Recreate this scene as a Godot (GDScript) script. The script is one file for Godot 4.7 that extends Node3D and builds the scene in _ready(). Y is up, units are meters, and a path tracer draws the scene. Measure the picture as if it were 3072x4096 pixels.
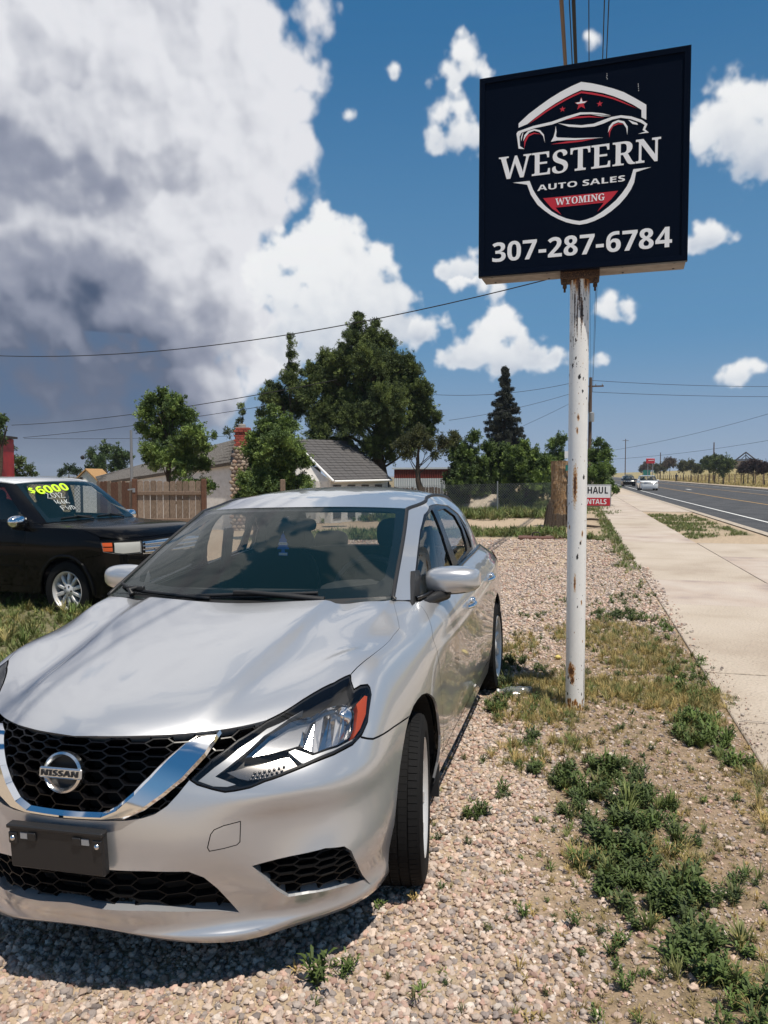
extends Node3D
# A silver sedan for sale on a gravel lot beside a street, under a square sign on a white pole.
# The street and the cars on the lot run along z; the camera stands at x = 0, z = 0.


func _ready() -> void:
	rng.seed = 20240
	# camera
	var cam := Camera3D.new()
	cam.name = "camera"
	add_child(cam)
	cam.position = Vector3(0, 1.5565, 0)
	cam.rotation = Vector3(deg_to_rad(-2.69), deg_to_rad(14.5), 0)
	cam.fov = rad_to_deg(2.0 * atan(1106.0 / 1640.0))
	cam.near = 0.05
	cam.far = 6000.0
	cam.current = true
	# sky
	var env := Environment.new()
	env.background_mode = Environment.BG_SKY
	env.sky = Sky.new()
	var pano := PanoramaSkyMaterial.new()
	pano.panorama = ImageTexture.create_from_image(paint_sky())
	pano.energy_multiplier = 1.0
	env.sky.sky_material = pano
	env.sky_rotation = Vector3(0, PI, 0)
	env.tonemap_mode = Environment.TONE_MAPPER_LINEAR
	env.tonemap_exposure = 1.0
	env.sdfgi_enabled = true
	env.ssao_enabled = true
	env.ssil_enabled = true
	env.fog_enabled = true
	env.fog_density = 0.00025
	env.fog_light_color = lin(0.62, 0.70, 0.82)
	var world := WorldEnvironment.new()
	world.name = "world"
	world.environment = env
	add_child(world)
	# sun: high, behind the camera and to its right
	var sun := DirectionalLight3D.new()
	sun.name = "sun"
	add_child(sun)
	sun.look_at_from_position(Vector3.ZERO, -Vector3(0.262, 0.94, 0.245))
	sun.light_energy = 1.6
	sun.light_color = Color(1.0, 0.965, 0.91)
	sun.light_angular_distance = 0.5
	sun.shadow_enabled = true
	materials()
	land()
	street()
	overhead()
	cottage()
	gate()
	roadside()
	trees()
	gravel()
	weeds()
	sedan()
	business_sign()
	boxy_car("black_suv", "black boxy car with a white roof and a price painted on its windscreen", "car", Vector3(-6.06, -0.23, -9.06), deg_to_rad(82.0), M.black_paint, M.white_car, true, "", Vector3(1.0, 1.035, 1.0))
	boxy_car("white_suv", "white car coming towards the viewer on the street", "car", Vector3(7.25, -0.02, -88.0), 0.02, M.white_car, M.white_car, false, "cars driving on the street", Vector3(1.0, 0.98, 0.9))
	boxy_car("dark_suv", "dark car following close behind the white one on the street", "car", Vector3(6.9, 0.05, -117.0), 0.02, M.black_paint, M.black_paint, false, "cars driving on the street", Vector3(0.95, 0.92, 0.9))
	boxy_car("dark_suv", "farthest dark car on the street, in the lane beyond the other two", "car", Vector3(10.6, 0.35, -180.0), 0.0, mat(lin(0.02, 0.025, 0.05), 0.3), mat(lin(0.02, 0.025, 0.05), 0.3), false, "cars driving on the street", Vector3(0.97, 0.95, 0.9))
	litter()


# ---------------------------------------------------------------- sky
var sky_a := FastNoiseLite.new()
var sky_b := FastNoiseLite.new()
var sky_c := FastNoiseLite.new()
var sky_d := FastNoiseLite.new()
# azimuth, elevation and radius in degrees; then the base and the top of the cloud it belongs to
const CUMULUS = [[-20.99, 16.25, 2.013, 8.084, 18.69], [-18.95, 16.68, 2.008, 8.084, 18.69], [-23.03, 15.25, 1.685, 8.084, 18.69], [-16.89, 15.24, 2.09, 8.084, 18.69], [-14.48, 15.72, 1.413, 8.084, 18.69], [-18.96, 14.1, 2.542, 8.084, 18.69], [-21.69, 13.71, 2.037, 8.084, 18.69], [-15.52, 13.17, 2.041, 8.084, 18.69], [-13.45, 13.17, 1.361, 8.084, 18.69], [-18.28, 11.85, 2.052, 8.084, 18.69], [-21.02, 11.47, 1.712, 8.084, 18.69], [-16.21, 11.21, 2.056, 8.084, 18.69], [-13.62, 10.88, 1.372, 8.084, 18.69], [-23.88, 13.64, 1.188, 8.084, 18.69], [-19.66, 9.851, 1.721, 8.084, 18.69], [-22.39, 9.634, 1.55, 8.084, 18.69], [-9.201, 23.67, 1.344, 22.06, 26.51], [-9.884, 24.8, 1.205, 22.06, 26.51], [-8.703, 25.31, 1.2, 22.06, 26.51], [-7.847, 23.34, 1.283, 22.06, 26.51], [-10.39, 23.57, 0.8967, 22.06, 26.51], [-8.381, 27.73, 0.8041, 25.95, 28.78], [-9.999, 27.48, 0.682, 25.95, 28.78], [-11.08, 26.45, 0.5005, 25.95, 28.78], [-9.218, 26.79, 0.5614, 25.95, 28.78], [-7.033, 26.96, 0.3737, 25.95, 28.78], [-9.059, 28.47, 0.3071, 25.95, 28.78], [9.858, 23.66, 1.472, 19.59, 25.14], [11.26, 23.17, 1.799, 19.59, 25.14], [9.026, 22.82, 1.353, 19.59, 25.14], [8.183, 21.84, 1.038, 19.59, 25.14], [10.18, 21.8, 1.817, 19.59, 25.14], [11.59, 21.05, 1.467, 19.59, 25.14], [13.32, 22.3, 2.586, 19.59, 25.14], [7.764, 16.64, 0.6695, 15.2, 17.31], [8.537, 15.98, 0.739, 15.2, 17.31], [9.317, 15.94, 0.4367, 15.2, 17.31], [7.426, 15.81, 0.6051, 15.2, 17.31], [10.03, 15.95, 0.2688, 15.2, 17.31], [-7.971, 16.09, 0.6714, 14.33, 16.77], [-9.159, 15.35, 0.6739, 14.33, 16.77], [-8.237, 15.07, 0.7422, 14.33, 16.77], [-10.01, 15.05, 0.4049, 14.33, 16.77], [-7.28, 14.19, 0.6097, 12.92, 14.8], [-8.64, 14, 0.6102, 12.92, 14.8], [-6.259, 13.36, 0.4419, 12.92, 14.8], [-9.152, 13.76, 0.4072, 12.92, 14.8], [-6.577, 10.46, 1.237, 7.616, 11.95], [-5.565, 10.82, 1.132, 7.616, 11.95], [-7.251, 9.482, 1.103, 7.616, 11.95], [-4.378, 9.674, 1.033, 7.616, 11.95], [-5.888, 8.79, 1.174, 7.616, 11.95], [-8.614, 8.776, 0.8287, 7.616, 11.95], [-9.642, 8.288, 0.6223, 7.616, 11.95], [-3.366, 8.724, 0.6216, 7.616, 11.95], [-1.872, 8.48, 0.4147, 7.616, 11.95], [-0.2343, 8.521, 0.2764, 7.616, 11.95], [1.38, 8.49, 0.311, 7.616, 11.95], [1.964, 12.4, 0.819, 10.62, 13.22], [2.856, 11.91, 0.7521, 10.62, 13.22], [1.238, 11.94, 0.6837, 10.62, 13.22], [2.296, 11.38, 0.7536, 10.62, 13.22], [-12.06, 10.71, 0.7553, 9.955, 11.99], [-10.86, 11.19, 0.6169, 9.955, 11.99], [-9.999, 11.51, 0.4793, 9.955, 11.99], [0.6175, 28.36, 0.4304, 27.78, 28.79], [1.096, 28.06, 0.2775, 27.78, 28.79], [0.1394, 28.54, 0.2149, 27.78, 28.79], [-17.14, 24.71, 0.2857, 24.43, 25], [-16.7, 24.8, 0.1586, 24.43, 25], [-13.97, 27.5, 0.2169, 27.28, 27.83], [-13.8, 27.68, 0.1547, 27.28, 27.83], [-8.963, 29.43, 0.1217, 29.3, 29.55], [10.5, 6.995, 0.4161, 6.564, 7.568], [11.63, 7.083, 0.4854, 6.564, 7.568], [9.355, 6.841, 0.2775, 6.564, 7.568], [25.5, 16, 2, 13, 20], [27.75, 17.25, 2.375, 13, 20], [30, 16, 2.75, 13, 20], [32.25, 17.25, 2, 13, 20], [23.3, 26, 1.6, 23.6, 29.2], [25.1, 27, 1.9, 23.6, 29.2], [26.9, 26, 2.2, 23.6, 29.2], [37.25, 21, 2.4, 17.4, 25.8], [39.95, 22.5, 2.85, 17.4, 25.8], [42.65, 21, 3.3, 17.4, 25.8], [45.35, 22.5, 2.4, 17.4, 25.8], [48.05, 21, 2.85, 17.4, 25.8], [59.25, 15, 2.4, 11.4, 19.8], [61.95, 16.5, 2.85, 11.4, 19.8], [64.65, 15, 3.3, 11.4, 19.8], [67.35, 16.5, 2.4, 11.4, 19.8], [70.05, 15, 2.85, 11.4, 19.8], [88.25, 18, 2.4, 14.4, 22.8], [90.95, 19.5, 2.85, 14.4, 22.8], [93.65, 18, 3.3, 14.4, 22.8], [96.35, 19.5, 2.4, 14.4, 22.8], [99.05, 18, 2.85, 14.4, 22.8], [124.6, 20, 2.4, 16.4, 24.8], [127.3, 21.5, 2.85, 16.4, 24.8], [130, 20, 3.3, 16.4, 24.8], [132.7, 21.5, 2.4, 16.4, 24.8], [153.2, 14, 2.4, 10.4, 18.8], [155.9, 15.5, 2.85, 10.4, 18.8], [158.7, 14, 3.3, 10.4, 18.8], [161.3, 15.5, 2.4, 10.4, 18.8], [164.1, 14, 2.85, 10.4, 18.8], [-149, 20, 3.2, 15.2, 26.4], [-145.4, 22, 3.8, 15.2, 26.4], [-141.8, 20, 4.4, 15.2, 26.4], [-138.2, 22, 3.2, 15.2, 26.4], [-134.6, 20, 3.8, 15.2, 26.4]]
const STORM = [[-39.02, 27.56, 4.646], [-33.45, 28.96, 5.197], [-28.14, 29.14, 4.272], [-23.57, 30.02, 2.42], [-22.26, 27.59, 2.787], [-20.94, 24.73, 2.285], [-21.63, 22.47, 3.067], [-23.67, 19.77, 2.959], [-26.28, 23.04, 6.43], [-32.01, 23.85, 7.669], [-38.59, 21.63, 7.795], [-26.35, 16.63, 3.348], [-29.59, 17.02, 6.348], [-36.69, 15.78, 8.742], [-28.36, 12.17, 5.123], [-25.08, 11.03, 2.743], [-23.75, 9.105, 2.07], [-35.31, 9.88, 8.261], [-29.72, 7.606, 4.848], [-41.15, 7.051, 7.628], [-37.77, 5.368, 4.87], [-39.57, 2.172, 5.237], [-33.58, 3.247, 3.837], [-45.26, 2.358, 8.727], [-19.56, 30.97, 1.798], [-17.53, 31.27, 0.7466], [-19.92, 26.92, 1.402], [-19.6, 22.55, 1.291], [-20.97, 19.6, 1.317], [-20.24, 28.71, 0.9193], [-55, 14, 14], [-62, 26, 14], [-48, 34, 9], [-36, 38, 8], [-28, 38, 7], [-58, 40, 12], [-75, 16, 13], [-82, 30, 12], [-95, 12, 9], [-44, 46, 9], [-30, 47, 7], [-20, 40, 5], [-14, 46, 4], [-66, 50, 10]]


func sky_at(az: float, el: float) -> Color:
	var h := clampf(el / 34.0, 0.0, 1.0)
	var c := Color(0.30, 0.395, 0.53).lerp(Color(0.125, 0.29, 0.50), smoothstep(0.0, 0.33, h)).lerp(Color(0.036, 0.155, 0.345), smoothstep(0.2, 1.0, h))
	if el > 34.0:
		c = c.lerp(Color(0.025, 0.115, 0.28), smoothstep(34.0, 80.0, el))
	if el < -0.5:
		return Color(0.20, 0.18, 0.15)
	var nf := sky_a.get_noise_2d(az, el)
	var fine := sky_a.get_noise_2d(az * 3.0 + 40.0, el * 3.0)
	var wx := sky_c.get_noise_2d(az, el) * 1.2
	var wy := sky_c.get_noise_2d(az + 300.0, el) * 1.2
	var ax := az + wx * 0.5 + fine * 0.25
	var ay := el + wy * 0.5 + nf * 0.3
	var pf := -sky_b.get_noise_2d(ax, ay)
	var relief := pf + sky_b.get_noise_2d(ax + 0.30, ay + 0.40)
	var broad := sky_d.get_noise_2d(ax + 0.8, ay + 1.1) - sky_d.get_noise_2d(ax, ay)
	var soft := sky_c.get_noise_2d(az * 1.6 + 70.0, el * 1.6)
	if el > 50.0:   # broken cloud overhead
		var e := deg_to_rad(el)
		var d := Vector3(sin(deg_to_rad(az)) * cos(e), sin(e), -cos(deg_to_rad(az)) * cos(e))
		var o := sky_c.get_noise_3d(d.x * 45.0, d.y * 45.0, d.z * 45.0) * 1.5
		c = c.lerp(Color(0.80, 0.81, 0.84), smoothstep(0.10, 0.34, o) * smoothstep(50.0, 60.0, el) * 0.9)
	# the storm cloud on the left
	var best := -9.0
	for b in STORM:
		var dx: float = az + wx - b[0]
		var dy: float = el + wy - b[1]
		if absf(dx) < b[2] + 2.0:
			best = maxf(best, b[2] - sqrt(dx * dx + dy * dy))
	best += nf * 1.9 + pf * 0.45 + fine * 0.4
	if best > 0.0:
		var a := smoothstep(0.0, 1.1, best)
		a *= lerpf(1.0, 0.8, smoothstep(6.0, 0.0, el))
		var left := smoothstep(-27.0, -36.0, az + wx * 2.5 + nf * 3.0)
		var s := 0.985 + broad * 0.36 + relief * 0.2 + fine * 0.06 + soft * 0.08 + nf * 0.04 - 0.07 * smoothstep(1.0, 5.0, best)
		s -= 0.15 * smoothstep(0.0, 0.35, soft + nf * 0.5 - broad * 0.6) * smoothstep(-22.0, -27.0, az)
		s -= 0.10 * smoothstep(28.5, 24.0, el + soft * 4.0) * smoothstep(-28.0, -34.0, az)
		s -= 0.27 * left * smoothstep(1.0, 0.2, absf(el - 18.6 + soft * 3.0 + wy * 1.2 + broad * 3.0) / 2.4)
		s -= 0.17 * left * smoothstep(16.8, 13.0, el + soft * 3.0 + broad * 3.0)
		s -= 0.16 * smoothstep(17.0, 12.0, el + wy + broad * 2.0) * smoothstep(-22.0, -30.0, az)
		s -= 0.55 * smoothstep(14.5, 5.0, el + wy + soft * 4.0 + broad * 3.5 + nf * 2.0) * smoothstep(-23.0, -31.0, az + wx)
		s -= 0.12 * smoothstep(7.5, 4.5, el + soft * 2.0 + broad) * smoothstep(-24.0, -29.0, az)
		s = clampf(maxf(s, 0.16 + broad * 0.30 + relief * 0.10 + soft * 0.12), 0.0, 1.0)
		var col := Color(0.075, 0.105, 0.175).lerp(Color(0.29, 0.315, 0.40), smoothstep(0.05, 0.52, s)).lerp(Color(0.78, 0.79, 0.83), smoothstep(0.46, 1.0, s))
		if el < 5.0:
			col = col.lerp(Color(0.175, 0.215, 0.295), smoothstep(5.5, 1.0, el) * 0.85)
		c = c.lerp(col, a)
	# fair weather cumulus
	best = -9.0
	var low := 0.0
	var size := 1.0
	var sum := 0.0
	for b in CUMULUS:
		var dx: float = az + wx * 0.3 - b[0]
		if absf(dx) > b[2] + 1.8:
			continue
		var dy: float = el + wy * 0.3 - b[1]
		var r: float = b[2]
		var f: float = r - sqrt(dx * dx + dy * dy)
		sum += exp(2.6 * f)
		if f > best:
			best = f
			size = clampf(r / 1.4, 0.3, 1.0)
			low = 1.0 - clampf((el - b[3]) / (b[4] - b[3]), 0.0, 1.0)
	if sum > 0.0:
		best = log(sum) / 2.6 - 0.12 + (nf * 1.2 + pf * 0.55 + fine * 0.75 + 0.10) * (0.45 + 0.55 * size)
	if best > 0.0:
		var a := smoothstep(0.0, 0.5 * size + 0.35, best + 0.12 * fine)
		var s := clampf(0.97 - 0.42 * pow(low, 1.6) * smoothstep(0.1, 0.8, best) + broad * 0.32 + relief * 0.22 + fine * 0.10, 0.25, 1.0)
		var col := Color(0.34, 0.40, 0.52).lerp(Color(0.88, 0.89, 0.90), smoothstep(0.2, 0.95, s))
		c = c.lerp(col, a * (1.0 - 0.2 * pow(low, 2.0)))
	return c


func paint_sky() -> Image:
	sky_a = noise(11, 0.15, 6)
	sky_a.fractal_gain = 0.5
	sky_b = noise(5, 0.34, 3, FastNoiseLite.TYPE_CELLULAR)   # rounded heads
	sky_b.cellular_return_type = FastNoiseLite.RETURN_DISTANCE
	sky_b.fractal_gain = 0.55
	sky_c = noise(3, 0.07, 3)
	sky_d = noise(17, 0.14, 3, FastNoiseLite.TYPE_CELLULAR)
	sky_d.cellular_return_type = FastNoiseLite.RETURN_DISTANCE
	sky_d.fractal_gain = 0.5
	var small := Image.create(1024, 512, false, Image.FORMAT_RGB8)
	for y in 262:
		var el := 90.0 - (y + 0.5) * 180.0 / 512.0
		for x in 1024:
			small.set_pixel(x, y, sky_at((x + 0.5) * 360.0 / 1024.0 - 180.0, el).linear_to_srgb())
	small.fill_rect(Rect2i(0, 262, 1024, 250), Color(0.20, 0.18, 0.15).linear_to_srgb())
	small.resize(4096, 2048, Image.INTERPOLATE_CUBIC)
	for y in range(620, 1040):
		var el := 90.0 - (y + 0.5) * 180.0 / 2048.0
		for x in range(1480, 2290):
			small.set_pixel(x, y, sky_at((x + 0.5) * 360.0 / 4096.0 - 180.0, el).linear_to_srgb())
	return small

const SEDAN_U = [0, 0.22, 0.44, 0.64, 0.82, 1.0, 1.25, 1.55, 1.9, 2.45, 3.05, 3.65, 4.2, 4.65, 5.05, 5.42, 5.78]
const SEDAN_V = [0, 0.08, 0.24, 0.38, 0.48, 0.62, 0.86, 1.15, 1.45]
const SEDAN_POINTS = [
	[Vector3(0, 0.2, 0.86), Vector3(0, 0.27, 0.935), Vector3(0, 0.42, 0.95), Vector3(0, 0.56, 0.957), Vector3(0, 0.68, 0.94), Vector3(0, 0.795, 0.895), Vector3(0, 0.885, 0.62), Vector3(0, 0.955, 0.25), Vector3(0, 1.003, -0.18)],
	[Vector3(0.22, 0.185, 0.85), Vector3(0.215, 0.26, 0.91), Vector3(0.21, 0.42, 0.93), Vector3(0.21, 0.56, 0.935), Vector3(0.21, 0.68, 0.91), Vector3(0.205, 0.785, 0.85), Vector3(0.2, 0.88, 0.58), Vector3(0.19, 0.953, 0.22), Vector3(0.175, 1.005, -0.185)],
	[Vector3(0.42, 0.155, 0.77), Vector3(0.42, 0.235, 0.785), Vector3(0.42, 0.42, 0.85), Vector3(0.42, 0.55, 0.86), Vector3(0.42, 0.655, 0.835), Vector3(0.4, 0.78, 0.735), Vector3(0.38, 0.875, 0.47), Vector3(0.36, 0.955, 0.15), Vector3(0.335, 1.01, -0.2)],
	[Vector3(0.58, 0.162, 0.655), Vector3(0.58, 0.265, 0.735), Vector3(0.58, 0.42, 0.765), Vector3(0.575, 0.55, 0.765), Vector3(0.575, 0.65, 0.76), Vector3(0.545, 0.8, 0.58), Vector3(0.515, 0.885, 0.32), Vector3(0.485, 0.965, 0.05), Vector3(0.46, 1.013, -0.225)],
	[Vector3(0.71, 0.17, 0.54), Vector3(0.72, 0.28, 0.655), Vector3(0.725, 0.42, 0.69), Vector3(0.715, 0.55, 0.675), Vector3(0.7, 0.67, 0.66), Vector3(0.65, 0.845, 0.425), Vector3(0.625, 0.912, 0.2), Vector3(0.59, 0.975, -0.05), Vector3(0.565, 1.016, -0.25)],
	[Vector3(0.785, 0.175, 0.4), Vector3(0.8, 0.29, 0.5), Vector3(0.815, 0.42, 0.53), Vector3(0.805, 0.55, 0.53), Vector3(0.79, 0.67, 0.53), Vector3(0.745, 0.838, 0.37), Vector3(0.705, 0.915, 0.08), Vector3(0.66, 0.98, -0.1), Vector3(0.635, 1.017, -0.265)],
	[Vector3(0.81, 0.18, 0.22), Vector3(0.835, 0.3, 0.25), Vector3(0.85, 0.44, 0.27), Vector3(0.848, 0.56, 0.26), Vector3(0.835, 0.68, 0.26), Vector3(0.8, 0.825, 0.2), Vector3(0.76, 0.91, -0.02), Vector3(0.705, 0.98, -0.17), Vector3(0.665, 1.017, -0.285)],
	[Vector3(0.82, 0.19, -0.1), Vector3(0.85, 0.31, -0.1), Vector3(0.865, 0.45, -0.1), Vector3(0.868, 0.57, -0.1), Vector3(0.86, 0.69, -0.1), Vector3(0.838, 0.815, -0.11), Vector3(0.8, 0.905, -0.2), Vector3(0.745, 0.975, -0.28), Vector3(0.7, 1.012, -0.33)],
	[Vector3(0.825, 0.2, -0.45), Vector3(0.85, 0.31, -0.45), Vector3(0.865, 0.45, -0.45), Vector3(0.872, 0.57, -0.45), Vector3(0.87, 0.69, -0.45), Vector3(0.86, 0.8, -0.45), Vector3(0.845, 0.88, -0.45), Vector3(0.805, 0.945, -0.45), Vector3(0.765, 0.985, -0.45)],
	[Vector3(0.83, 0.2, -1), Vector3(0.85, 0.31, -1), Vector3(0.868, 0.45, -1), Vector3(0.877, 0.57, -1), Vector3(0.876, 0.69, -1), Vector3(0.872, 0.8, -1), Vector3(0.862, 0.88, -1), Vector3(0.828, 0.955, -1), Vector3(0.79, 1.015, -1)],
	[Vector3(0.83, 0.2, -1.6), Vector3(0.85, 0.31, -1.6), Vector3(0.868, 0.45, -1.6), Vector3(0.878, 0.57, -1.6), Vector3(0.878, 0.69, -1.6), Vector3(0.875, 0.815, -1.6), Vector3(0.864, 0.895, -1.6), Vector3(0.832, 0.975, -1.6), Vector3(0.795, 1.045, -1.6)],
	[Vector3(0.83, 0.2, -2.2), Vector3(0.85, 0.31, -2.2), Vector3(0.866, 0.45, -2.2), Vector3(0.876, 0.57, -2.2), Vector3(0.876, 0.69, -2.2), Vector3(0.872, 0.83, -2.2), Vector3(0.858, 0.91, -2.2), Vector3(0.825, 0.985, -2.2), Vector3(0.785, 1.055, -2.2)],
	[Vector3(0.825, 0.2, -2.75), Vector3(0.85, 0.32, -2.75), Vector3(0.865, 0.46, -2.75), Vector3(0.87, 0.58, -2.75), Vector3(0.868, 0.7, -2.75), Vector3(0.862, 0.835, -2.75), Vector3(0.84, 0.915, -2.75), Vector3(0.8, 0.985, -2.75), Vector3(0.735, 1.045, -2.75)],
	[Vector3(0.8, 0.24, -3.2), Vector3(0.82, 0.34, -3.2), Vector3(0.835, 0.47, -3.2), Vector3(0.84, 0.59, -3.2), Vector3(0.835, 0.71, -3.2), Vector3(0.82, 0.835, -3.2), Vector3(0.795, 0.915, -3.2), Vector3(0.75, 0.965, -3.18), Vector3(0.66, 1, -3.12)],
	[Vector3(0.68, 0.26, -3.52), Vector3(0.7, 0.36, -3.56), Vector3(0.715, 0.48, -3.58), Vector3(0.715, 0.6, -3.58), Vector3(0.71, 0.72, -3.56), Vector3(0.7, 0.83, -3.53), Vector3(0.68, 0.91, -3.49), Vector3(0.64, 0.955, -3.42), Vector3(0.52, 0.985, -3.22)],
	[Vector3(0.35, 0.27, -3.6), Vector3(0.36, 0.37, -3.66), Vector3(0.36, 0.49, -3.69), Vector3(0.36, 0.61, -3.68), Vector3(0.36, 0.73, -3.65), Vector3(0.36, 0.83, -3.62), Vector3(0.35, 0.91, -3.58), Vector3(0.33, 0.955, -3.5), Vector3(0.28, 0.985, -3.26)],
	[Vector3(0, 0.27, -3.62), Vector3(0, 0.37, -3.68), Vector3(0, 0.49, -3.71), Vector3(0, 0.61, -3.7), Vector3(0, 0.73, -3.67), Vector3(0, 0.83, -3.64), Vector3(0, 0.91, -3.6), Vector3(0, 0.955, -3.52), Vector3(0, 0.985, -3.27)]]
const SEDAN_TOP_U = [0, 0.14, 0.45, 1.1, 1.75, 2.3, 2.75]
const SEDAN_TOP_V = [0, 0.25, 0.5, 0.78, 1]
const SEDAN_TOP_POINTS = [
	[Vector3(0.685, 1.019, -0.285), Vector3(0.662, 1.108, -0.47), Vector3(0.64, 1.197, -0.66), Vector3(0.612, 1.295, -0.87), Vector3(0.584, 1.375, -1.045)],
	[Vector3(0.735, 1.003, -0.38), Vector3(0.708, 1.105, -0.6), Vector3(0.68, 1.21, -0.82), Vector3(0.645, 1.315, -1.06), Vector3(0.612, 1.39, -1.24)],
	[Vector3(0.785, 1, -0.7), Vector3(0.758, 1.105, -0.85), Vector3(0.725, 1.215, -1.02), Vector3(0.672, 1.335, -1.24), Vector3(0.615, 1.412, -1.4)],
	[Vector3(0.795, 1.028, -1.3), Vector3(0.768, 1.125, -1.35), Vector3(0.735, 1.225, -1.42), Vector3(0.68, 1.345, -1.55), Vector3(0.605, 1.428, -1.65)],
	[Vector3(0.79, 1.048, -1.9), Vector3(0.765, 1.14, -1.92), Vector3(0.732, 1.235, -1.95), Vector3(0.675, 1.34, -2.02), Vector3(0.6, 1.412, -2.05)],
	[Vector3(0.76, 1.052, -2.5), Vector3(0.735, 1.13, -2.47), Vector3(0.705, 1.21, -2.44), Vector3(0.655, 1.3, -2.43), Vector3(0.59, 1.365, -2.4)],
	[Vector3(0.66, 1.015, -3.08), Vector3(0.645, 1.08, -2.98), Vector3(0.625, 1.145, -2.86), Vector3(0.6, 1.22, -2.74), Vector3(0.565, 1.29, -2.62)]]
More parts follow.
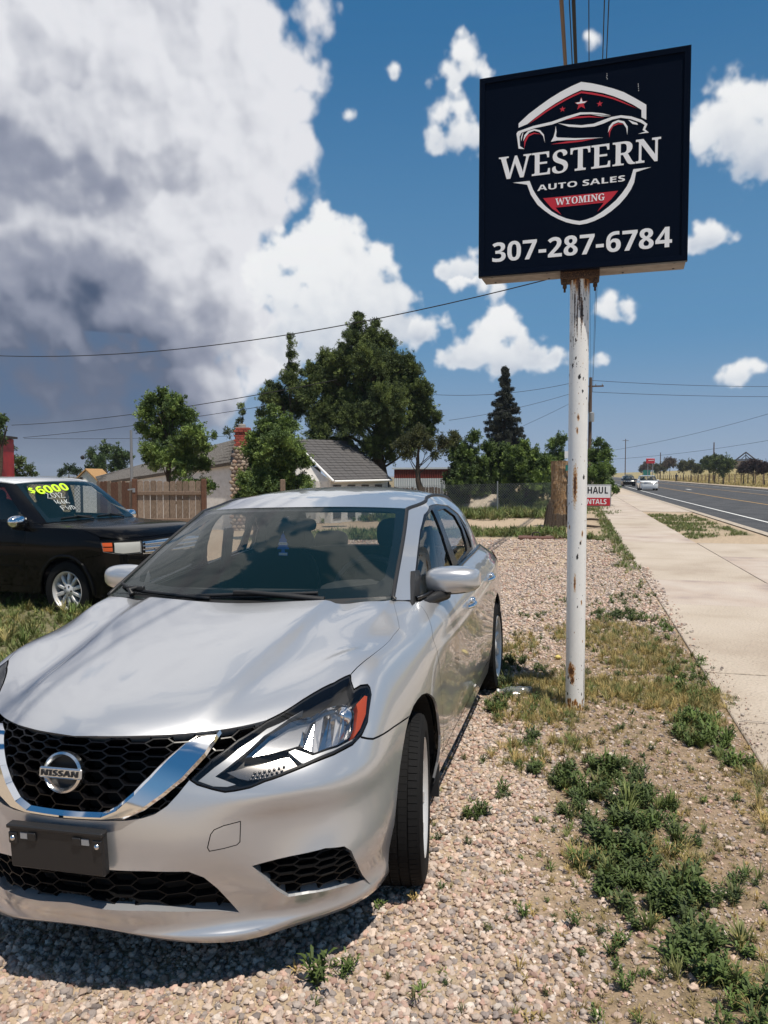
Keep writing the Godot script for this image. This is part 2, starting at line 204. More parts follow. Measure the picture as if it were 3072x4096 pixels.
var outline = {
	"hood": PackedVector2Array([Vector2(0, 0.607), Vector2(0.078, 0.613), Vector2(0.217, 0.619), Vector2(0.356, 0.619), Vector2(0.495, 0.616), Vector2(0.578, 0.613), Vector2(0.578, 0.613), Vector2(0.695, 0.622), Vector2(0.823, 0.622), Vector2(0.907, 0.639), Vector2(0.907, 0.642), Vector2(1.01, 0.726), Vector2(1.21, 0.901), Vector2(1.32, 0.953), Vector2(1.35, 1.13), Vector2(1.39, 1.37), Vector2(1.4, 1.43), Vector2(0.9, 1.44), Vector2(0, 1.44)]),
	"headlight": PackedVector2Array([Vector2(0.367, 0.485), Vector2(0.423, 0.54), Vector2(0.495, 0.584), Vector2(0.578, 0.613), Vector2(0.695, 0.622), Vector2(0.823, 0.622), Vector2(0.901, 0.639), Vector2(0.912, 0.622), Vector2(0.934, 0.602), Vector2(0.973, 0.613), Vector2(1.02, 0.616), Vector2(1.04, 0.607), Vector2(1.05, 0.59), Vector2(1.03, 0.555), Vector2(1.02, 0.535), Vector2(0.984, 0.514), Vector2(0.934, 0.5), Vector2(0.851, 0.491), Vector2(0.762, 0.488), Vector2(0.684, 0.485), Vector2(0.606, 0.479), Vector2(0.556, 0.468), Vector2(0.506, 0.462), Vector2(0.473, 0.459), Vector2(0.434, 0.465), Vector2(0.389, 0.474)]),
	"grille": PackedVector2Array([Vector2(0, 0.384), Vector2(0.139, 0.384), Vector2(0.2, 0.386), Vector2(0.245, 0.392), Vector2(0.278, 0.401), Vector2(0.311, 0.421), Vector2(0.339, 0.45), Vector2(0.367, 0.485), Vector2(0.423, 0.535), Vector2(0.495, 0.584), Vector2(0.578, 0.613), Vector2(0.495, 0.616), Vector2(0.356, 0.619), Vector2(0.217, 0.619), Vector2(0.078, 0.613), Vector2(0, 0.61)]),
	"vee": PackedVector2Array([Vector2(0, 0.384), Vector2(0.139, 0.384), Vector2(0.195, 0.389), Vector2(0.25, 0.41), Vector2(0.3, 0.442), Vector2(0.35, 0.482), Vector2(0.406, 0.546), Vector2(0.439, 0.607), Vector2(0.384, 0.604), Vector2(0.339, 0.587), Vector2(0.3, 0.543), Vector2(0.256, 0.488), Vector2(0.217, 0.45), Vector2(0.172, 0.418), Vector2(0.128, 0.404), Vector2(0, 0.404)]),
	"lower_grille": PackedVector2Array([Vector2(0, 0.128), Vector2(0.111, 0.119), Vector2(0.234, 0.119), Vector2(0.412, 0.096), Vector2(0.478, 0.078), Vector2(0.428, 0.166), Vector2(0.4, 0.203), Vector2(0.362, 0.227), Vector2(0.245, 0.238), Vector2(0.122, 0.241), Vector2(0, 0.238)]),
	"fog": PackedVector2Array([Vector2(0.551, 0.218), Vector2(0.679, 0.235), Vector2(0.795, 0.247), Vector2(0.862, 0.235), Vector2(0.89, 0.206), Vector2(0.918, 0.128), Vector2(0.934, 0.052), Vector2(0.823, 0.078), Vector2(0.729, 0.09), Vector2(0.662, 0.093), Vector2(0.628, 0.125), Vector2(0.59, 0.171)]),
	"tow": PackedVector2Array([Vector2(0.428, 0.285), Vector2(0.423, 0.299), Vector2(0.434, 0.343), Vector2(0.445, 0.357), Vector2(0.473, 0.366), Vector2(0.528, 0.372), Vector2(0.528, 0.357), Vector2(0.523, 0.302), Vector2(0.512, 0.293), Vector2(0.473, 0.288)]),
	"bumper_seam": PackedVector2Array([Vector2(0.984, 0.514), Vector2(1.05, 0.494), Vector2(1.07, 0.491), Vector2(1.2, 0.482), Vector2(1.37, 0.462)]),
	"door_seam": PackedVector2Array([Vector2(1.86, 1.33), Vector2(1.84, 1.1), Vector2(1.8, 0.892), Vector2(1.77, 0.721)]),
	"amber": PackedVector2Array([Vector2(1.01, 0.593), Vector2(1.03, 0.59), Vector2(1.02, 0.552), Vector2(0.984, 0.526), Vector2(0.945, 0.511), Vector2(0.957, 0.526), Vector2(0.968, 0.561), Vector2(0.957, 0.575)]),
	"reflector": PackedVector2Array([Vector2(0.773, 0.581), Vector2(0.84, 0.581), Vector2(0.89, 0.581), Vector2(0.94, 0.575), Vector2(0.957, 0.561), Vector2(0.957, 0.532), Vector2(0.94, 0.517), Vector2(0.879, 0.509), Vector2(0.779, 0.509), Vector2(0.712, 0.535), Vector2(0.729, 0.555), Vector2(0.745, 0.578)]),
	"reflector_inner": PackedVector2Array([Vector2(0.528, 0.543), Vector2(0.551, 0.558), Vector2(0.601, 0.584), Vector2(0.662, 0.593), Vector2(0.729, 0.584), Vector2(0.745, 0.578), Vector2(0.729, 0.555), Vector2(0.712, 0.535), Vector2(0.645, 0.54), Vector2(0.573, 0.543)]),
	"signal": PackedVector2Array([Vector2(0.473, 0.509), Vector2(0.539, 0.523), Vector2(0.651, 0.526), Vector2(0.684, 0.523), Vector2(0.712, 0.503), Vector2(0.734, 0.488), Vector2(0.656, 0.491), Vector2(0.545, 0.488), Vector2(0.512, 0.494)]),
	"drl_top": PackedVector2Array([Vector2(0.389, 0.482), Vector2(0.434, 0.52), Vector2(0.506, 0.567), Vector2(0.584, 0.599), Vector2(0.706, 0.602), Vector2(0.662, 0.602), Vector2(0.578, 0.584), Vector2(0.512, 0.546), Vector2(0.439, 0.497), Vector2(0.434, 0.491)]),
	"drl_low": PackedVector2Array([Vector2(0.389, 0.482), Vector2(0.434, 0.497), Vector2(0.506, 0.477), Vector2(0.478, 0.471), Vector2(0.434, 0.471)]),
	"zigzag": PackedVector2Array([Vector2(0.679, 0.529), Vector2(0.701, 0.529), Vector2(0.734, 0.517), Vector2(0.773, 0.503), Vector2(0.873, 0.503), Vector2(0.984, 0.514), Vector2(0.973, 0.506), Vector2(0.879, 0.494), Vector2(0.762, 0.491), Vector2(0.734, 0.497)]),
	"arch_front": PackedVector2Array([Vector2(1.09, 0.035), Vector2(1.12, 0.081), Vector2(1.15, 0.142), Vector2(1.16, 0.227), Vector2(1.18, 0.302), Vector2(1.21, 0.36), Vector2(1.25, 0.404), Vector2(1.29, 0.436), Vector2(1.33, 0.459), Vector2(1.39, 0.477), Vector2(1.44, 0.482), Vector2(1.49, 0.482), Vector2(1.55, 0.471), Vector2(1.6, 0.453), Vector2(1.66, 0.427), Vector2(1.71, 0.395), Vector2(1.75, 0.349), Vector2(1.78, 0.285), Vector2(1.81, 0.201), Vector2(1.82, 0.125), Vector2(1.83, 0.067), Vector2(1.82, 0.02)]),
	"arch_rear": PackedVector2Array([Vector2(3.78, 0.023), Vector2(3.78, 0.067), Vector2(3.78, 0.122), Vector2(3.79, 0.198), Vector2(3.81, 0.276), Vector2(3.85, 0.34), Vector2(3.89, 0.386), Vector2(3.94, 0.421), Vector2(3.99, 0.445), Vector2(4.05, 0.459), Vector2(4.12, 0.468), Vector2(4.18, 0.468), Vector2(4.24, 0.456), Vector2(4.3, 0.439), Vector2(4.36, 0.413), Vector2(4.42, 0.378), Vector2(4.46, 0.325), Vector2(4.49, 0.259), Vector2(4.51, 0.174), Vector2(4.53, 0.102), Vector2(4.53, 0.049), Vector2(4.52, 0.003)]),
	"dlo": PackedVector2Array([Vector2(0.173, 0), Vector2(0.161, 0.19), Vector2(0.157, 0.411), Vector2(0.161, 0.644), Vector2(0.205, 0.822), Vector2(0.472, 0.892), Vector2(1.02, 0.87), Vector2(1.47, 0.822), Vector2(1.75, 0.679), Vector2(1.94, 0.454), Vector2(1.96, 0.173), Vector2(1.94, 0.048), Vector2(1.59, 0.018), Vector2(1.22, 0.005), Vector2(0.448, 0)]),
	"front_glass": PackedVector2Array([Vector2(0.216, 0.013), Vector2(0.185, 0.331), Vector2(0.185, 0.612), Vector2(0.275, 0.787), Vector2(0.622, 0.835), Vector2(0.688, 0.724), Vector2(0.869, 0.486), Vector2(0.987, 0.165), Vector2(1.02, 0.088), Vector2(0.456, 0)]),
	"rear_glass": PackedVector2Array([Vector2(0.873, 0.794), Vector2(1.29, 0.792), Vector2(1.58, 0.659), Vector2(1.71, 0.444), Vector2(1.71, 0.203), Vector2(1.69, 0.098), Vector2(1.25, 0.015), Vector2(1.18, 0.15), Vector2(1.05, 0.456), Vector2(0.909, 0.682)]),
	"quarter_glass": PackedVector2Array([Vector2(1.74, 0.624), Vector2(1.87, 0.419), Vector2(1.91, 0.168), Vector2(1.89, 0.093), Vector2(1.81, 0.098), Vector2(1.81, 0.193), Vector2(1.79, 0.411)])}
const TREES = {
	"juniper": [Vector3(-8.22, 0, -31.99), [[0.04, 3.22, 0.32, 0.68], [-0.51, 2.72, 0.58, 0.56], [0.65, 3.04, -0.11, 0.56], [-1.31, 2.43, 0.67, 0.48], [1.2, 2.83, 0.03, 0.4], [0.16, 2.44, -0.01, 0.36], [-2.33, 2.96, 0.1, 0.44], [-1.86, 7.02, -0.13, 0.48], [-2.62, 6.7, 0.17, 0.4], [-3.03, 6.12, 0.81, 0.4], [-2.25, 5.86, 0.31, 0.68], [0.91, 6.53, -0.3, 0.36], [1.29, 6.12, -0.26, 0.4], [1.65, 5.31, -0.21, 0.44], [-0.52, 6.27, 0.51, 0.93], [-0.43, 7.45, -0.7, 0.52], [-1.47, 7.82, -0.24, 0.4], [-1.23, 8.52, -0.16, 0.18], [-0.51, 8.2, -0.37, 0.24], [-1.94, 6.61, 0.62, 0.52], [-2.73, 5.52, 0.77, 0.6], [-3.44, 5.17, 0.57, 0.48], [1.32, 4.07, -0.84, 0.68], [1.72, 3.57, -0.91, 0.44], [0.53, 5.64, -1.05, 0.8], [0.16, 4.56, 0.77, 1.01], [-1.32, 4.57, -0.07, 1.05], [-2.33, 4.38, 0.1, 0.89], [-2.8, 4.05, 0.59, 0.68], [-1.12, 8.12, 0.21, 0.32], [-0.69, 7.72, -0.1, 0.44], [-1.24, 7.38, 0.53, 0.52], [-0.14, 7.35, -0.78, 0.52], [-0.97, 6.97, -0.7, 0.8], [0.37, 6.37, -0.42, 0.72], [-1.66, 6.21, 0.53, 0.72], [-2.79, 6.27, -0.01, 0.52], [-3, 5.73, 0.48, 0.52], [-2.46, 5.23, -0.3, 0.85], [-0.89, 5.45, -0.81, 1.05], [0.89, 5.16, -0.43, 0.89], [1.54, 4.62, -0.44, 0.56], [1.27, 3.76, -0.58, 0.6], [0.26, 3.84, -0.04, 0.89], [-1.13, 3.8, 0.9, 0.93], [-2.39, 4.02, 0.85, 0.8], [2.07, 4.07, -0.91, 0.34], [-3.05, 4.86, 1.17, 0.52], [-2.59, 3.31, 1.21, 0.6], [-1.76, 2.95, 0.23, 0.52]]],
	"juniper_low": [Vector3(-6.33, 0, -30.4), [[-0.67, 2.76, 0.31, 0.42], [-0.09, 3.24, -0.11, 0.45], [-0.34, 2.95, 0.03, 0.45], [0.32, 2.76, 0, 0.45], [0.76, 2.88, -0.76, 0.42], [1.42, 3.13, -0.26, 0.28], [-0.51, 2.38, 0.13, 0.26], [0.6, 2.38, -0.08, 0.19]]],
	"spire": [Vector3(-12.68, 0, -31.86), [[0.03, 7.79, -0.36, 0.1], [0.08, 7.42, -0.24, 0.17], [0.1, 6.95, -0.22, 0.27], [0.02, 6.43, -0.47, 0.37], [0.12, 5.76, -0.05, 0.5], [-0.52, 5.37, -0.13, 0.46], [-0.93, 5.7, -0.21, 0.25], [-0.8, 4.98, 0.41, 0.41], [0.57, 5.21, 0.12, 0.46], [0.64, 6.18, -0.29, 0.19], [-0.44, 4.78, -0.47, 0.66], [0.43, 4.55, -0.43, 0.58], [-1.1, 4.31, 0.34, 0.33]]],
	"small_spire": [Vector3(-15.64, 0, -33.16), [[0.04, 4.82, -0.15, 0.09], [0.07, 4.53, -0.07, 0.15], [0.02, 4.16, -0.13, 0.24], [0.07, 3.71, 0.18, 0.31], [-0.62, 3.62, -0.05, 0.2], [0.13, 3.41, -0.39, 0.26]]],
	"elm": [Vector3(-11.44, 0, -19.74), [[-0.55, 3.72, -0.32, 0.3], [-0.8, 3.56, -0.06, 0.21], [-0.41, 3.25, -0.51, 0.46], [0.78, 2.73, 0.08, 0.35], [-0.59, 3.78, 0.11, 0.24], [-0.41, 4, -0.27, 0.19], [-0.04, 3.68, -0.35, 0.32], [-0.65, 3.39, 0.1, 0.35], [0.14, 3.25, -0.55, 0.38], [-0.94, 2.95, 0.06, 0.21], [-0.52, 2.84, -0.37, 0.54], [0.42, 2.54, 0.02, 0.48], [0.95, 2.37, -0.14, 0.27], [1.16, 2.72, -0.39, 0.09], [-0.3, 2.14, 0.38, 0.46], [0.35, 1.94, -0.02, 0.51], [0.7, 1.88, -0.59, 0.32], [0.83, 1.28, -0.12, 0.32], [0.56, 1.21, 0.19, 0.32], [1.19, 1.28, -0.16, 0.17], [-0.03, 3.53, 0.07, 0.27]]],
	"elm_bush": [Vector3(-8.61, 0, -20.47), [[-0.15, 2.83, -0.39, 0.48], [-0.49, 2.28, 0.16, 0.38], [0.46, 2.14, 0.06, 0.54], [-0.08, 1.28, 0.48, 0.54], [0.72, 1.95, -0.56, 0.27], [0.28, 1.68, -0.03, 0.59], [-0.56, 1.01, 0.36, 0.35], [1.05, 1.14, -0.06, 0.24], [0.01, 3.43, 0.05, 0.19], [-0.17, 3, 0.17, 0.32], [0.28, 3, -0.34, 0.35], [-0.54, 2.67, 0.21, 0.21], [0.33, 2.39, 0.42, 0.56], [-0.4, 1.94, 0.04, 0.48], [0.73, 2.07, -0.06, 0.35], [0.72, 1.47, -0.54, 0.27], [-0.69, 1.41, 0.39, 0.3], [-0.03, 1.41, -0.07, 0.54], [0.43, 1.27, -0.37, 0.35], [-0.9, 0.94, 0.26, 0.21]]],
	"far_round": [Vector3(-36.44, 0, -52.58), [[-0.41, 3.67, -0.86, 0.73], [-0.89, 3.16, 0.15, 0.73], [1.31, 3.26, 0.02, 0.8], [1.86, 3.16, -0.51, 0.44], [0.2, 2.6, 0.84, 0.91], [1.14, 2.43, -0.21, 0.91], [-0.9, 2.25, 0.46, 0.51]]],
	"far_low": [Vector3(-41.89, 0, -55.3), [[-0.12, 2.14, -0.5, 0.51], [-0.68, 1.83, -0.15, 0.35], [0.74, 1.91, -0.25, 0.39]]],
	"edge_low": [Vector3(-17.12, 0, -20.35), [[-0.32, 2.19, 0.33, 0.29], [0, 1.98, 0.11, 0.29], [0.32, 1.8, 0, 0.23], [0.45, 1.66, -0.08, 0.12], [-0.21, 1.54, 0.23, 0.35], [-0.11, 1.47, -0.26, 0.29], [-0.23, 2.49, 0.08, 0.13]]],
	"edge_high": [Vector3(-15.66, 0, -17.62), [[0.26, 3.04, 0.01, 0.19], [-0.32, 2.84, -0.34, 0.32], [0.26, 3.21, -0.2, 0.06], [-0.07, 2.58, -0.31, 0.2]]],
	"bush_a": [Vector3(-4.88, 0, -33.82), [[-0.39, 0.81, 0.2, 0.62], [0.11, 0.69, -0.64, 0.62], [-0.26, 2.16, -0.29, 0.7], [0.54, 1.33, -0.59, 0.58], [-0.58, 2.89, -0.27, 0.5], [-0.13, 2.47, -0.08, 0.66], [-0.13, 1.54, 0.58, 0.66], [0.23, 3.28, 0.03, 0.37], [0.31, 1.95, -0.71, 0.62], [-0.79, 1.32, -0.28, 0.46]]],
	"bush_b": [Vector3(-3.89, 0, -35.11), [[-0.18, 0.67, -0.62, 0.64], [0.43, 0.69, 0.07, 0.55], [0.26, 1.96, -0.4, 0.64], [-0.14, 2.18, -0.51, 0.64], [0.07, 1.32, -0.31, 0.68], [-0.47, 1.1, -0.34, 0.55], [0.38, 2.6, -0.26, 0.47], [-0.25, 2.92, -0.2, 0.34]]],
	"bush_c": [Vector3(-2.3, 0, -33.46), [[-0.03, 0.62, -0.28, 0.6], [-0.48, 1.93, 0.38, 0.64], [0.43, 1.64, -0.78, 0.6], [0.84, 1.33, -0.78, 0.48], [-0.52, 2.43, 0.5, 0.48], [-0.16, 2.86, -0.49, 0.36], [0.23, 2.25, -0.81, 0.6], [-0.37, 1.54, -0.22, 0.64], [0.46, 1.34, 0.42, 0.56], [0.03, 1.94, -0.73, 0.68], [0.77, 2.13, 0.02, 0.36], [-0.73, 0.92, -0.28, 0.4], [0.66, 0.93, -0.36, 0.4]]],
	"bush_d": [Vector3(-1.07, 0, -41.01), [[-0.18, 0.81, 0.65, 0.63], [-0.55, 2.25, 0.49, 0.59], [-0.35, 3.24, -0.2, 0.44], [0.05, 3.48, -0.24, 0.37], [-0.11, 2.51, -0.43, 0.59], [0.06, 1.53, -0.72, 0.63], [-0.43, 1.53, 0.36, 0.49]]],
	"bush_e": [Vector3(0.94, 0, -39.46), [[-0.12, 3.25, 0.22, 0.3], [-0.25, 2.59, -0.61, 0.56], [0.2, 2.56, 0.29, 0.42], [0.5, 1.81, -0.5, 0.32], [-0.1, 1.65, 0.56, 0.7], [0.38, 1.07, -0.48, 0.46], [-0.34, 0.71, -0.31, 0.56], [0.11, 0.41, -0.42, 0.42], [0.77, 0.88, -0.27, 0.21], [0.26, 3.04, -0.38, 0.19]]],
}
const STREET_TREES = [[23.4, 3.81, -153.8, 1.48, 0], [23.4, 3.2, -139, 1.72, 0], [23.4, 4.38, -147.2, 1, 0], [23.4, 3.83, -190.2, 1.41, 1], [23.4, 3.67, -177.8, 1.32, 1], [23.4, 3.07, -167.7, 1.05, 1], [23.4, 5.05, -218.7, 1.5, 2], [23.4, 4.1, -234, 1.48, 1], [23.4, 4.02, -253.2, 1.46, 1], [23.4, 5.04, -288.9, 1.83, 2], [23.4, 4.43, -312.1, 1.44, 1], [24.9, 2.79, -130.2, 0.95, 3], [24.9, 3, -123.3, 1.17, 3], [24.9, 2.65, -116.3, 0.97, 3]]
const SIGN_SHAPES = {
	"white": [
		[Vector2(-0.416, 0.352), Vector2(-0.346, 0.408), Vector2(-0.275, 0.452), Vector2(-0.204, 0.493), Vector2(-0.134, 0.526), Vector2(-0.066, 0.552), Vector2(0.002, 0.572), Vector2(0.069, 0.552), Vector2(0.133, 0.528), Vector2(0.210, 0.495), Vector2(0.278, 0.460), Vector2(0.350, 0.409), Vector2(0.420, 0.356), Vector2(0.421, 0.258), Vector2(0.391, 0.278), Vector2(0.390, 0.327), Vector2(0.336, 0.370), Vector2(0.278, 0.407), Vector2(0.211, 0.445), Vector2(0.143, 0.476), Vector2(0.074, 0.499), Vector2(0.003, 0.518), Vector2(-0.049, 0.502), Vector2(-0.103, 0.482), Vector2(-0.168, 0.453), Vector2(-0.234, 0.418), Vector2(-0.295, 0.380), Vector2(-0.356, 0.340), Vector2(-0.416, 0.323)],
		[Vector2(-0.451, -0.054), Vector2(-0.354, -0.079), Vector2(-0.328, -0.152), Vector2(-0.282, -0.226), Vector2(-0.235, -0.271), Vector2(-0.189, -0.309), Vector2(-0.138, -0.341), Vector2(-0.088, -0.367), Vector2(-0.043, -0.383), Vector2(0.002, -0.394), Vector2(0.052, -0.390), Vector2(0.101, -0.377), Vector2(0.160, -0.353), Vector2(0.208, -0.323), Vector2(0.261, -0.281), Vector2(0.304, -0.233), Vector2(0.332, -0.191), Vector2(0.351, -0.148), Vector2(0.362, -0.080), Vector2(0.456, -0.059), Vector2(0.345, -0.059), Vector2(0.329, -0.116), Vector2(0.305, -0.168), Vector2(0.275, -0.210), Vector2(0.237, -0.253), Vector2(0.188, -0.293), Vector2(0.140, -0.326), Vector2(0.091, -0.351), Vector2(0.047, -0.363), Vector2(0.002, -0.369), Vector2(-0.043, -0.357), Vector2(-0.088, -0.341), Vector2(-0.139, -0.315), Vector2(-0.184, -0.284), Vector2(-0.227, -0.243), Vector2(-0.266, -0.196), Vector2(-0.292, -0.157), Vector2(-0.313, -0.118), Vector2(-0.337, -0.055)],
		[Vector2(-0.420, 0.298), Vector2(-0.315, 0.321), Vector2(-0.193, 0.332), Vector2(-0.093, 0.354), Vector2(-0.003, 0.368), Vector2(0.076, 0.357), Vector2(0.144, 0.340), Vector2(0.198, 0.318), Vector2(0.144, 0.331), Vector2(0.076, 0.345), Vector2(0.002, 0.353), Vector2(-0.087, 0.336), Vector2(-0.188, 0.313), Vector2(-0.310, 0.304), Vector2(-0.397, 0.285), Vector2(-0.409, 0.260), Vector2(-0.405, 0.194), Vector2(-0.374, 0.170), Vector2(-0.415, 0.178), Vector2(-0.422, 0.230), Vector2(-0.430, 0.284)],
		[Vector2(-0.147, 0.315), Vector2(-0.072, 0.296), Vector2(0.007, 0.280), Vector2(0.086, 0.279), Vector2(0.144, 0.294), Vector2(0.202, 0.308), Vector2(0.260, 0.310), Vector2(0.327, 0.293), Vector2(0.394, 0.260), Vector2(0.429, 0.228), Vector2(0.415, 0.195), Vector2(0.438, 0.171), Vector2(0.371, 0.171), Vector2(0.416, 0.181), Vector2(0.399, 0.193), Vector2(0.411, 0.225), Vector2(0.385, 0.245), Vector2(0.323, 0.276), Vector2(0.260, 0.294), Vector2(0.207, 0.290), Vector2(0.149, 0.271), Vector2(0.091, 0.260), Vector2(0.007, 0.265), Vector2(-0.077, 0.282)],
		[Vector2(-0.384, 0.225), Vector2(-0.376, 0.265), Vector2(-0.351, 0.291), Vector2(-0.310, 0.299), Vector2(-0.269, 0.285), Vector2(-0.243, 0.252), Vector2(-0.235, 0.194), Vector2(-0.248, 0.242), Vector2(-0.274, 0.274), Vector2(-0.308, 0.288), Vector2(-0.343, 0.279), Vector2(-0.366, 0.254)],
		[Vector2(0.179, 0.207), Vector2(0.186, 0.246), Vector2(0.208, 0.271), Vector2(0.244, 0.281), Vector2(0.282, 0.267), Vector2(0.305, 0.229), Vector2(0.303, 0.174), Vector2(0.296, 0.220), Vector2(0.275, 0.255), Vector2(0.244, 0.267), Vector2(0.215, 0.258), Vector2(0.195, 0.234)],
		[Vector2(-0.164, 0.299), Vector2(-0.158, 0.260), Vector2(-0.162, 0.230), Vector2(-0.152, 0.219), Vector2(-0.032, 0.198), Vector2(0.148, 0.178), Vector2(-0.032, 0.186), Vector2(-0.152, 0.199), Vector2(-0.195, 0.196), Vector2(-0.177, 0.227), Vector2(-0.168, 0.262)],
		[Vector2(0.308, 0.273), Vector2(0.364, 0.244), Vector2(0.370, 0.231), Vector2(0.335, 0.242)],
		[Vector2(-0.391, 0.278), Vector2(-0.383, 0.285), Vector2(-0.397, 0.227), Vector2(-0.399, 0.250)],
		[Vector2(0.066, 0.345), Vector2(0.134, 0.328), Vector2(0.195, 0.313), Vector2(0.134, 0.322)]],
	"red": [
		[Vector2(-0.346, 0.339), Vector2(-0.290, 0.379), Vector2(-0.234, 0.413), Vector2(-0.168, 0.446), Vector2(-0.103, 0.474), Vector2(-0.049, 0.494), Vector2(0.003, 0.509), Vector2(0.075, 0.489), Vector2(0.143, 0.464), Vector2(0.211, 0.435), Vector2(0.274, 0.399), Vector2(0.360, 0.342), Vector2(0.271, 0.391), Vector2(0.209, 0.425), Vector2(0.143, 0.453), Vector2(0.075, 0.476), Vector2(0.003, 0.497), Vector2(-0.046, 0.483), Vector2(-0.098, 0.464), Vector2(-0.163, 0.436), Vector2(-0.229, 0.403), Vector2(-0.285, 0.370)],
		[Vector2(-0.244, -0.186), Vector2(-0.109, -0.188), Vector2(0.006, -0.189), Vector2(0.129, -0.191), Vector2(0.249, -0.191), Vector2(0.207, -0.242), Vector2(0.117, -0.316), Vector2(0.159, -0.260), Vector2(0.001, -0.260), Vector2(-0.159, -0.259), Vector2(-0.120, -0.312), Vector2(-0.184, -0.263)],
		[Vector2(-0.112, 0.332), Vector2(-0.033, 0.343), Vector2(0.056, 0.336), Vector2(0.154, 0.309), Vector2(0.056, 0.327), Vector2(-0.028, 0.332)],
		[Vector2(-0.376, 0.174), Vector2(-0.376, 0.224), Vector2(-0.356, 0.265), Vector2(-0.310, 0.275), Vector2(-0.260, 0.257), Vector2(-0.310, 0.266), Vector2(-0.347, 0.253), Vector2(-0.366, 0.217)],
		[Vector2(0.189, 0.173), Vector2(0.184, 0.216), Vector2(0.203, 0.251), Vector2(0.244, 0.261), Vector2(0.285, 0.248), Vector2(0.244, 0.253), Vector2(0.211, 0.242), Vector2(0.194, 0.210)],
		[Vector2(-0.195, 0.179), Vector2(-0.091, 0.184), Vector2(0.008, 0.180), Vector2(0.116, 0.179), Vector2(0.008, 0.170), Vector2(-0.091, 0.172)]],
}

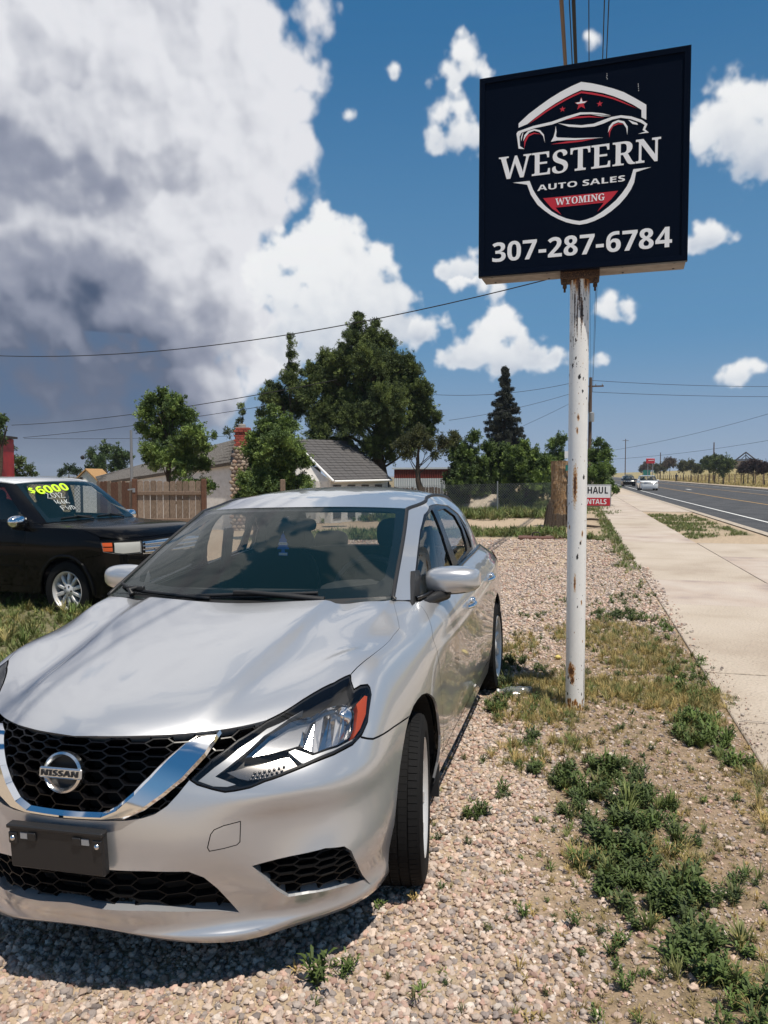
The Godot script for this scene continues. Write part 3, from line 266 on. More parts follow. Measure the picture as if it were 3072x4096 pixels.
# ---------------------------------------------------------------- helpers
class MB:
	var v := PackedVector3Array()
	var n := PackedVector3Array()
	var t := PackedVector2Array()
	var c := PackedColorArray()
	var tint := Color.WHITE

	func tri(a: Vector3, b: Vector3, d: Vector3, na: Vector3, nb: Vector3, nd: Vector3, ta := Vector2.ZERO, tb := Vector2.ZERO, td := Vector2.ZERO) -> void:
		if (b - a).cross(d - a).dot(na + nb + nd) > 0.0:
			v.append(a); v.append(d); v.append(b)
			n.append(na); n.append(nd); n.append(nb)
			t.append(ta); t.append(td); t.append(tb)
		else:
			v.append(a); v.append(b); v.append(d)
			n.append(na); n.append(nb); n.append(nd)
			t.append(ta); t.append(tb); t.append(td)
		c.append(tint); c.append(tint); c.append(tint)

	func flat(a: Vector3, b: Vector3, d: Vector3, outward: Vector3) -> void:
		var k := (b - a).cross(d - a).normalized()
		if k.dot(outward) < 0.0:
			k = -k
		tri(a, b, d, k, k, k)

	func quad(a: Vector3, b: Vector3, d: Vector3, e: Vector3, outward: Vector3) -> void:
		var k := (b - a).cross(e - a)
		if k.length_squared() < 1e-14:
			k = (d - b).cross(e - b)
		k = k.normalized()
		if k.dot(outward) < 0.0:
			k = -k
		tri(a, b, d, k, k, k, Vector2(0, 0), Vector2(1, 0), Vector2(1, 1))
		tri(a, d, e, k, k, k, Vector2(0, 0), Vector2(1, 1), Vector2(0, 1))

	func squad(a: Vector3, b: Vector3, d: Vector3, e: Vector3, na: Vector3, nb: Vector3, nd: Vector3, ne: Vector3) -> void:
		tri(a, b, d, na, nb, nd)
		tri(a, d, e, na, nd, ne)

	func box(at: Vector3, size: Vector3, turn := Basis.IDENTITY, bevel := 0.0) -> void:
		var h := size * 0.5
		var b := minf(bevel, minf(h.x, minf(h.y, h.z)) * 0.9)
		var xf := Transform3D(turn, at)
		for ax in 3:
			var u := (ax + 1) % 3
			var w := (ax + 2) % 3
			for s in [-1.0, 1.0]:
				var q: Array[Vector3] = []
				for k in [[-1.0, -1.0], [1.0, -1.0], [1.0, 1.0], [-1.0, 1.0]]:
					var p := Vector3.ZERO
					p[ax] = s * h[ax]
					p[u] = k[0] * (h[u] - b)
					p[w] = k[1] * (h[w] - b)
					q.append(xf * p)
				var o := Vector3.ZERO
				o[ax] = s
				quad(q[0], q[1], q[2], q[3], turn * o)
				if b > 0.0:
					for s2 in [-1.0, 1.0]:
						var r: Array[Vector3] = []
						for k in [[0, -1.0], [0, 1.0], [1, 1.0], [1, -1.0]]:
							var p := Vector3.ZERO
							p[w] = k[1] * (h[w] - b)
							p[ax] = s * (h[ax] - (b if k[0] else 0.0))
							p[u] = s2 * (h[u] - (0.0 if k[0] else b))
							r.append(xf * p)
						var o2 := Vector3.ZERO
						o2[ax] = s
						o2[u] = s2
						quad(r[0], r[1], r[2], r[3], turn * o2)
		if b > 0.0:
			for sx in [-1.0, 1.0]:
				for sy in [-1.0, 1.0]:
					for sz in [-1.0, 1.0]:
						var s := Vector3(sx, sy, sz)
						flat(xf * (s * Vector3(h.x, h.y - b, h.z - b)), xf * (s * Vector3(h.x - b, h.y, h.z - b)), xf * (s * Vector3(h.x - b, h.y - b, h.z)), turn * s)

	func tube(path: Array, radius, sides := 8, caps := true) -> void:
		var rings: Array = []
		var norms: Array = []
		var up := Vector3.ZERO
		for i in path.size():
			var p: Vector3 = path[i]
			var d: Vector3 = (path[mini(i + 1, path.size() - 1)] - path[maxi(i - 1, 0)]).normalized()
			if up == Vector3.ZERO:
				up = Vector3.UP if absf(d.y) < 0.9 else Vector3.RIGHT
			var x := up.cross(d).normalized()
			var y := d.cross(x).normalized()
			up = y
			var r: float = radius[i] if radius is Array else radius
			var ring: Array = []
			var no: Array = []
			for k in sides:
				var a := TAU * k / sides
				var q := x * cos(a) + y * sin(a)
				ring.append(p + q * r)
				no.append(q)
			rings.append(ring)
			norms.append(no)
		for i in path.size() - 1:
			for k in sides:
				var m := (k + 1) % sides
				squad(rings[i][k], rings[i][m], rings[i + 1][m], rings[i + 1][k], norms[i][k], norms[i][m], norms[i + 1][m], norms[i + 1][k])
		if caps:
			for e in [0, path.size() - 1]:
				var o: Vector3 = path[e] - path[1 if e == 0 else e - 1]
				for k in range(1, sides - 1):
					flat(rings[e][0], rings[e][k], rings[e][k + 1], o)

	# profile of (radius, height) turned round the y axis of xf
	func lathe(profile: Array, segs: int, xf := Transform3D.IDENTITY, smooth := true) -> void:
		for i in profile.size() - 1:
			var a: Vector2 = profile[i]
			var b: Vector2 = profile[i + 1]
			var d := b - a
			if d.length() < 1e-6:
				continue
			var e := Vector2(d.y, -d.x).normalized()
			var ea := e
			var eb := e
			if smooth:
				if i > 0:
					var f: Vector2 = a - profile[i - 1]
					var g := Vector2(f.y, -f.x).normalized()
					if g.dot(e) > 0.6:
						ea = (e + g).normalized()
				if i < profile.size() - 2:
					var f: Vector2 = profile[i + 2] - b
					var g := Vector2(f.y, -f.x).normalized()
					if g.dot(e) > 0.6:
						eb = (e + g).normalized()
			for k in segs:
				var q0 := Vector3(cos(TAU * k / segs), 0, sin(TAU * k / segs))
				var q1 := Vector3(cos(TAU * (k + 1) / segs), 0, sin(TAU * (k + 1) / segs))
				var up := Vector3.UP
				squad(xf * (q0 * a.x + up * a.y), xf * (q1 * a.x + up * a.y), xf * (q1 * b.x + up * b.y), xf * (q0 * b.x + up * b.y), xf.basis * (q0 * ea.x + up * ea.y), xf.basis * (q1 * ea.x + up * ea.y), xf.basis * (q1 * eb.x + up * eb.y), xf.basis * (q0 * eb.x + up * eb.y))

	# a flat outline in xy, from z = 0 to z = depth
	func prism(poly: PackedVector2Array, depth: float, xf := Transform3D.IDENTITY, back := true) -> void:
		var idx := Geometry2D.triangulate_polygon(poly)
		for z in ([depth, 0.0] if back else [depth]):
			for i in range(0, idx.size(), 3):
				var q: Array[Vector3] = []
				for k in 3:
					var p := poly[idx[i + k]]
					q.append(xf * Vector3(p.x, p.y, z))
				flat(q[0], q[1], q[2], xf.basis * Vector3(0, 0, 1.0 if z == depth else -1.0) * signf(depth))
		var cw := -1.0 if Geometry2D.is_polygon_clockwise(poly) else 1.0
		for i in poly.size():
			var a := poly[i]
			var b := poly[(i + 1) % poly.size()]
			var o := Vector3(b.y - a.y, a.x - b.x, 0) * cw
			quad(xf * Vector3(a.x, a.y, 0), xf * Vector3(b.x, b.y, 0), xf * Vector3(b.x, b.y, depth), xf * Vector3(a.x, a.y, depth), xf.basis * o)

	# a rounded lump: an ellipsoid pushed in and out by noise
	func lump(at: Vector3, size: Vector3, rings: int, segs: int, rough := 0.0, noise: FastNoiseLite = null, power := 1.0) -> void:
		var P: Array = []
		for i in rings + 1:
			var row: Array = []
			var a := PI * i / rings
			for k in segs:
				var b := TAU * k / segs
				var d := Vector3(sin(a) * cos(b), cos(a), sin(a) * sin(b))
				if power != 1.0:
					d = Vector3(signf(d.x) * pow(absf(d.x), power), signf(d.y) * pow(absf(d.y), power), signf(d.z) * pow(absf(d.z), power))
				var s := 1.0
				if noise:
					s += rough * noise.get_noise_3dv((d + at) * 1.0)
				row.append(at + d * size * s)
			P.append(row)
		for i in rings:
			for k in segs:
				var m := (k + 1) % segs
				var q := [P[i][k], P[i][m], P[i + 1][m], P[i + 1][k]]
				var nn: Array = []
				for e in q:
					nn.append(((e - at) / (size * size)).normalized())
				squad(q[0], q[1], q[2], q[3], nn[0], nn[1], nn[2], nn[3])

	func mirror() -> void:
		var count := v.size()
		for i in range(0, count, 3):
			for k in [0, 2, 1]:
				v.append(v[i + k] * Vector3(-1, 1, 1))
				n.append(n[i + k] * Vector3(-1, 1, 1))
				t.append(t[i + k])
				c.append(c[i + k])

	func mirrored() -> MB:
		var m := MB.new()
		for i in range(0, v.size(), 3):
			for k in [0, 2, 1]:
				m.v.append(v[i + k] * Vector3(-1, 1, 1))
				m.n.append(n[i + k] * Vector3(-1, 1, 1))
				m.t.append(t[i + k])
				m.c.append(c[i + k])
		return m

	func mesh(colored := false) -> ArrayMesh:
		var m := ArrayMesh.new()
		if v.is_empty():
			return m
		var a := []
		a.resize(Mesh.ARRAY_MAX)
		a[Mesh.ARRAY_VERTEX] = v
		a[Mesh.ARRAY_NORMAL] = n
		a[Mesh.ARRAY_TEX_UV] = t
		if colored:
			a[Mesh.ARRAY_COLOR] = c
		m.add_surface_from_arrays(Mesh.PRIMITIVE_TRIANGLES, a)
		return m


# A smooth surface through a net of points: natural splines both ways, kept as a dense grid.
class Net:
	var u0 := 0.0
	var u1 := 1.0
	var v0 := 0.0
	var v1 := 1.0
	var nu := 0
	var nv := 0
	var P := PackedVector3Array()
	var N := PackedVector3Array()
	var bump: Callable

	static func spline(x: Array, y: Array, s: PackedFloat64Array) -> Array:
		var k := x.size()
		var m: Array[Vector3] = []
		m.resize(k)
		var cc := []
		var dd: Array[Vector3] = []
		cc.resize(k)
		dd.resize(k)
		cc[0] = 0.0
		dd[0] = Vector3.ZERO
		for i in range(1, k - 1):
			var h0: float = x[i] - x[i - 1]
			var h1: float = x[i + 1] - x[i]
			var b: float = 2.0 * (h0 + h1) - h0 * cc[i - 1]
			cc[i] = h1 / b
			dd[i] = (6.0 * ((y[i + 1] - y[i]) / h1 - (y[i] - y[i - 1]) / h0) - h0 * dd[i - 1]) / b
		m[k - 1] = Vector3.ZERO
		for i in range(k - 2, 0, -1):
			m[i] = dd[i] - cc[i] * m[i + 1]
		m[0] = Vector3.ZERO
		var out: Array[Vector3] = []
		var j := 0
		for q in s:
			while j < k - 2 and q > x[j + 1]:
				j += 1
			var h: float = x[j + 1] - x[j]
			var a: float = (x[j + 1] - q) / h
			var b: float = 1.0 - a
			out.append(a * y[j] + b * y[j + 1] + ((a * a * a - a) * m[j] + (b * b * b - b) * m[j + 1]) * (h * h / 6.0))
		return out

	func _init(us: Array, vs: Array, cols: Array, from_u: float, to_u: float, cu: int, cv: int, front := false, back := false) -> void:
		us = us.duplicate()
		cols = cols.duplicate()
		var flip := func(col: Array) -> Array: return col.map(func(p): return p * Vector3(-1, 1, 1))
		if front:
			var a1 = flip.call(cols[1])
			var a2 = flip.call(cols[2])
			cols = [a2, a1] + cols
			us = [-us[2], -us[1]] + us
		if back:
			var e: float = us[-1]
			var f1: float = 2.0 * e - us[-2]
			var f2: float = 2.0 * e - us[-3]
			var b1 = flip.call(cols[-2])
			var b2 = flip.call(cols[-3])
			us = us + [f1, f2]
			cols = cols + [b1, b2]
		u0 = from_u
		u1 = to_u
		v0 = vs[0]
		v1 = vs[-1]
		nu = cu
		nv = cv
		var su := PackedFloat64Array()
		var sv := PackedFloat64Array()
		for i in nu:
			su.append(lerpf(u0, u1, i / float(nu - 1)))
		for i in nv:
			sv.append(lerpf(v0, v1, i / float(nv - 1)))
		var rows := []
		for r in vs.size():
			var y := []
			for q in cols:
				y.append(q[r])
			rows.append(spline(us, y, su))
		P.resize(nu * nv)
		for i in nu:
			var y := []
			for r in vs.size():
				y.append(rows[r][i])
			var o := spline(vs, y, sv)
			for k in nv:
				P[i * nv + k] = o[k]

	func finish() -> void:
		N.resize(P.size())
		for i in nu:
			for k in nv:
				var du := P[mini(i + 1, nu - 1) * nv + k] - P[maxi(i - 1, 0) * nv + k]
				var dv := P[i * nv + mini(k + 1, nv - 1)] - P[i * nv + maxi(k - 1, 0)]
				N[i * nv + k] = du.cross(dv).normalized()

	func at(q: Vector2, off := 0.0) -> Vector3:
		return look(P, q) + (look(N, q).normalized() * off if off != 0.0 else Vector3.ZERO)

	func normal(q: Vector2) -> Vector3:
		return look(N, q).normalized()

	func look(A: PackedVector3Array, q: Vector2) -> Vector3:
		var x := clampf((q.x - u0) / (u1 - u0) * (nu - 1), 0.0, nu - 1.0)
		var y := clampf((q.y - v0) / (v1 - v0) * (nv - 1), 0.0, nv - 1.0)
		var i := mini(int(x), nu - 2)
		var k := mini(int(y), nv - 2)
		var fx := x - i
		var fy := y - k
		var b := i * nv + k
		return A[b].lerp(A[b + nv], fx).lerp(A[b + 1].lerp(A[b + nv + 1], fx), fy)

	# The piece of the surface inside the outline and outside the holes, cut cleanly along them.
	func patch(mb: MB, outer: PackedVector2Array, holes: Array = [], cell := Vector2(0.04, 0.04), off := 0.0, inward := false) -> void:
		var box := Rect2(outer[0], Vector2.ZERO)
		for p in outer:
			box = box.expand(p)
		var loops: Array = [outer] + holes
		var i0 := floori(box.position.x / cell.x)
		var i1 := ceili(box.end.x / cell.x)
		var k0 := floori(box.position.y / cell.y)
		var k1 := ceili(box.end.y / cell.y)
		var touched := {}
		for loop in loops:
			for j in loop.size():
				var a: Vector2 = loop[j]
				var b: Vector2 = loop[(j + 1) % loop.size()]
				var steps := ceili(maxf(absf(b.x - a.x) / cell.x, absf(b.y - a.y) / cell.y) * 4.0) + 1
				for s in steps + 1:
					var p := a.lerp(b, s / float(steps))
					for ox in [-0.02, 0.02]:
						for oy in [-0.02, 0.02]:
							touched[Vector2i(floori(p.x / cell.x + ox), floori(p.y / cell.y + oy))] = true
		for i in range(i0, i1):
			for k in range(k0, k1):
				var a := Vector2(i, k) * cell
				var b := a + cell
				if touched.has(Vector2i(i, k)):
					var pieces: Array = Geometry2D.intersect_polygons(PackedVector2Array([a, Vector2(b.x, a.y), b, Vector2(a.x, b.y)]), outer)
					for hole in holes:
						var next: Array = []
						for piece in pieces:
							next.append_array(Geometry2D.clip_polygons(piece, hole))
						pieces = next
					for piece in pieces:
						if Geometry2D.is_polygon_clockwise(piece) and pieces.size() > 1:
							continue
						var idx := Geometry2D.triangulate_polygon(piece)
						for m in range(0, idx.size(), 3):
							put(mb, piece[idx[m]], piece[idx[m + 1]], piece[idx[m + 2]], off, inward)
				else:
					var mid := (a + b) * 0.5
					if not Geometry2D.is_point_in_polygon(mid, outer):
						continue
					var free := true
					for hole in holes:
						if Geometry2D.is_point_in_polygon(mid, hole):
							free = false
							break
					if free:
						put(mb, a, Vector2(b.x, a.y), b, off, inward)
						put(mb, a, b, Vector2(a.x, b.y), off, inward)

	func put(mb: MB, a: Vector2, b: Vector2, d: Vector2, off: float, inward: bool) -> void:
		var na := normal(a)
		var nb := normal(b)
		var nd := normal(d)
		var pa := look(P, a) + na * off
		var pb := look(P, b) + nb * off
		var pd := look(P, d) + nd * off
		if inward:
			mb.tri(pa, pb, pd, -na, -nb, -nd, a, b, d)
		else:
			mb.tri(pa, pb, pd, na, nb, nd, a, b, d)

	# a wall that follows an outline from one height over the surface to another
	func rim(mb: MB, loop: PackedVector2Array, from_off: float, to_off: float, closed := true, step := 0.03, outward := 1.0) -> void:
		for j in (loop.size() if closed else loop.size() - 1):
			var a := loop[j]
			var b := loop[(j + 1) % loop.size()]
			var steps := maxi(1, ceili(a.distance_to(b) / step))
			for s in steps:
				var p := a.lerp(b, s / float(steps))
				var q := a.lerp(b, (s + 1.0) / steps)
				var A := at(p, from_off)
				var B := at(q, from_off)
				var D := at(q, to_off)
				var E := at(p, to_off)
				var o := (B - A).cross(normal(p)) * outward
				mb.quad(A, B, D, E, o)

	func line(path: PackedVector2Array, off := 0.0, step := 0.03) -> Array:
		var out: Array = []
		for j in path.size() - 1:
			var steps := maxi(1, ceili(path[j].distance_to(path[j + 1]) / step))
			for s in steps:
				out.append(at(path[j].lerp(path[j + 1], s / float(steps)), off))
		out.append(at(path[-1], off))
		return out


var rng := RandomNumberGenerator.new()
var used := {}
var M := {}


func numbered(called: String) -> String:
	used[called] = used.get(called, -1) + 1
	return called if used[called] == 0 else "%s_%03d" % [called, used[called]]


func tag(o: Node3D, label: String, category := "", group := "", kind := "") -> Node3D:
	if label:
		o.set_meta("label", label)
	if category:
		o.set_meta("category", category)
	if group:
		o.set_meta("group", group)
	if kind:
		o.set_meta("kind", kind)
	return o


func thing(called: String, label: String, category: String, at := Vector3.ZERO, turn := 0.0, group := "") -> Node3D:
	var o := Node3D.new()
	o.name = numbered(called)
	add_child(o)
	o.position = at
	o.rotation.y = turn
	tag(o, label, category, group)
	return o


func part(called: String, shape, mat: Material, parent: Node3D, at := Vector3.ZERO) -> MeshInstance3D:
	var o := MeshInstance3D.new()
	o.name = called
	o.mesh = shape.mesh(mat is BaseMaterial3D and mat.vertex_color_use_as_albedo) if shape is MB else shape
	o.material_override = mat
	o.position = at
	parent.add_child(o, true)
	return o


func solo(called: String, shape, mat: Material, label: String, category: String, group := "") -> MeshInstance3D:
	var o := part(numbered(called), shape, mat, self)
	tag(o, label, category, group)
	return o


func setting(called: String, shape, mat: Material) -> MeshInstance3D:
	var o := part(numbered(called), shape, mat, self)
	o.set_meta("kind", "structure")
	return o


func scatter(called: String, mesh: Mesh, mat: Material, places: Array, tints: PackedColorArray, parent: Node3D = self) -> MultiMeshInstance3D:
	var mm := MultiMesh.new()
	mm.transform_format = MultiMesh.TRANSFORM_3D
	mm.use_colors = true
	mm.mesh = mesh
	mm.instance_count = places.size()
	for i in places.size():
		mm.set_instance_transform(i, places[i])
		mm.set_instance_color(i, tints[i])
	var o := MultiMeshInstance3D.new()
	o.name = called
	o.multimesh = mm
	o.material_override = mat
	o.set_meta("kind", "stuff")
	parent.add_child(o, true)
	return o


func lin(r: float, g: float, b: float, a := 1.0) -> Color:   # a colour given in linear values
	var q := Color(r, g, b).linear_to_srgb()
	q.a = a
	return q


func mat(color: Color, rough := 0.6, metal := 0.0) -> StandardMaterial3D:
	var m := StandardMaterial3D.new()
	m.albedo_color = color
	m.roughness = rough
	m.metallic = metal
	return m


func noise(seed_: int, freq: float, octaves := 4, type := FastNoiseLite.TYPE_SIMPLEX_SMOOTH) -> FastNoiseLite:
	var f := FastNoiseLite.new()
	f.seed = seed_
	f.noise_type = type
	f.frequency = freq
	f.fractal_octaves = octaves
	f.fractal_type = FastNoiseLite.FRACTAL_FBM if octaves > 1 else FastNoiseLite.FRACTAL_NONE
	return f


func noise_tex(seed_: int, freq: float, stops: Array, size := 512, octaves := 5, type := FastNoiseLite.TYPE_SIMPLEX_SMOOTH) -> NoiseTexture2D:
	var g := Gradient.new()
	var off := PackedFloat32Array()
	var col := PackedColorArray()
	for s in stops:
		off.append(s[0])
		col.append(s[1])
	g.offsets = off
	g.colors = col
	var t := NoiseTexture2D.new()
	t.width = size
	t.height = size
	t.seamless = true
	t.noise = noise(seed_, freq, octaves, type)
	t.color_ramp = g
	return t


func normal_tex(seed_: int, freq: float, strength := 4.0, size := 512, octaves := 5, type := FastNoiseLite.TYPE_SIMPLEX_SMOOTH) -> NoiseTexture2D:
	var t := NoiseTexture2D.new()
	t.width = size
	t.height = size
	t.seamless = true
	t.as_normal_map = true
	t.bump_strength = strength
	t.noise = noise(seed_, freq, octaves, type)
	return t


func rough_mat(stops: Array, freq: float, scale_: float, seed_: int, rough := 0.85, bump := 3.0, bump_freq := 0.0) -> StandardMaterial3D:   # a worn surface: mottled colour and fine relief, the same from all sides
	var m := mat(Color.WHITE, rough)
	m.albedo_texture = noise_tex(seed_, freq, stops)
	m.uv1_triplanar = true
	m.uv1_scale = Vector3.ONE * scale_
	if bump > 0.0:
		m.normal_enabled = true
		m.normal_texture = normal_tex(seed_ + 1, bump_freq if bump_freq > 0.0 else freq * 3.0, bump)
	return m


func text(called: String, words: String, font: String, bold: bool, height: float, width: float, depth: float, m: Material, parent: Node3D, at: Vector3, turn := Basis.IDENTITY) -> MeshInstance3D:
	var t := TextMesh.new()
	var f := SystemFont.new()
	f.font_names = PackedStringArray([font])
	f.font_weight = 700 if bold else 400
	t.font = f
	t.text = words
	t.font_size = 64
	t.pixel_size = 0.01
	t.depth = depth
	t.curve_step = 1.0
	var box := t.get_aabb()
	var o := part(called, t, m, parent)
	var s := Vector3(width / box.size.x, height / box.size.y, 1.0)
	var b := Basis(turn.x * s.x, turn.y * s.y, turn.z)
	o.transform = Transform3D(b, at - b * Vector3(box.get_center().x, box.get_center().y, 0))
	return o


func ground_at(x: float) -> float:   # the lot falls gently away from the street
	return 0.025 * (minf(x, 0.9) + 1.423) - 0.008 * maxf(0.0, -3.0 - x)


func on_ground(x: float, z: float, lift := 0.0) -> Vector3:
	return Vector3(x, ground_at(x) + lift, z)

# ---------------------------------------------------------------- materials
func materials() -> void:
	var paint := mat(lin(0.52, 0.53, 0.55), 0.28, 0.6)
	paint.clearcoat_enabled = true
	paint.clearcoat = 1.0
	paint.clearcoat_roughness = 0.02
	M.silver = paint
	var black := mat(lin(0.003, 0.003, 0.0035), 0.25, 0.0)
	black.metallic_specular = 0.12
	black.clearcoat_enabled = true
	black.clearcoat = 0.28
	black.clearcoat_roughness = 0.03
	M.black_paint = black
	var white := mat(lin(0.74, 0.75, 0.76), 0.35)
	white.clearcoat_enabled = true
	white.clearcoat_roughness = 0.05
	M.white_car = white
	M.white_paint = mat(lin(0.78, 0.78, 0.77), 0.5)
	M.chrome = mat(lin(0.80, 0.81, 0.83), 0.06, 1.0)
	M.mirror_chrome = mat(lin(0.72, 0.72, 0.73), 0.12, 1.0)
	M.reflector = mat(lin(0.50, 0.50, 0.51), 0.16, 1.0)
	M.brushed = mat(lin(0.68, 0.69, 0.70), 0.22, 1.0)
	M.black_plastic = mat(lin(0.012, 0.012, 0.013), 0.5)
	M.gloss_black = mat(lin(0.005, 0.005, 0.006), 0.2)
	M.gloss_black.metallic_specular = 0.35
	M.mesh_black = mat(lin(0.005, 0.005, 0.0055), 0.45)
	M.mesh_black.metallic_specular = 0.3
	M.void_black = mat(lin(0.004, 0.004, 0.004), 0.9)
	M.grey_plastic = mat(lin(0.30, 0.31, 0.32), 0.4)
	M.dark_metal = mat(lin(0.10, 0.10, 0.10), 0.45, 0.7)
	M.rubber = mat(lin(0.009, 0.009, 0.0095), 0.85)
	M.rubber.metallic_specular = 0.3
	M.wheel_silver = mat(lin(0.60, 0.59, 0.58), 0.4, 0.35)
	M.ink = mat(lin(0.01, 0.01, 0.012), 0.5)
	M.red_lens = mat(lin(0.35, 0.01, 0.012), 0.12)
	M.amber = mat(lin(0.34, 0.05, 0.012), 0.18)
	M.light_bar = mat(lin(0.36, 0.37, 0.385), 0.3, 0.3)
	M.signal_silver = mat(lin(0.20, 0.19, 0.185), 0.25, 0.8)
	M.lamp_black = mat(lin(0.007, 0.007, 0.008), 0.4)
	M.lamp_black.metallic_specular = 0.3
	M.grey_trim = mat(lin(0.035, 0.036, 0.037), 0.8)
	M.dash = mat(lin(0.022, 0.024, 0.025), 0.75)
	M.cloth = mat(lin(0.010, 0.010, 0.011), 0.9)
	M.blue_card = mat(lin(0.01, 0.10, 0.42), 0.6)
	var g := mat(lin(0.016, 0.050, 0.043, 0.17), 0.015)
	g.transparency = BaseMaterial3D.TRANSPARENCY_ALPHA
	M.glass = g
	var sg := mat(lin(0.003, 0.010, 0.009, 0.30), 0.015)
	sg.transparency = BaseMaterial3D.TRANSPARENCY_ALPHA
	M.side_glass = sg
	var ln := mat(lin(0.1, 0.1, 0.1, 0.02), 0.015)
	ln.transparency = BaseMaterial3D.TRANSPARENCY_ALPHA
	M.lens = ln
	# ground and street
	var vc := mat(Color.WHITE, 0.95)
	vc.vertex_color_use_as_albedo = true
	vc.albedo_texture = noise_tex(21, 0.02, [[0.0, lin(0.62, 0.60, 0.57)], [0.45, lin(0.85, 0.85, 0.84)], [0.6, lin(0.98, 0.96, 0.94)], [1.0, lin(1.0, 1.0, 1.0)]], 1024, 6)
	vc.uv1_triplanar = true
	vc.uv1_world_triplanar = true
	vc.uv1_scale = Vector3.ONE * 0.45
	vc.normal_enabled = true
	vc.normal_texture = normal_tex(22, 0.06, 6.0, 1024, 5)
	M.soil = vc
	var st := mat(Color.WHITE, 0.85)
	st.vertex_color_use_as_albedo = true
	M.tinted = st
	var lf := mat(Color.WHITE, 0.7)
	lf.vertex_color_use_as_albedo = true
	lf.backlight_enabled = true
	lf.backlight = Color(0.35, 0.35, 0.2)
	M.leaf = lf
	M.slab = []
	M.concrete = rough_mat([[0.0, lin(0.36, 0.285, 0.215)], [0.4, lin(0.43, 0.35, 0.27)], [0.6, lin(0.455, 0.375, 0.295)], [1.0, lin(0.49, 0.41, 0.33)]], 0.004, 0.13, 31, 0.9, 1.2, 0.35)
	for k in 3:
		var cm := rough_mat([[0.0, lin(0.35 - 0.025 * k, 0.285 - 0.02 * k, 0.225)], [0.35, lin(0.43, 0.365 - 0.006 * k, 0.295)], [0.65, lin(0.46, 0.395, 0.325 + 0.008 * k)], [1.0, lin(0.51, 0.445, 0.375)]], 0.006, 0.17 + 0.04 * k, 131 + k, 0.9, 1.4, 0.35)
		cm.uv1_world_triplanar = true
		M.slab.append(cm)
	M.kerb = rough_mat([[0.0, lin(0.30, 0.25, 0.20)], [0.5, lin(0.42, 0.36, 0.29)], [1.0, lin(0.50, 0.44, 0.37)]], 0.02, 0.5, 35, 0.9, 4.0, 0.1)
	M.asphalt = rough_mat([[0.0, lin(0.040, 0.041, 0.045)], [0.5, lin(0.062, 0.063, 0.067)], [1.0, lin(0.085, 0.085, 0.088)]], 0.01, 0.12, 41, 0.85, 4.0, 0.25)
	M.line_white = mat(lin(0.70, 0.70, 0.68), 0.7)
	M.line_yellow = mat(lin(0.60, 0.36, 0.10), 0.7)
	M.navy = mat(lin(0.003, 0.005, 0.012), 0.25)
	M.navy.metallic_specular = 0.2
	M.sign_white = mat(lin(0.78, 0.78, 0.79), 0.4)
	M.sign_red = mat(lin(0.50, 0.018, 0.03), 0.4)
	M.bronze = rough_mat([[0.0, lin(0.13, 0.10, 0.085)], [0.5, lin(0.20, 0.165, 0.14)], [1.0, lin(0.26, 0.22, 0.19)]], 0.01, 1.5, 45, 0.5, 0.0)
	M.rust = rough_mat([[0.0, lin(0.03, 0.012, 0.008)], [0.5, lin(0.12, 0.045, 0.018)], [1.0, lin(0.30, 0.12, 0.035)]], 0.03, 6.0, 47, 0.9, 4.0)
	M.dark_rust = rough_mat([[0.0, lin(0.02, 0.012, 0.009)], [0.5, lin(0.06, 0.032, 0.02)], [0.75, lin(0.16, 0.08, 0.035)], [1.0, lin(0.42, 0.36, 0.30)]], 0.03, 5.0, 49, 0.9, 4.0)
	M.wood = rough_mat([[0.0, lin(0.10, 0.065, 0.045)], [0.5, lin(0.20, 0.14, 0.10)], [1.0, lin(0.32, 0.24, 0.18)]], 0.03, 1.0, 51, 0.9, 3.0)
	M.wood.uv1_scale = Vector3(6.0, 0.7, 6.0)
	M.wood_red = rough_mat([[0.0, lin(0.07, 0.03, 0.018)], [0.5, lin(0.13, 0.06, 0.035)], [1.0, lin(0.20, 0.10, 0.06)]], 0.03, 1.0, 53, 0.9, 3.0)
	M.wood_red.uv1_scale = Vector3(6.0, 0.7, 6.0)
	M.bark = rough_mat([[0.0, lin(0.03, 0.022, 0.016)], [0.5, lin(0.075, 0.055, 0.04)], [1.0, lin(0.14, 0.11, 0.08)]], 0.03, 1.2, 55, 0.95, 6.0)
	M.pole_wood = rough_mat([[0.0, lin(0.06, 0.035, 0.022)], [0.5, lin(0.11, 0.068, 0.045)], [1.0, lin(0.17, 0.115, 0.08)]], 0.03, 1.0, 57, 0.95, 4.0)
	M.stump = rough_mat([[0.0, lin(0.05, 0.028, 0.016)], [0.35, lin(0.17, 0.105, 0.06)], [0.6, lin(0.34, 0.20, 0.09)], [0.8, lin(0.30, 0.24, 0.18)], [1.0, lin(0.42, 0.34, 0.26)]], 0.02, 0.8, 59, 0.9, 6.0)
	M.stump.uv1_scale = Vector3(1.6, 0.5, 1.6)
	M.shingle = rough_mat([[0.0, lin(0.055, 0.053, 0.055)], [0.5, lin(0.10, 0.096, 0.096)], [1.0, lin(0.16, 0.15, 0.15)]], 0.05, 1.0, 61, 0.95, 4.0)
	M.old_roof = rough_mat([[0.0, lin(0.03, 0.027, 0.025)], [0.4, lin(0.085, 0.077, 0.07)], [0.6, lin(0.13, 0.12, 0.11)], [1.0, lin(0.26, 0.245, 0.23)]], 0.05, 0.7, 63, 0.95, 4.0)
	M.stucco = rough_mat([[0.0, lin(0.60, 0.58, 0.54)], [0.5, lin(0.76, 0.74, 0.70)], [1.0, lin(0.82, 0.80, 0.77)]], 0.015, 0.6, 65, 0.9, 3.0, 0.1)
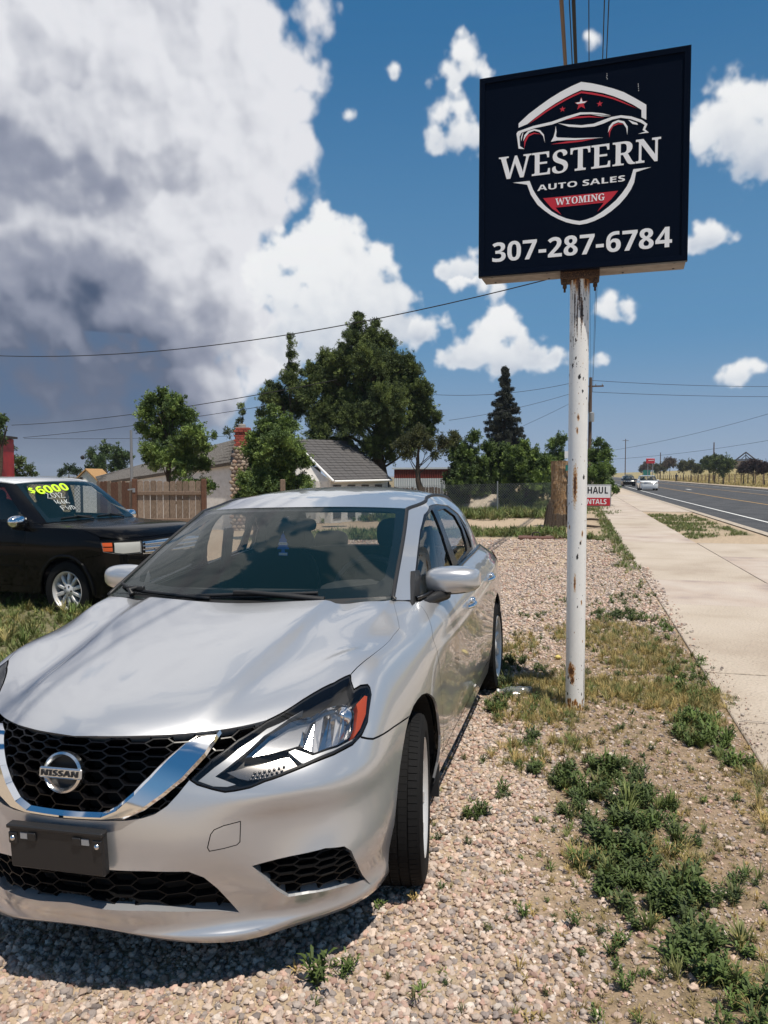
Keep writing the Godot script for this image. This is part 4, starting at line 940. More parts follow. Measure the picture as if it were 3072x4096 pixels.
	M.orange_roof = rough_mat([[0.0, lin(0.34, 0.19, 0.075)], [1.0, lin(0.48, 0.28, 0.12)]], 0.02, 0.8, 67, 0.9, 2.0)
	M.red_metal = rough_mat([[0.0, lin(0.22, 0.012, 0.014)], [0.5, lin(0.33, 0.018, 0.022)], [1.0, lin(0.40, 0.03, 0.03)]], 0.01, 0.5, 69, 0.5, 0.0)
	M.barn_red = rough_mat([[0.0, lin(0.22, 0.04, 0.025)], [1.0, lin(0.36, 0.065, 0.04)]], 0.02, 0.6, 71, 0.7, 0.0)
	M.galvanised = mat(lin(0.33, 0.34, 0.35), 0.5, 0.6)
	M.dark_rail = mat(lin(0.03, 0.025, 0.022), 0.7)
	M.cable = mat(lin(0.012, 0.012, 0.013), 0.7)
	M.old_cable = mat(lin(0.17, 0.125, 0.10), 0.8)
	M.brick = []
	for k in 4:
		M.brick.append(mat(lin(0.22 + 0.05 * k, 0.045 + 0.012 * k, 0.03 + 0.01 * k), 0.9))
	M.stone = []
	for k in 5:
		M.stone.append(mat([lin(0.30, 0.23, 0.17), lin(0.22, 0.17, 0.13), lin(0.38, 0.31, 0.25), lin(0.17, 0.13, 0.11), lin(0.33, 0.22, 0.16)][k], 0.9))
	M.mortar = mat(lin(0.32, 0.29, 0.26), 0.95)
	M.plank = []
	for k in 5:
		var w := rough_mat([[0.0, lin(0.07, 0.042, 0.028)], [0.5, lin(0.20 + 0.03 * k, 0.145 + 0.025 * k, 0.103 + 0.021 * k)], [1.0, lin(0.36, 0.28, 0.215)]], 0.03, 1.0, 80 + k, 0.95, 3.0)
		w.uv1_scale = Vector3(7.0, 0.6, 7.0)
		w.uv1_offset = Vector3(k * 0.3, k * 0.17, 0)
		M.plank.append(w)
	M.lime = mat(lin(0.55, 0.90, 0.02), 0.5)
	M.lime.emission_enabled = false
	M.chalk = mat(lin(0.62, 0.66, 0.66), 0.8)
	M.haze_lens = mat(lin(0.45, 0.45, 0.42), 0.25)
	M.orange_lens = mat(lin(0.62, 0.10, 0.02), 0.2)
	M.teal_sign = mat(lin(0.01, 0.16, 0.13), 0.5)
	M.tan_wall = mat(lin(0.38, 0.28, 0.20), 0.9)
	var bt := mat(lin(0.75, 0.80, 0.82, 0.12), 0.06)
	bt.transparency = BaseMaterial3D.TRANSPARENCY_ALPHA
	M.bottle = bt

# ---------------------------------------------------------------- the silver sedan
func grow(p: PackedVector2Array, d: float) -> PackedVector2Array:
	var r := Geometry2D.offset_polygon(p, d, Geometry2D.JOIN_MITER)
	return r[0] if r.size() else p


func halves(p: PackedVector2Array) -> PackedVector2Array:   # an outline that ends at the middle, drawn a little past it
	var r := PackedVector2Array()
	for q in p:
		r.append(Vector2(-0.02, q.y) if q.x < 0.001 else q)
	return r


func both(called: String, mb: MB, m: Material, parent: Node3D) -> Array:
	return [part(called, mb, m, parent), part(called, mb.mirrored(), m, parent)]


func honeycomb(net: Net, mb: MB, outer: PackedVector2Array, size: Vector2, off: float, deep: float, thick: float) -> void:
	var box := Rect2(outer[0], Vector2.ZERO)
	for p in outer:
		box = box.expand(p)
	var done := {}
	var row := 0
	var y := box.position.y - size.y
	while y < box.end.y + size.y:
		var x := -size.x * 2.0 + (size.x * 0.75 if row % 2 else 0.0)
		while x < box.end.x + size.x:
			var c := Vector2(x, y)
			var k: Array[Vector2] = []
			for q in [Vector2(-0.5, 0), Vector2(-0.25, 0.5), Vector2(0.25, 0.5), Vector2(0.5, 0), Vector2(0.25, -0.5), Vector2(-0.25, -0.5)]:
				k.append(c + q * size)
			for j in 6:
				var a := k[j]
				var b := k[(j + 1) % 6]
				var key := Vector2i(((a + b) * 500.0).round())
				if done.has(key):
					continue
				done[key] = true
				for piece in Geometry2D.intersect_polyline_with_polygon(PackedVector2Array([a, b]), outer):
					if piece.size() < 2 or piece[0].x < -0.001 and piece[1].x < 0.001:
						continue
					var A := net.at(piece[0], off)
					var B := net.at(piece[1], off)
					var n0 := net.normal(piece[0])
					var w := (B - A).normalized().cross(n0) * thick
					var d := n0 * -deep
					mb.quad(A + w * 0.4, B + w * 0.4, B - w * 0.4, A - w * 0.4, n0)
					mb.quad(A + w * 0.4, B + w * 0.4, B + w + d, A + w + d, w)
					mb.quad(A - w * 0.4, B - w * 0.4, B - w + d, A - w + d, -w)
			x += size.x * 1.5
		y += size.y * 0.5
		row += 1


func wheel(called: String, parent: Node3D, at: Vector3, turn: Basis, r: float, w: float, rim_r: float, style: int, rim_mat: Material) -> Node3D:
	var o := Node3D.new()
	o.name = called
	o.transform = Transform3D(turn, at)
	parent.add_child(o, true)
	var xf := Transform3D(Basis(Vector3(0, 1, 0), Vector3(1, 0, 0), Vector3(0, 0, -1)), Vector3.ZERO)   # the lathe's y axis points out of the car
	var h := w * 0.5
	var mb := MB.new()
	mb.lathe([Vector2(rim_r - 0.005, -h * 0.85), Vector2(rim_r + 0.02, -h * 0.97), Vector2(r * 0.88, -h * 1.03), Vector2(r * 0.965, -h * 0.93), Vector2(r - 0.008, -h * 0.76), Vector2(r - 0.007, 0), Vector2(r - 0.008, h * 0.76), Vector2(r * 0.965, h * 0.93), Vector2(r * 0.88, h * 1.03), Vector2(rim_r + 0.045, h * 1.0), Vector2(rim_r + 0.038, h * 1.03), Vector2(rim_r + 0.02, h * 0.99), Vector2(rim_r, h * 0.86)], 72, xf)
	var n := 78
	for rib in 5:   # the tread: five ribs, cut across into blocks
		var y := (rib - 2) * h * 0.35
		var half := h * 0.155
		for k in n:
			var a0 := TAU * (k + (0.0 if rib % 2 else 0.5)) / n
			var a1 := a0 + TAU / n * (0.9 if rib in [0, 4] else 0.955)
			var q: Array[Vector3] = []
			for e in [[a0, -1], [a1, -1], [a1, 1], [a0, 1]]:
				var rr: float = r - 0.012 * pow(absf(y + e[1] * half) / h, 4.0)
				q.append(xf * Vector3(cos(e[0]) * rr, y + e[1] * half, sin(e[0]) * rr))
			var mid := xf.basis * Vector3(cos(a0), 0, sin(a0))
			mb.quad(q[0], q[1], q[2], q[3], mid)
			for e in 4:
				var f := (e + 1) % 4
				mb.quad(q[e], q[f], q[f] - mid * 0.008, q[e] - mid * 0.008, (q[e] + q[f]) * 0.5 - (q[0] + q[2]) * 0.5)
	part("tyre", mb, M.rubber, o)
	var rm := MB.new()
	rm.lathe([Vector2(rim_r - 0.03, -h * 0.8), Vector2(rim_r - 0.035, h * 0.35), Vector2(rim_r - 0.02, h * 0.72), Vector2(rim_r - 0.012, h * 0.9), Vector2(rim_r, h * 0.98), Vector2(rim_r + 0.004, h * 0.9)], 64, xf)
	rm.lathe([Vector2(0.001, h * 0.86), Vector2(0.028, h * 0.86), Vector2(0.034, h * 0.8), Vector2(0.075, h * 0.74), Vector2(0.09, h * 0.6)], 40, xf)
	var spokes := 10
	for k in spokes:
		var a := TAU * k / spokes + (0.0 if style else 0.1)
		var u := Vector3(cos(a), 0, sin(a))
		var s := Vector3(-sin(a), 0, cos(a))
		var wi := 0.022 if style else 0.026
		var wo := 0.024 if style else 0.036
		var yi := h * 0.72
		var yo := h * (0.62 if style else 0.84)
		var ri := 0.06
		var ro := rim_r - 0.016
		var rm_ := (ri + ro) * 0.5
		var ym := h * (0.76 if style else 0.7)
		var A: Array = []
		for e in [[ri, wi, yi], [rm_, (wi + wo) * 0.5, ym], [ro, wo, yo]]:
			A.append([u * e[0] - s * e[1] + Vector3.UP * (e[2] - 0.012), u * e[0] - s * e[1] * 0.55 + Vector3.UP * e[2], u * e[0] + s * e[1] * 0.55 + Vector3.UP * e[2], u * e[0] + s * e[1] + Vector3.UP * (e[2] - 0.012), u * e[0] + s * e[1] + Vector3.UP * (e[2] - 0.05), u * e[0] - s * e[1] + Vector3.UP * (e[2] - 0.05)])
		for e in 2:
			for j in 5:
				var mid: Vector3 = (A[e][j] + A[e][j + 1]) * 0.5
				var out: Vector3 = [-s + Vector3.UP, Vector3.UP, s + Vector3.UP, s, -Vector3.UP][j]
				rm.quad(xf * A[e][j], xf * A[e][j + 1], xf * A[e + 1][j + 1], xf * A[e + 1][j], xf.basis * out)
			rm.quad(xf * A[e][5], xf * A[e][0], xf * A[e + 1][0], xf * A[e + 1][5], xf.basis * -s)
	part("rim", rm, rim_mat, o)
	var bk := MB.new()
	bk.lathe([Vector2(0.001, h * 0.2), Vector2(rim_r - 0.03, h * 0.2)], 40, xf)
	bk.lathe([Vector2(0.001, h * 0.3), Vector2(0.13, h * 0.3), Vector2(0.135, h * 0.1)], 40, xf)
	for k in 5:
		var a := TAU * k / 5.0 + 0.31
		var q := xf * Vector3(cos(a) * 0.054, h * (0.82 if style else 0.7), sin(a) * 0.054)
		bk.lathe([Vector2(0.0105, -0.02), Vector2(0.0105, 0.004), Vector2(0.001, 0.008)], 10, Transform3D(xf.basis, q))
	part("brake_and_nuts", bk, M.dark_metal, o)
	return o


func sedan() -> void:
	var car := thing("silver_sedan", "silver four door sedan parked on the gravel, nose towards the viewer", "car", Vector3(-1.423, 0, -2.814))
	car.rotation.z = 0.025
	var o: Dictionary = outline
	var body := Net.new(SEDAN_U, SEDAN_V, SEDAN_POINTS, 0.0, SEDAN_U[-1], 230, 110, true, true)
	for i in body.nu:   # the raised middle of the hood, dropping off at a crease each side
		for k in body.nv:
			var p := body.P[i * body.nv + k]
			var u := body.u0 + (body.u1 - body.u0) * i / (body.nu - 1.0)
			var v := body.v0 + (body.v1 - body.v0) * k / (body.nv - 1.0)
			if u < 1.6 and v > 0.6:
				var edge := lerpf(0.43, 0.33, clampf((p.z + 0.18) / 1.0, 0, 1))
				var fade := smoothstep(0.6, 0.8, v)
				p.y += 0.016 * fade * (smoothstep(edge + 0.035, edge - 0.012, p.x) - 0.35 * smoothstep(0.3, 0.0, p.x))
				p.y -= 0.006 * fade * exp(-pow((p.x - edge - 0.07) / 0.05, 2.0))
			if u > 1.5 and u < 4.6:   # a crisp shoulder line and hollowed doors
				var f := smoothstep(1.5, 2.1, u) * smoothstep(4.7, 4.0, u)
				p.x -= 0.012 * f * exp(-pow((v - 0.40) / 0.13, 2.0))
				p.x += 0.006 * f * smoothstep(0.66, 0.62, v) * smoothstep(0.5, 0.62, v)
			if u < 1.2 and v < 0.16:   # the lower lip stands out as a ledge
				p += Vector3(p.x * 0.7, 0, 0.8).normalized() * (0.034 + 0.022 * smoothstep(0.35, 0.55, u)) * exp(-pow((v - 0.018) / 0.024, 2.0)) * smoothstep(1.2, 0.9, u)
			if u < 1.25 and v < 0.5:   # a soft fold across the bumper under the lamps
				p += Vector3(p.x * 0.3, 0, 0.9).normalized() * 0.014 * exp(-pow((v - 0.425) / 0.035, 2.0)) * smoothstep(0.35, 0.7, u) * smoothstep(1.25, 1.0, u)
			body.P[i * body.nv + k] = p
	body.finish()
	var paint: Material = M.silver
	var gap := 0.0022
	var arch_f: PackedVector2Array = o.arch_front.duplicate()
	arch_f.append(Vector2(1.8, -0.05)); arch_f.append(Vector2(1.1, -0.05))
	var arch_r: PackedVector2Array = o.arch_rear.duplicate()
	arch_r.append(Vector2(arch_r[21].x, -0.05)); arch_r.append(Vector2(arch_r[0].x, -0.05))
	var lamp: PackedVector2Array = o.headlight
	var lamp_hole := grow(lamp, 0.003)
	var cell := Vector2(0.035, 0.035)
	var left_half := PackedVector2Array([Vector2(-0.3, -0.2), Vector2(0, -0.2), Vector2(0, 1.6), Vector2(-0.3, 1.6)])
	var panels := {
		"hood": [grow(halves(o.hood), -gap), [lamp_hole, left_half]],
		"front_bumper": [grow(PackedVector2Array([Vector2(-0.1, 0), Vector2(1.37, 0), Vector2(1.37, 0.458), Vector2(1.2, 0.48), Vector2(1.07, 0.492), Vector2(1.045, 0.494), Vector2(0.98, 0.508), Vector2(0.9, 0.56), Vector2(0.5, 0.54), Vector2(0.40, 0.505), Vector2(0.34, 0.5), Vector2(0.25, 0.48), Vector2(-0.1, 0.45)]), -gap), [lamp_hole, o.grille, o.lower_grille, o.fog, o.tow, arch_f, left_half]],
	}
	var fender := PackedVector2Array([Vector2(1.40, 1.437)])
	for i in range(o.hood.size() - 4, -1, -1):
		if o.hood[i].x > 0.9:
			fender.append(o.hood[i])
	fender.append_array(PackedVector2Array([Vector2(0.93, 0.58), Vector2(0.98, 0.508), Vector2(1.045, 0.494), Vector2(1.07, 0.492), Vector2(1.2, 0.48), Vector2(1.37, 0.458), Vector2(1.4, 0.2), Vector2(1.8, -0.0), Vector2(1.93, 0.0), Vector2(1.92, 0.075), Vector2(1.90, 0.2), Vector2(1.86, 0.35), Vector2(1.80, 0.55), Vector2(1.77, 0.72), Vector2(1.80, 0.89), Vector2(1.84, 1.1), Vector2(1.86, 1.33), Vector2(1.85, 1.45), Vector2(1.5, 1.45)]))
	var tail := PackedVector2Array([Vector2(4.50, 0.93), Vector2(4.62, 0.70), Vector2(4.75, 0.62), Vector2(5.1, 0.60), Vector2(5.12, 0.95), Vector2(4.75, 1.02)])
	for s in 2:   # hood and bumper run across the car: both halves in one piece
		var called: String = ["hood", "front_bumper"][s]
		var mb := MB.new()
		body.patch(mb, panels[called][0], panels[called][1], cell)
		if s == 0:
			var loop: PackedVector2Array = panels[called][0]
			for j in loop.size():
				if loop[j].x > 0.0 and loop[(j + 1) % loop.size()].x > 0.0:
					body.rim(mb, PackedVector2Array([loop[j], loop[(j + 1) % loop.size()]]), 0.0, -0.015, false, 0.03, 1.0 if Geometry2D.is_polygon_clockwise(loop) else -1.0)
		else:
			for hole in [o.grille, o.lower_grille, o.fog]:
				for j in hole.size():
					if hole[j].x > 0.0 or hole[(j + 1) % hole.size()].x > 0.0:
						body.rim(mb, PackedVector2Array([hole[j], hole[(j + 1) % hole.size()]]), 0.0, -0.035, false, 0.03, -1.0 if not Geometry2D.is_polygon_clockwise(hole) else 1.0)
		mb.mirror()
		part(called, mb, paint, car)
	var sides := {
		"fender": [grow(fender, -gap), [lamp_hole, arch_f]],
		"front_door": [grow(PackedVector2Array([Vector2(1.93, 0.078), Vector2(1.90, 0.2), Vector2(1.86, 0.35), Vector2(1.80, 0.55), Vector2(1.77, 0.72), Vector2(1.80, 0.89), Vector2(1.84, 1.1), Vector2(1.86, 1.33), Vector2(1.85, 1.45), Vector2(2.93, 1.45), Vector2(2.91, 0.078)]), -gap), []],
		"rear_door": [grow(PackedVector2Array([Vector2(2.91, 0.078), Vector2(2.93, 1.45), Vector2(4.0, 1.45), Vector2(3.99, 1.05), Vector2(3.93, 0.8), Vector2(3.8, 0.5), Vector2(3.72, 0.3), Vector2(3.70, 0.078)]), -gap), [arch_r]],
		"rear_quarter": [grow(PackedVector2Array([Vector2(3.70, 0.0), Vector2(3.70, 0.078), Vector2(3.72, 0.3), Vector2(3.8, 0.5), Vector2(3.93, 0.8), Vector2(3.99, 1.05), Vector2(4.0, 1.45), Vector2(4.95, 1.45), Vector2(4.95, 0.0)]), -gap), [arch_r, tail]],
		"rocker_panel": [PackedVector2Array([Vector2(1.82, 0), Vector2(3.86, 0), Vector2(3.86, 0.074), Vector2(1.935, 0.074)]), [arch_f, arch_r]],
		"tow_cover": [grow(o.tow, -0.003), []],
	}
	for called in sides:
		var mb := MB.new()
		body.patch(mb, sides[called][0], sides[called][1], cell)
		if called in ["fender", "rear_quarter"]:
			var arch: PackedVector2Array = (o.arch_front if called == "fender" else o.arch_rear)
			body.rim(mb, arch, 0.0, -0.010, false, 0.03, 1.0)
		if called == "tow_cover":
			part(called, mb, paint, car)
		else:
			both(called, mb, paint, car)
	var br := MB.new()   # the bumper's share of the wheel arch
	body.rim(br, o.arch_front.slice(0, 13), 0.0, -0.010, false, 0.03, 1.0)
	both("arch_edge", br, paint, car)
	var rear := MB.new()
	body.patch(rear, PackedVector2Array([Vector2(4.955, 0.0), Vector2(5.78, 0.0), Vector2(5.78, 0.58), Vector2(4.955, 0.58)]), [tail], cell)
	rear.mirror()
	part("rear_bumper", rear, paint, car)
	rear = MB.new()
	body.patch(rear, PackedVector2Array([Vector2(4.955, 0.585), Vector2(5.78, 0.585), Vector2(5.78, 1.45), Vector2(4.955, 1.45)]), [tail], cell)
	rear.mirror()
	part("trunk_lid", rear, paint, car)
	var tl := MB.new()
	body.patch(tl, grow(tail, -0.003), [], cell, 0.004)
	both("taillight", tl, M.red_lens, car)
	# dark inner shell: shows in the gaps, in the grilles and through the glass
	var shell := MB.new()
	body.patch(shell, PackedVector2Array([Vector2(0, 0.0), Vector2(5.78, 0.0), Vector2(5.78, 1.44), Vector2(1.7, 1.44), Vector2(1.38, 1.40), Vector2(0, 1.41)]), [arch_f, arch_r, lamp_hole, grow(o.grille, 0.01), grow(o.lower_grille, 0.01), grow(o.fog, 0.01), o.tow], Vector2(0.07, 0.07), -0.022)
	shell.mirror()
	part("inner_shell", shell, M.black_plastic, car)
	# grilles
	var gb := MB.new()
	for g in [o.grille, o.lower_grille, o.fog]:
		body.patch(gb, grow(g, 0.02), [], cell, -0.06)
	gb.mirror()
	part("grille_backing", gb, M.void_black, car)
	for g in [["grille_mesh", o.grille, Vector2(0.082, 0.033), -0.008, 0.045], ["lower_grille_mesh", o.lower_grille, Vector2(0.098, 0.037), -0.022, 0.025]]:
		var hm := MB.new()
		honeycomb(body, hm, grow(g[1], 0.003), g[2], g[3], g[4], 0.0045)
		hm.mirror()
		part(g[0], hm, M.gloss_black if g[0] == "grille_mesh" else M.mesh_black, car)
	var fm := MB.new()
	honeycomb(body, fm, grow(o.fog, 0.003), Vector2(0.095, 0.034), -0.012, 0.03, 0.005)
	both("fog_lamp_grille", fm, M.mesh_black, car)
	var vb := MB.new()   # the chrome V
	var vee: PackedVector2Array = o.vee
	body.patch(vb, grow(vee, -0.008), [], Vector2(0.02, 0.02), 0.016)
	var vin := grow(vee, -0.008)
	for j in vee.size():
		var a := vee[j]
		var b := vee[(j + 1) % vee.size()]
		var steps := maxi(1, ceili(a.distance_to(b) / 0.02))
		for s in steps:
			var p := a.lerp(b, s / float(steps))
			var q := a.lerp(b, (s + 1.0) / steps)
			if p.x < 0.002 and q.x < 0.002:
				continue
			var dn := (b - a).normalized().orthogonal() * (1.0 if not Geometry2D.is_polygon_clockwise(vee) else -1.0)
			var p2 := p - dn * 0.008
			var q2 := q - dn * 0.008
			if not Geometry2D.is_point_in_polygon(p2.lerp(q2, 0.5), vee):
				p2 = p + dn * 0.008
				q2 = q + dn * 0.008
			var np := (body.normal(p) + (body.at(p) - body.at(p2)).normalized()).normalized()
			var nq := (body.normal(q) + (body.at(q) - body.at(q2)).normalized()).normalized()
			vb.squad(body.at(p, 0.0), body.at(q, 0.0), body.at(q2, 0.016), body.at(p2, 0.016), np, nq, nq, np)
			vb.quad(body.at(p, 0.0), body.at(q, 0.0), body.at(q, -0.03), body.at(p, -0.03), body.at(p) - body.at(p2))
	vb.mirror()
	part("grille_chrome_trim", vb, M.chrome, car)
	# badge: a ring with a bar across
	var bp := Vector3(0, 0.697, 0.93)
	var tilt := Basis(Vector3.RIGHT, -0.16)
	var bd := MB.new()
	var ring: Array = []
	for k in 41:
		var a := TAU * k / 40.0
		ring.append(bp + tilt * Vector3(cos(a) * 0.057, sin(a) * 0.052, 0.028))
	for k in 40:
		var c0: Vector3 = ring[k] - bp
		var c1: Vector3 = ring[k + 1] - bp
		for f in [[0.86, 0.0, 1.0, 0.006], [1.0, 0.006, 1.12, -0.002], [1.12, -0.002, 1.12, -0.02], [0.86, 0.0, 0.86, -0.02]]:
			var z0 := tilt * Vector3(0, 0, f[1])
			var z1 := tilt * Vector3(0, 0, f[3])
			bd.quad(bp + c0 * f[0] + z0, bp + c1 * f[0] + z0, bp + c1 * f[2] + z1, bp + c0 * f[2] + z1, tilt * Vector3(0, 0, 1) + c0 * (3.0 if f[0] > 0.9 else -3.0))
	bd.box(bp + tilt * Vector3(0, 0, 0.034), Vector3(0.142, 0.030, 0.014), tilt, 0.004)
	var badge := part("badge", bd, M.brushed, car)
	text("lettering", "NISSAN", "Droid Sans", true, 0.0165, 0.122, 0.003, M.ink, badge, bp + tilt * Vector3(0, 0, 0.0425), tilt)
	var bb := MB.new()
	bb.lathe([Vector2(0.001, 0.0), Vector2(0.052, 0.0)], 30, Transform3D(tilt * Basis(Vector3.RIGHT, PI / 2), bp + tilt * Vector3(0, 0, 0.006)))
	part("badge_base", bb, M.black_plastic, car)
	# licence plate bracket without a plate
	var pt := Basis(Vector3.RIGHT, 0.05)
	var pm := MB.new()
	pm.box(Vector3(-0.012, 0.482, 0.972), Vector3(0.315, 0.128, 0.028), pt, 0.006)
	pm.box(Vector3(-0.012, 0.545, 0.980), Vector3(0.32, 0.012, 0.03), pt, 0.003)
	for s in [-1, 1]:
		pm.box(Vector3(-0.012 + s * 0.075, 0.519, 0.990), Vector3(0.028, 0.024, 0.008), pt, 0.002)
		pm.box(Vector3(-0.012 + s * 0.14, 0.51, 0.988), Vector3(0.03, 0.034, 0.006), pt, 0.002)
	var bracket := part("plate_bracket", pm, M.black_plastic, car)
	for s in [-1, 1]:
		var sm := MB.new()
		sm.lathe([Vector2(0.001, 0.006), Vector2(0.006, 0.004), Vector2(0.008, 0.0)], 12, Transform3D(Basis(Vector3.RIGHT, PI / 2), Vector3(-0.012 + s * 0.14, 0.51, 0.992)))
		part("screw", sm, M.brushed, bracket)
		var cl := MB.new()
		cl.box(Vector3(-0.012 + s * 0.102, 0.519, 0.9885), Vector3(0.024, 0.018, 0.004), pt)
		part("clip_window", cl, M.grey_plastic, bracket)
	headlights(car, body, lamp)
	# black trim round the edge of the lamp
	# greenhouse
	var top := Net.new(SEDAN_TOP_U, SEDAN_TOP_V, SEDAN_TOP_POINTS, 0.0, 2.75, 150, 60)
	top.finish()
	var all := PackedVector2Array([Vector2(0, 0), Vector2(2.75, 0), Vector2(2.75, 1), Vector2(0, 1)])
	var gm := MB.new()
	top.patch(gm, all, [o.dlo], Vector2(0.05, 0.05))
	top.rim(gm, o.dlo, 0.0, -0.012, true, 0.04)
	both("pillar_frame", gm, paint, car)
	gm = MB.new()
	top.patch(gm, all, [grow(o.dlo, -0.02)], Vector2(0.06, 0.06), -0.03)
	both("pillar_trim", gm, M.grey_trim, car)
	gm = MB.new()
	top.patch(gm, grow(o.dlo, -0.001), [o.front_glass, o.rear_glass, o.quarter_glass], Vector2(0.05, 0.05), -0.004)
	for g in [o.front_glass, o.rear_glass, o.quarter_glass]:
		top.rim(gm, g, -0.004, -0.02, true, 0.04)
	both("window_frame", gm, M.gloss_black, car)
	for g in [["side_window", o.front_glass], ["side_window", o.rear_glass], ["quarter_window", o.quarter_glass]]:
		gm = MB.new()
		top.patch(gm, grow(g[1], 0.004), [], Vector2(0.06, 0.06), -0.012)
		both(g[0], gm, M.side_glass, car)
	gm = MB.new()
	gm.tube(top.line(PackedVector2Array([Vector2(0.02, 0), Vector2(0.0, 0.02), Vector2(0, 0.99), Vector2(0.03, 1.0), Vector2(2.3, 1.0)]), 0.0, 0.05), 0.0105, 6)
	both("roof_moulding", gm, M.black_plastic, car)
	gm = MB.new()
	gm.tube(top.line(PackedVector2Array([Vector2(0.2, 0.0), Vector2(2.25, 0.0)]), 0.004, 0.05), 0.011, 6)
	both("belt_moulding", gm, M.gloss_black, car)
	# roof
	var rows := [[1.397, -0.87], [1.425, -1.03], [1.455, -1.22], [1.488, -1.6], [1.480, -2.02], [1.425, -2.38]]
	var edge: Array = []
	for q in SEDAN_TOP_POINTS:
		edge.append(q[4])
	var roof_cols: Array = []
	for f in [0.0, 0.35, 0.7, 0.92, 1.0]:
		var col: Array = []
		for r in 6:
			var e: Vector3 = edge[r]
			col.append(Vector3(e.x * f, lerpf(rows[r][0], e.y, pow(f, 2.6)), lerpf(rows[r][1], e.z, f * f)))
		roof_cols.append(col)
	var roof := Net.new([0.0, 0.35, 0.7, 0.92, 1.0], SEDAN_TOP_U.slice(0, 6), roof_cols, 0.0, 1.0, 40, 60, true)
	roof.finish()
	var whole := PackedVector2Array([Vector2(0, 0), Vector2(1, 0), Vector2(1, 2.3), Vector2(0, 2.3)])
	gm = MB.new()
	roof.patch(gm, whole, [], Vector2(0.05, 0.1))
	gm.mirror()
	part("roof", gm, paint, car)
	gm = MB.new()
	roof.patch(gm, whole, [], Vector2(0.2, 0.3), -0.03)
	gm.mirror()
	part("headliner", gm, M.grey_trim, car)
	# windscreen and back window
	var ws := Net.new([0.0, 0.35, 0.7, 1.0], [0.0, 0.5, 1.0], [
		[Vector3(0, 0.995, -0.225), Vector3(0, 1.213, -0.525), Vector3(0, 1.394, -0.873)],
		[Vector3(0.24, 0.998, -0.235), Vector3(0.225, 1.211, -0.545), Vector3(0.205, 1.392, -0.893)],
		[Vector3(0.475, 1.005, -0.262), Vector3(0.445, 1.207, -0.59), Vector3(0.41, 1.386, -0.955)],
		[Vector3(0.682, 1.015, -0.285), Vector3(0.640, 1.197, -0.66), Vector3(0.584, 1.375, -1.045)]], 0.0, 1.0, 40, 40, true)
	ws.finish()
	var one := PackedVector2Array([Vector2(0, 0), Vector2(1, 0), Vector2(1, 1), Vector2(0, 1)])
	gm = MB.new()
	ws.patch(gm, one, [], Vector2(0.1, 0.1), 0.002)
	gm.mirror()
	part("windscreen", gm, M.glass, car)
	gm = MB.new()
	ws.patch(gm, one, [PackedVector2Array([Vector2(-0.1, 0.115), Vector2(0.6, 0.13), Vector2(0.88, 0.16), Vector2(0.925, 0.22), Vector2(0.93, 0.55), Vector2(0.915, 0.93), Vector2(0.85, 0.955), Vector2(-0.1, 0.96)])], Vector2(0.1, 0.1), -0.003)
	gm.mirror()
	part("windscreen_border", gm, M.gloss_black, car)
	var bw := Net.new([0.0, 0.5, 1.0], [0.0, 0.5, 1.0], [
		[Vector3(0, 0.985, -3.20), Vector3(0, 1.24, -2.82), Vector3(0, 1.422, -2.395)],
		[Vector3(0.33, 0.99, -3.17), Vector3(0.31, 1.23, -2.80), Vector3(0.30, 1.41, -2.40)],
		[Vector3(0.655, 1.01, -3.08), Vector3(0.60, 1.22, -2.74), Vector3(0.585, 1.36, -2.41)]], 0.0, 1.0, 24, 24, true)
	bw.finish()
	gm = MB.new()
	bw.patch(gm, one, [], Vector2(0.1, 0.1))
	gm.mirror()
	part("back_window", gm, M.side_glass, car)
	# cowl between hood and glass
	gm = MB.new()
	for k in 24:
		var f0 := k / 24.0
		var f1 := (k + 1) / 24.0
		var A := body.at(Vector2(1.40 * f0, 1.43), -0.012)
		var B := body.at(Vector2(1.40 * f1, 1.43), -0.012)
		var q := A.lerp(ws.at(Vector2(f0, 0.02)), 0.5) - Vector3(0, 0.006, 0)
		var r := B.lerp(ws.at(Vector2(f1, 0.02)), 0.5) - Vector3(0, 0.006, 0)
		gm.quad(A, B, r, q, Vector3.UP)
		gm.quad(q, r, ws.at(Vector2(f1, 0.03), 0.004), ws.at(Vector2(f0, 0.03), 0.004), Vector3.UP)
	gm.mirror()
	part("cowl", gm, M.black_plastic, car)
	for w in [[Vector3(-0.80, 1.035, -0.27), Vector3(-0.60, 1.012, -0.245), Vector3(-0.12, 0.996, -0.18), 0.009], [Vector3(-0.42, 1.02, -0.215), Vector3(-0.02, 1.035, -0.235), Vector3(0.37, 1.035, -0.235), 0.010]]:
		pass
	wipers(car, ws)
	mirrors(car)
	# door handles
	for s in [1.0, -1.0]:
		for z in [-1.25, -2.17]:
			var y := 0.84 if z > -2 else 0.862
			var hm := MB.new()
			var path: Array = []
			for k in 9:
				var f := k / 8.0
				path.append(Vector3(s * (0.873 + 0.03 * sin(PI * f)), y + 0.012 * f, z + 0.085 - 0.17 * f))
			hm.tube(path, [0.009, 0.011, 0.012, 0.012, 0.012, 0.012, 0.012, 0.012, 0.010], 8)
			hm.lump(Vector3(s * 0.876, y + 0.014, z - 0.092), Vector3(0.018, 0.017, 0.024), 8, 12)
			var handle := part("door_handle", hm, M.chrome, car)
			var cup := MB.new()
			cup.lump(Vector3(s * 0.866, y, z + 0.01), Vector3(0.008, 0.03, 0.06), 8, 14)
			part("handle_cup", cup, paint, handle)
